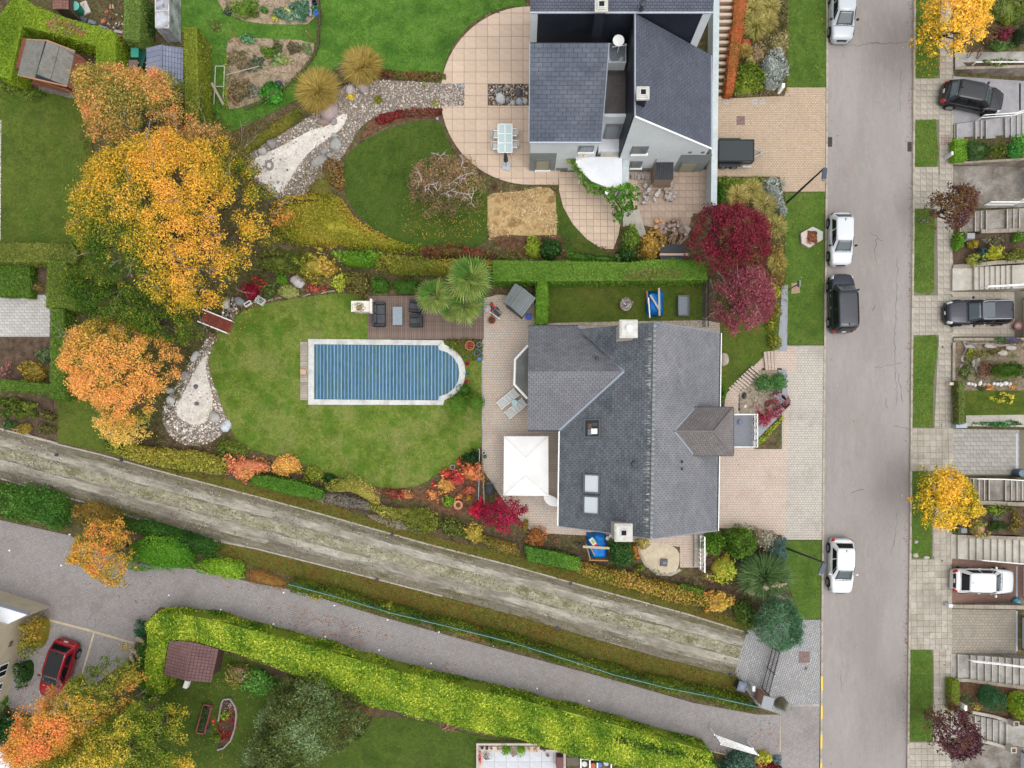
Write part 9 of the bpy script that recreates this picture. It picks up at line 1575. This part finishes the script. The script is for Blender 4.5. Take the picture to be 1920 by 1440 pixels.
cover('undergrowth',Q('150 130 400 205 480 300 520 480 480 560 395 640 150 560 160 300'),.3,K('60 78 20 84 90 30 110 90 40'),.05,40,.08,5)
cover('undergrowth',Q('390 200 440 245 560 200 450 290 400 280'),.25,K('80 86 30 120 110 50 150 110 60'),.06,60,.07,6)
cover('undergrowth',Q('1320 1040 1470 1000 1480 1160 1400 1180 1330 1110'),.2,K('60 70 30 84 84 40 110 84 50'),.06,50,.07,7)
cover('undergrowth',Q('1350 0 1480 0 1478 178 1375 178'),.2,K('120 112 50 150 136 70 90 96 40'),.07,70,.07,8)
cover('undergrowth',Q('1346 332 1470 335 1472 560 1400 620 1350 590'),.2,K('110 108 40 150 136 60 84 96 30'),.065,70,.07,9)
cover('undergrowth',Q('480 470 930 470 930 550 690 552 560 550 480 560'),.15,K('80 74 34 110 92 50 70 84 30'),.05,50,.06,10)
cover('undergrowth',Q('1050 440 1160 470 1160 495 930 490 916 446'),.15,K('90 70 44 120 84 56 80 90 40'),.075,60,.06,11)
cover('undergrowth',Q('590 300 650 290 650 380 520 440 480 450 520 360'),.15,K('110 88 50 130 110 56 90 96 40'),.07,50,.06,12)
cover('undergrowth',Q('100 -20 232 -20 232 60 213 58 150 40 100 24'),.25,K('70 84 30 96 100 44 110 96 60'),.05,40,.07,13)
cover('undergrowth',Q('195 800 420 830 480 860 640 900 860 990 1000 1010 1320 1090 1390 1168 1100 1080 800 1005 480 905 195 850'),.25,K('70 86 24 100 106 36 120 110 50'),.06,50,.07,14)
# cars
def paint(name,c,metal=.0):return plain(name,C(*c),.25,metal,.4,coat=.8 if c[1]>100 else .35,grain=.02)
CGL=plain('car_glass',C(58,70,74),.06,0,.9,grain=.1);CGD=plain('dark_car_glass',C(20,22,26),.12,0,.25,grain=.1);TYRE=plain('tyre',C(26,26,28),.85);RIM=plain('alloy_rim',C(150,152,156),.35,.6);LAMPC=plain('headlamp_glass',C(206,212,214),.1,0,.8);LAMPR=plain('tail_lamp',C(190,16,26),.2,0,.7);PLATE=plain('number_plate',C(222,214,200),.5);TRIM=plain('black_trim',C(24,25,28),.6);CHR=plain('chrome',C(186,190,194),.25,.8);SILL=plain('car_underside',C(20,20,22),.9)
def car(label,name,px,py,heading,Ln,W,Ht,body,belt=.93,hood=.9,ub=(.06,.2,.62,.78),roofm=None,glass=CGL,rear=None,rails=None,pano=None,z=.1,wheel=.32,tw=.74,nose=.5,bumper=None,plate='rear',tail=.62,group='cars',mirror=None):
 c=P(px,py,.75+z);t=thing(name,label,'car',(c[0],c[1],z),heading)
 up=np.array([0,.02,.06,ub[0]+.04,.3,.5,.7,ub[3],.86,.94,.975,1.0]);
 Tz=np.array([tail,belt-.08,belt-.01,belt,belt,belt,belt,hood+.05,hood,hood-.07,hood-.16,nose]);Pw=np.array([.70,.84,.93,.97,1,1,1,.98,.94,.86,.75,.5])
 vs=np.array([0,.3,.55,.66,.74,.86,1.0]);vy=np.array([0,.42,.80,.925,.985,1.0,.95])
 def S(u,v,off=0.0):
  T=np.interp(u,up,Tz);w_=W/2*np.interp(u,up,Pw);a=abs(v);B=.2;dz=np.interp(a,vs,[.025,.018,-.012,-.06,-.16,-.36*(T/.93),-(T-B)]);y=copysign(np.interp(a,vs,vy)*w_,v);x=-Ln/2+Ln*u
  cx_=(u-.5)*2;n=Vc((cx_**7*1.2,y/(W/2)*max(0,a-.45)*2.2,max(0,1-a)*1.4)).normalized();return Vc((x,y,T+dz))+n*off
 us=np.concatenate([[0,.008,.02,.04],np.linspace(.07,.9,17),[.92,.94,.955,.97,.982,.992,1.0]]);vv=np.linspace(-1,1,33);b=MB();nv=len(vv)
 g=[S(u,v)for u in us for v in vv];f=[(i*nv+j,i*nv+j+1,(i+1)*nv+j+1,(i+1)*nv+j)[::-1]for i in range(len(us)-1)for j in range(nv-1)]
 b.add(g,f);b.add([S(0,v)for v in vv],[tuple(range(nv))]);b.add([S(1,v)for v in vv],[tuple(range(nv-1,-1,-1))]);b.build('body',body,t,True,False)
 MX((0,0,.2),(Ln*.92,W*.86,.06)).bl('underside',SILL,t)
 def patch(nm,u0,u1,v0,v1,m,off=.012,n=7,par=t):
  p=MB();q=[S(u0+(u1-u0)*i/n,v0+(v1-v0)*j/n,off)for i in range(n+1)for j in range(n+1)];p.add(q,[(i*(n+1)+j,i*(n+1)+j+1,(i+1)*(n+1)+j+1,(i+1)*(n+1)+j)[::-1]for i in range(n)for j in range(n)]);o=p.build(nm,m,par,True,world=False);s=o.modifiers.new('thick','SOLIDIFY');s.thickness=.012;s.offset=-1;return o
 for s in(-1,1):
  patch('headlight',.905,.972,s*.58,s*.80,LAMPC);patch('tail_light',.004,.05,s*.56,s*.80,LAMPR)
 patch('grille',.985,.999,-.5,.5,TRIM);patch('lower_bumper',.0,.02,-.5,.5,bumper or body,.008);patch('bonnet_edge',ub[3]+.002,ub[3]+.012,-.62,.62,TRIM,.006)
 if plate=='rear':patch('number_plate',.003,.013,-.16,.16,PLATE,.02)
 else:patch('number_plate',.990,.998,-.16,.16,PLATE,.03)
 # greenhouse
 X=lambda u:-Ln/2+Ln*u;wb=W/2*.915;wt=W/2*tw;zb=belt-.03;zr2=Ht-.05
 rb0,rt0,ft0,fb0=X(ub[0]),X(ub[1]),X(ub[2]),X(ub[3])
 base=[(rb0,-wb*.9),(rb0+.25,-wb),(fb0-.55,-wb),(fb0,-wb*.84),(fb0,0),(fb0,wb*.84),(fb0-.55,wb),(rb0+.25,wb),(rb0,wb*.9),(rb0,0)]
 top=[(rt0,-wt*.9),(rt0+.2,-wt),(ft0-.3,-wt),(ft0,-wt*.86),(ft0,0),(ft0,wt*.86),(ft0-.3,wt),(rt0+.2,wt),(rt0,wt*.9),(rt0,0)]
 n=10;mm=[((a[0]*.45+b2[0]*.55),(a[1]*.42+b2[1]*.58))for a,b2 in zip(base,top)];zm=zb+(zr2-zb)*.55
 v=[(x,y,zb)for x,y in base]+[(x,y,zm)for x,y in mm]+[(x,y,zr2)for x,y in top]
 MB().add(v,[(k*n+i,k*n+(i+1)%n,(k+1)*n+(i+1)%n,(k+1)*n+i)for k in range(2)for i in range(n)]).build('pillars',body,t,True,False)
 # roof skin with crown
 rm=MB();rings=[]
 for k,(s_,dz)in enumerate(((1.0,0),(.97,.028),(.8,.048),(.4,.058),(.02,.06))):cx_=np.mean([p[0]for p in top]);rings+=[(cx_+(x-cx_)*s_,y*s_,zr2+dz)for x,y in top]
 rm.add(rings,[(k*n+i,k*n+(i+1)%n,(k+1)*n+(i+1)%n,(k+1)*n+i)for k in range(4)for i in range(n)]+[tuple(40+i for i in range(n))]);ro=rm.build('roof',roofm or body,t,True,False)
 L3=lambda a,b2,s:tuple(p+(q-p)*s for p,q in zip(a,b2))
 def pane(nm,ia,ib,s0,s1,t0=0.06,t1=.94,m=glass,off=.014):
  """glass on the face between base/top corners ia..ib"""
  p0,p1=base[ia]+(zb,),base[ib]+(zb,);m0,m1=mm[ia]+(zm,),mm[ib]+(zm,);q0,q1=top[ia]+(zr2,),top[ib]+(zr2,);k=6;gg=[]
  for j in range(k+1):
   tt=t0+(t1-t0)*j/k;a_,b_=(L3(p0,m0,tt/.55),L3(p1,m1,tt/.55))if tt<.55 else(L3(m0,q0,(tt-.55)/.45),L3(m1,q1,(tt-.55)/.45))
   for i in range(k+1):gg.append(Vc(L3(a_,b_,s0+(s1-s0)*i/k)))
  nn=(gg[k]-gg[0]).cross(gg[-1]-gg[0]).normalized();ctr=Vc((0,0,zm));nn=nn if nn.dot(gg[0]-ctr)>0 else-nn
  o=MB().add([p+nn*off for p in gg],[(j*(k+1)+i,j*(k+1)+i+1,(j+1)*(k+1)+i+1,(j+1)*(k+1)+i)for j in range(k)for i in range(k)]).build(nm,m,t,True,False);s=o.modifiers.new('thick','SOLIDIFY');s.thickness=.02;s.offset=0
 pane('windscreen',3,5,.04,.96);pane('rear_window',8,0,.06,.94,.22,.93,rear or glass)
 pane('side_window',1,2,.05,.48,.12,.88,CGD);pane('side_window',1,2,.54,1.0,.12,.88,CGD);pane('side_window',6,7,.0,.46,.12,.88,CGD);pane('side_window',6,7,.52,.95,.12,.88,CGD);pane('quarter_window',2,3,.1,.45,.12,.8,CGD);pane('quarter_window',5,6,.55,.9,.12,.8,CGD)
 if pano:
  a0,a1,m_=pano;x0,x1=rt0+(ft0-rt0)*a0,rt0+(ft0-rt0)*a1;bevel(MX(((x0+x1)/2,0,zr2+.052),(x1-x0,wt*1.6,.03)).bl('glass_roof',m_,t),.012)
  for k in range(1,3 if m_ is CGD else 1):MX((x0+(x1-x0)*k/3,0,zr2+.07),(.03,wt*1.6,.008)).bl('roof_divider',TRIM,t)
 if rails:
  for s in(-1,1):MT([(rt0+.15,s*wt*.93,zr2+.03),(rt0+.4,s*wt*.95,zr2+.07),(ft0-.35,s*wt*.95,zr2+.07),(ft0-.1,s*wt*.92,zr2+.02)],.025,6).bl('roof_rail',rails,t)
 MB().frustum([(rt0+.1,-.03),(rt0+.28,-.015),(rt0+.28,.015),(rt0+.1,.03)],[(rt0+.1,-.01),(rt0+.16,-.008),(rt0+.16,.008),(rt0+.1,.01)],zr2+.05,zr2+.13).bl('aerial',TRIM,t)
 for s in(-1,1):
  o=ML((0,0,0),[(.02,-.09),(.09,-.06),(.1,0),(.08,.06),(.02,.08)],10).build('mirror',mirror or body,t,True,False);o.location=(fb0-.42,s*(W/2+.1),belt+.07);o.scale=(.8,1.15,1)
  for u in(.185,.8):
   q=MB();q.tube([(0,-.1,0),(0,.1,0)],wheel,20);wo_=q.bl('wheel',TYRE,t);wo_.location=(X(u),s*(W/2-.07),wheel-z*0+.0)
   r_=MB();r_.tube([(0,s*.085,0),(0,s*.108,0)],wheel*.68,16);ro_=r_.build('rim',RIM,wo_,world=False);
   for k in range(5):a=k*1.2566;MX((cos(a)*wheel*.34,s*.11,sin(a)*wheel*.34),(wheel*.5,.012,.035),0,None,Matrix.Rotation(-a,3,'Y')).build('spoke',CHR,wo_,world=False)
   ar=MB();ar.tube([(X(u),s*(W/2-.12),wheel+.02),(X(u),s*(W/2-.004),wheel+.02)],wheel+.06,20);ar.bl('wheel_arch',SILL,t)
  for u in(.42,.62):MX((X(u),s*(W/2-.0),belt-.2),(.16,.03,.025)).bl('door_handle',CHR if rails else body,t)
 for s,a in((-.35,.0),(.1,.0)):MT([(fb0+.06,s*W*.3,zb+.03),(fb0-.16,s*W*.3+.4,zb+.13)],.012,4).bl('wiper',TRIM,t)
 return t
D2=-pi/2
SILV=paint('silver_paint',(186,192,196),.0);WHT=paint('white_car_paint',(222,223,222));BLK=paint('black_car_paint',(22,24,28));MPVB=paint('charcoal_paint',(34,38,48));NAVY=paint('navy_paint',(26,28,44));REDP=paint('red_car_paint',(150,6,30))
car('silver hatchback at the top edge of the road facing down','parked_car',1581,24,D2-.02,3.9,1.68,1.5,SILV,ub=(.04,.13,.55,.76),z=.02,glass=CGL,mirror=TRIM)
car('white and grey three door hatchback below the hexagonal planter','parked_car',1578,448,D2,3.8,1.64,1.45,paint('pale_silver_paint',(204,208,210)),ub=(.04,.14,.56,.75),z=.02,glass=CGL,mirror=TRIM)
car('black tall van like car behind the white hatchback','parked_car',1580,568,-D2+.03,4.2,1.78,1.78,MPVB,belt=1.02,hood=.98,ub=(.02,.06,.66,.8),z=.02,tw=.8,glass=CGL,rear=CGD,rails=TRIM)
car('white hatchback with red tail lights alone on the lower road','parked_car',1579,1062,D2-.02,3.95,1.7,1.46,WHT,ub=(.06,.16,.54,.74),z=.02,rear=CGD,tw=.74)
car('black crossover parked askew on the grey concrete drive','parked_car',1826,181,-.19,4.4,1.8,1.58,BLK,ub=(.05,.16,.6,.76),z=.09,tw=.72,wheel=.35)
car('dark navy estate car with chrome roof rails on the pale drive','parked_car',1836,585,pi+.02,4.75,1.8,1.52,NAVY,ub=(.02,.08,.55,.7),z=.1,rails=CHR,pano=(.6,.99,CGL),plate='front')
car('white crossover on the red paved drive','parked_car',1846,1090,-.02,4.35,1.8,1.56,WHT,ub=(.07,.17,.58,.75),z=.09,bumper=TRIM,rear=CGD)
car('red hatchback with black glass roof half under the orange maple','parked_car',107,1256,-pi/2-.31,4.25,1.8,1.52,REDP,ub=(.04,.13,.56,.75),z=.07,pano=(.02,.98,CGD),rear=CGD,plate='rear')
# trailer
c=P(1379,284,.9);t=thing('box_trailer','black box trailer with double wheels and silver drawbar on the beige drive','trailer',(c[0],c[1],.09));TB_=plain('trailer_black',C(28,32,36),.4);sx,sy=L(66,.9),L(40,.9)
for dx,dy,wx,wy in((sx/2,0,.05,sy),(-sx/2,0,.05,sy),(0,sy/2,sx,.05),(0,-sy/2,sx,.05)):MX((dx,dy,.75),(wx,wy,.55)).bl('side_panel',TB_,t)
MX((0,0,.98),(sx-.1,sy-.1,.05)).build('tarp_cover',plain('trailer_cover',C(40,50,50),.45),t,world=False);MX((0,0,.48),(sx,sy,.06)).bl('floor',TB_,t)
for s in(-1,1):
 bevel(MX((-.35,s*(sy/2+.14),.62),(1.55,.26,.06)).bl('mudguard',TB_,t),.03)
 for x_ in(-.75,.0):q=MB();q.tube([(x_,s*(sy/2+.04),.28),(x_,s*(sy/2+.22),.28)],.28,16);o=q.bl('wheel',TYRE,t);r_=MB();r_.tube([(x_,s*(sy/2+.2),.28),(x_,s*(sy/2+.235),.28)],.17,12);r_.build('rim',RIM,o,world=False)
MT([(sx/2,.4,.5),(sx/2+.75,0,.5)],.04,6).bl('drawbar',CHR,t);MT([(sx/2,-.4,.5),(sx/2+.75,0,.5),(sx/2+1.0,0,.5)],.04,6).bl('drawbar',CHR,t);MT([(sx/2+.6,.1,.05),(sx/2+.6,.1,.75)],.035,8).bl('jockey_wheel',CHR,t);MX((.9,-sy/2-.2,.5),(.6,.12,.06)).bl('side_rail',CHR,t)
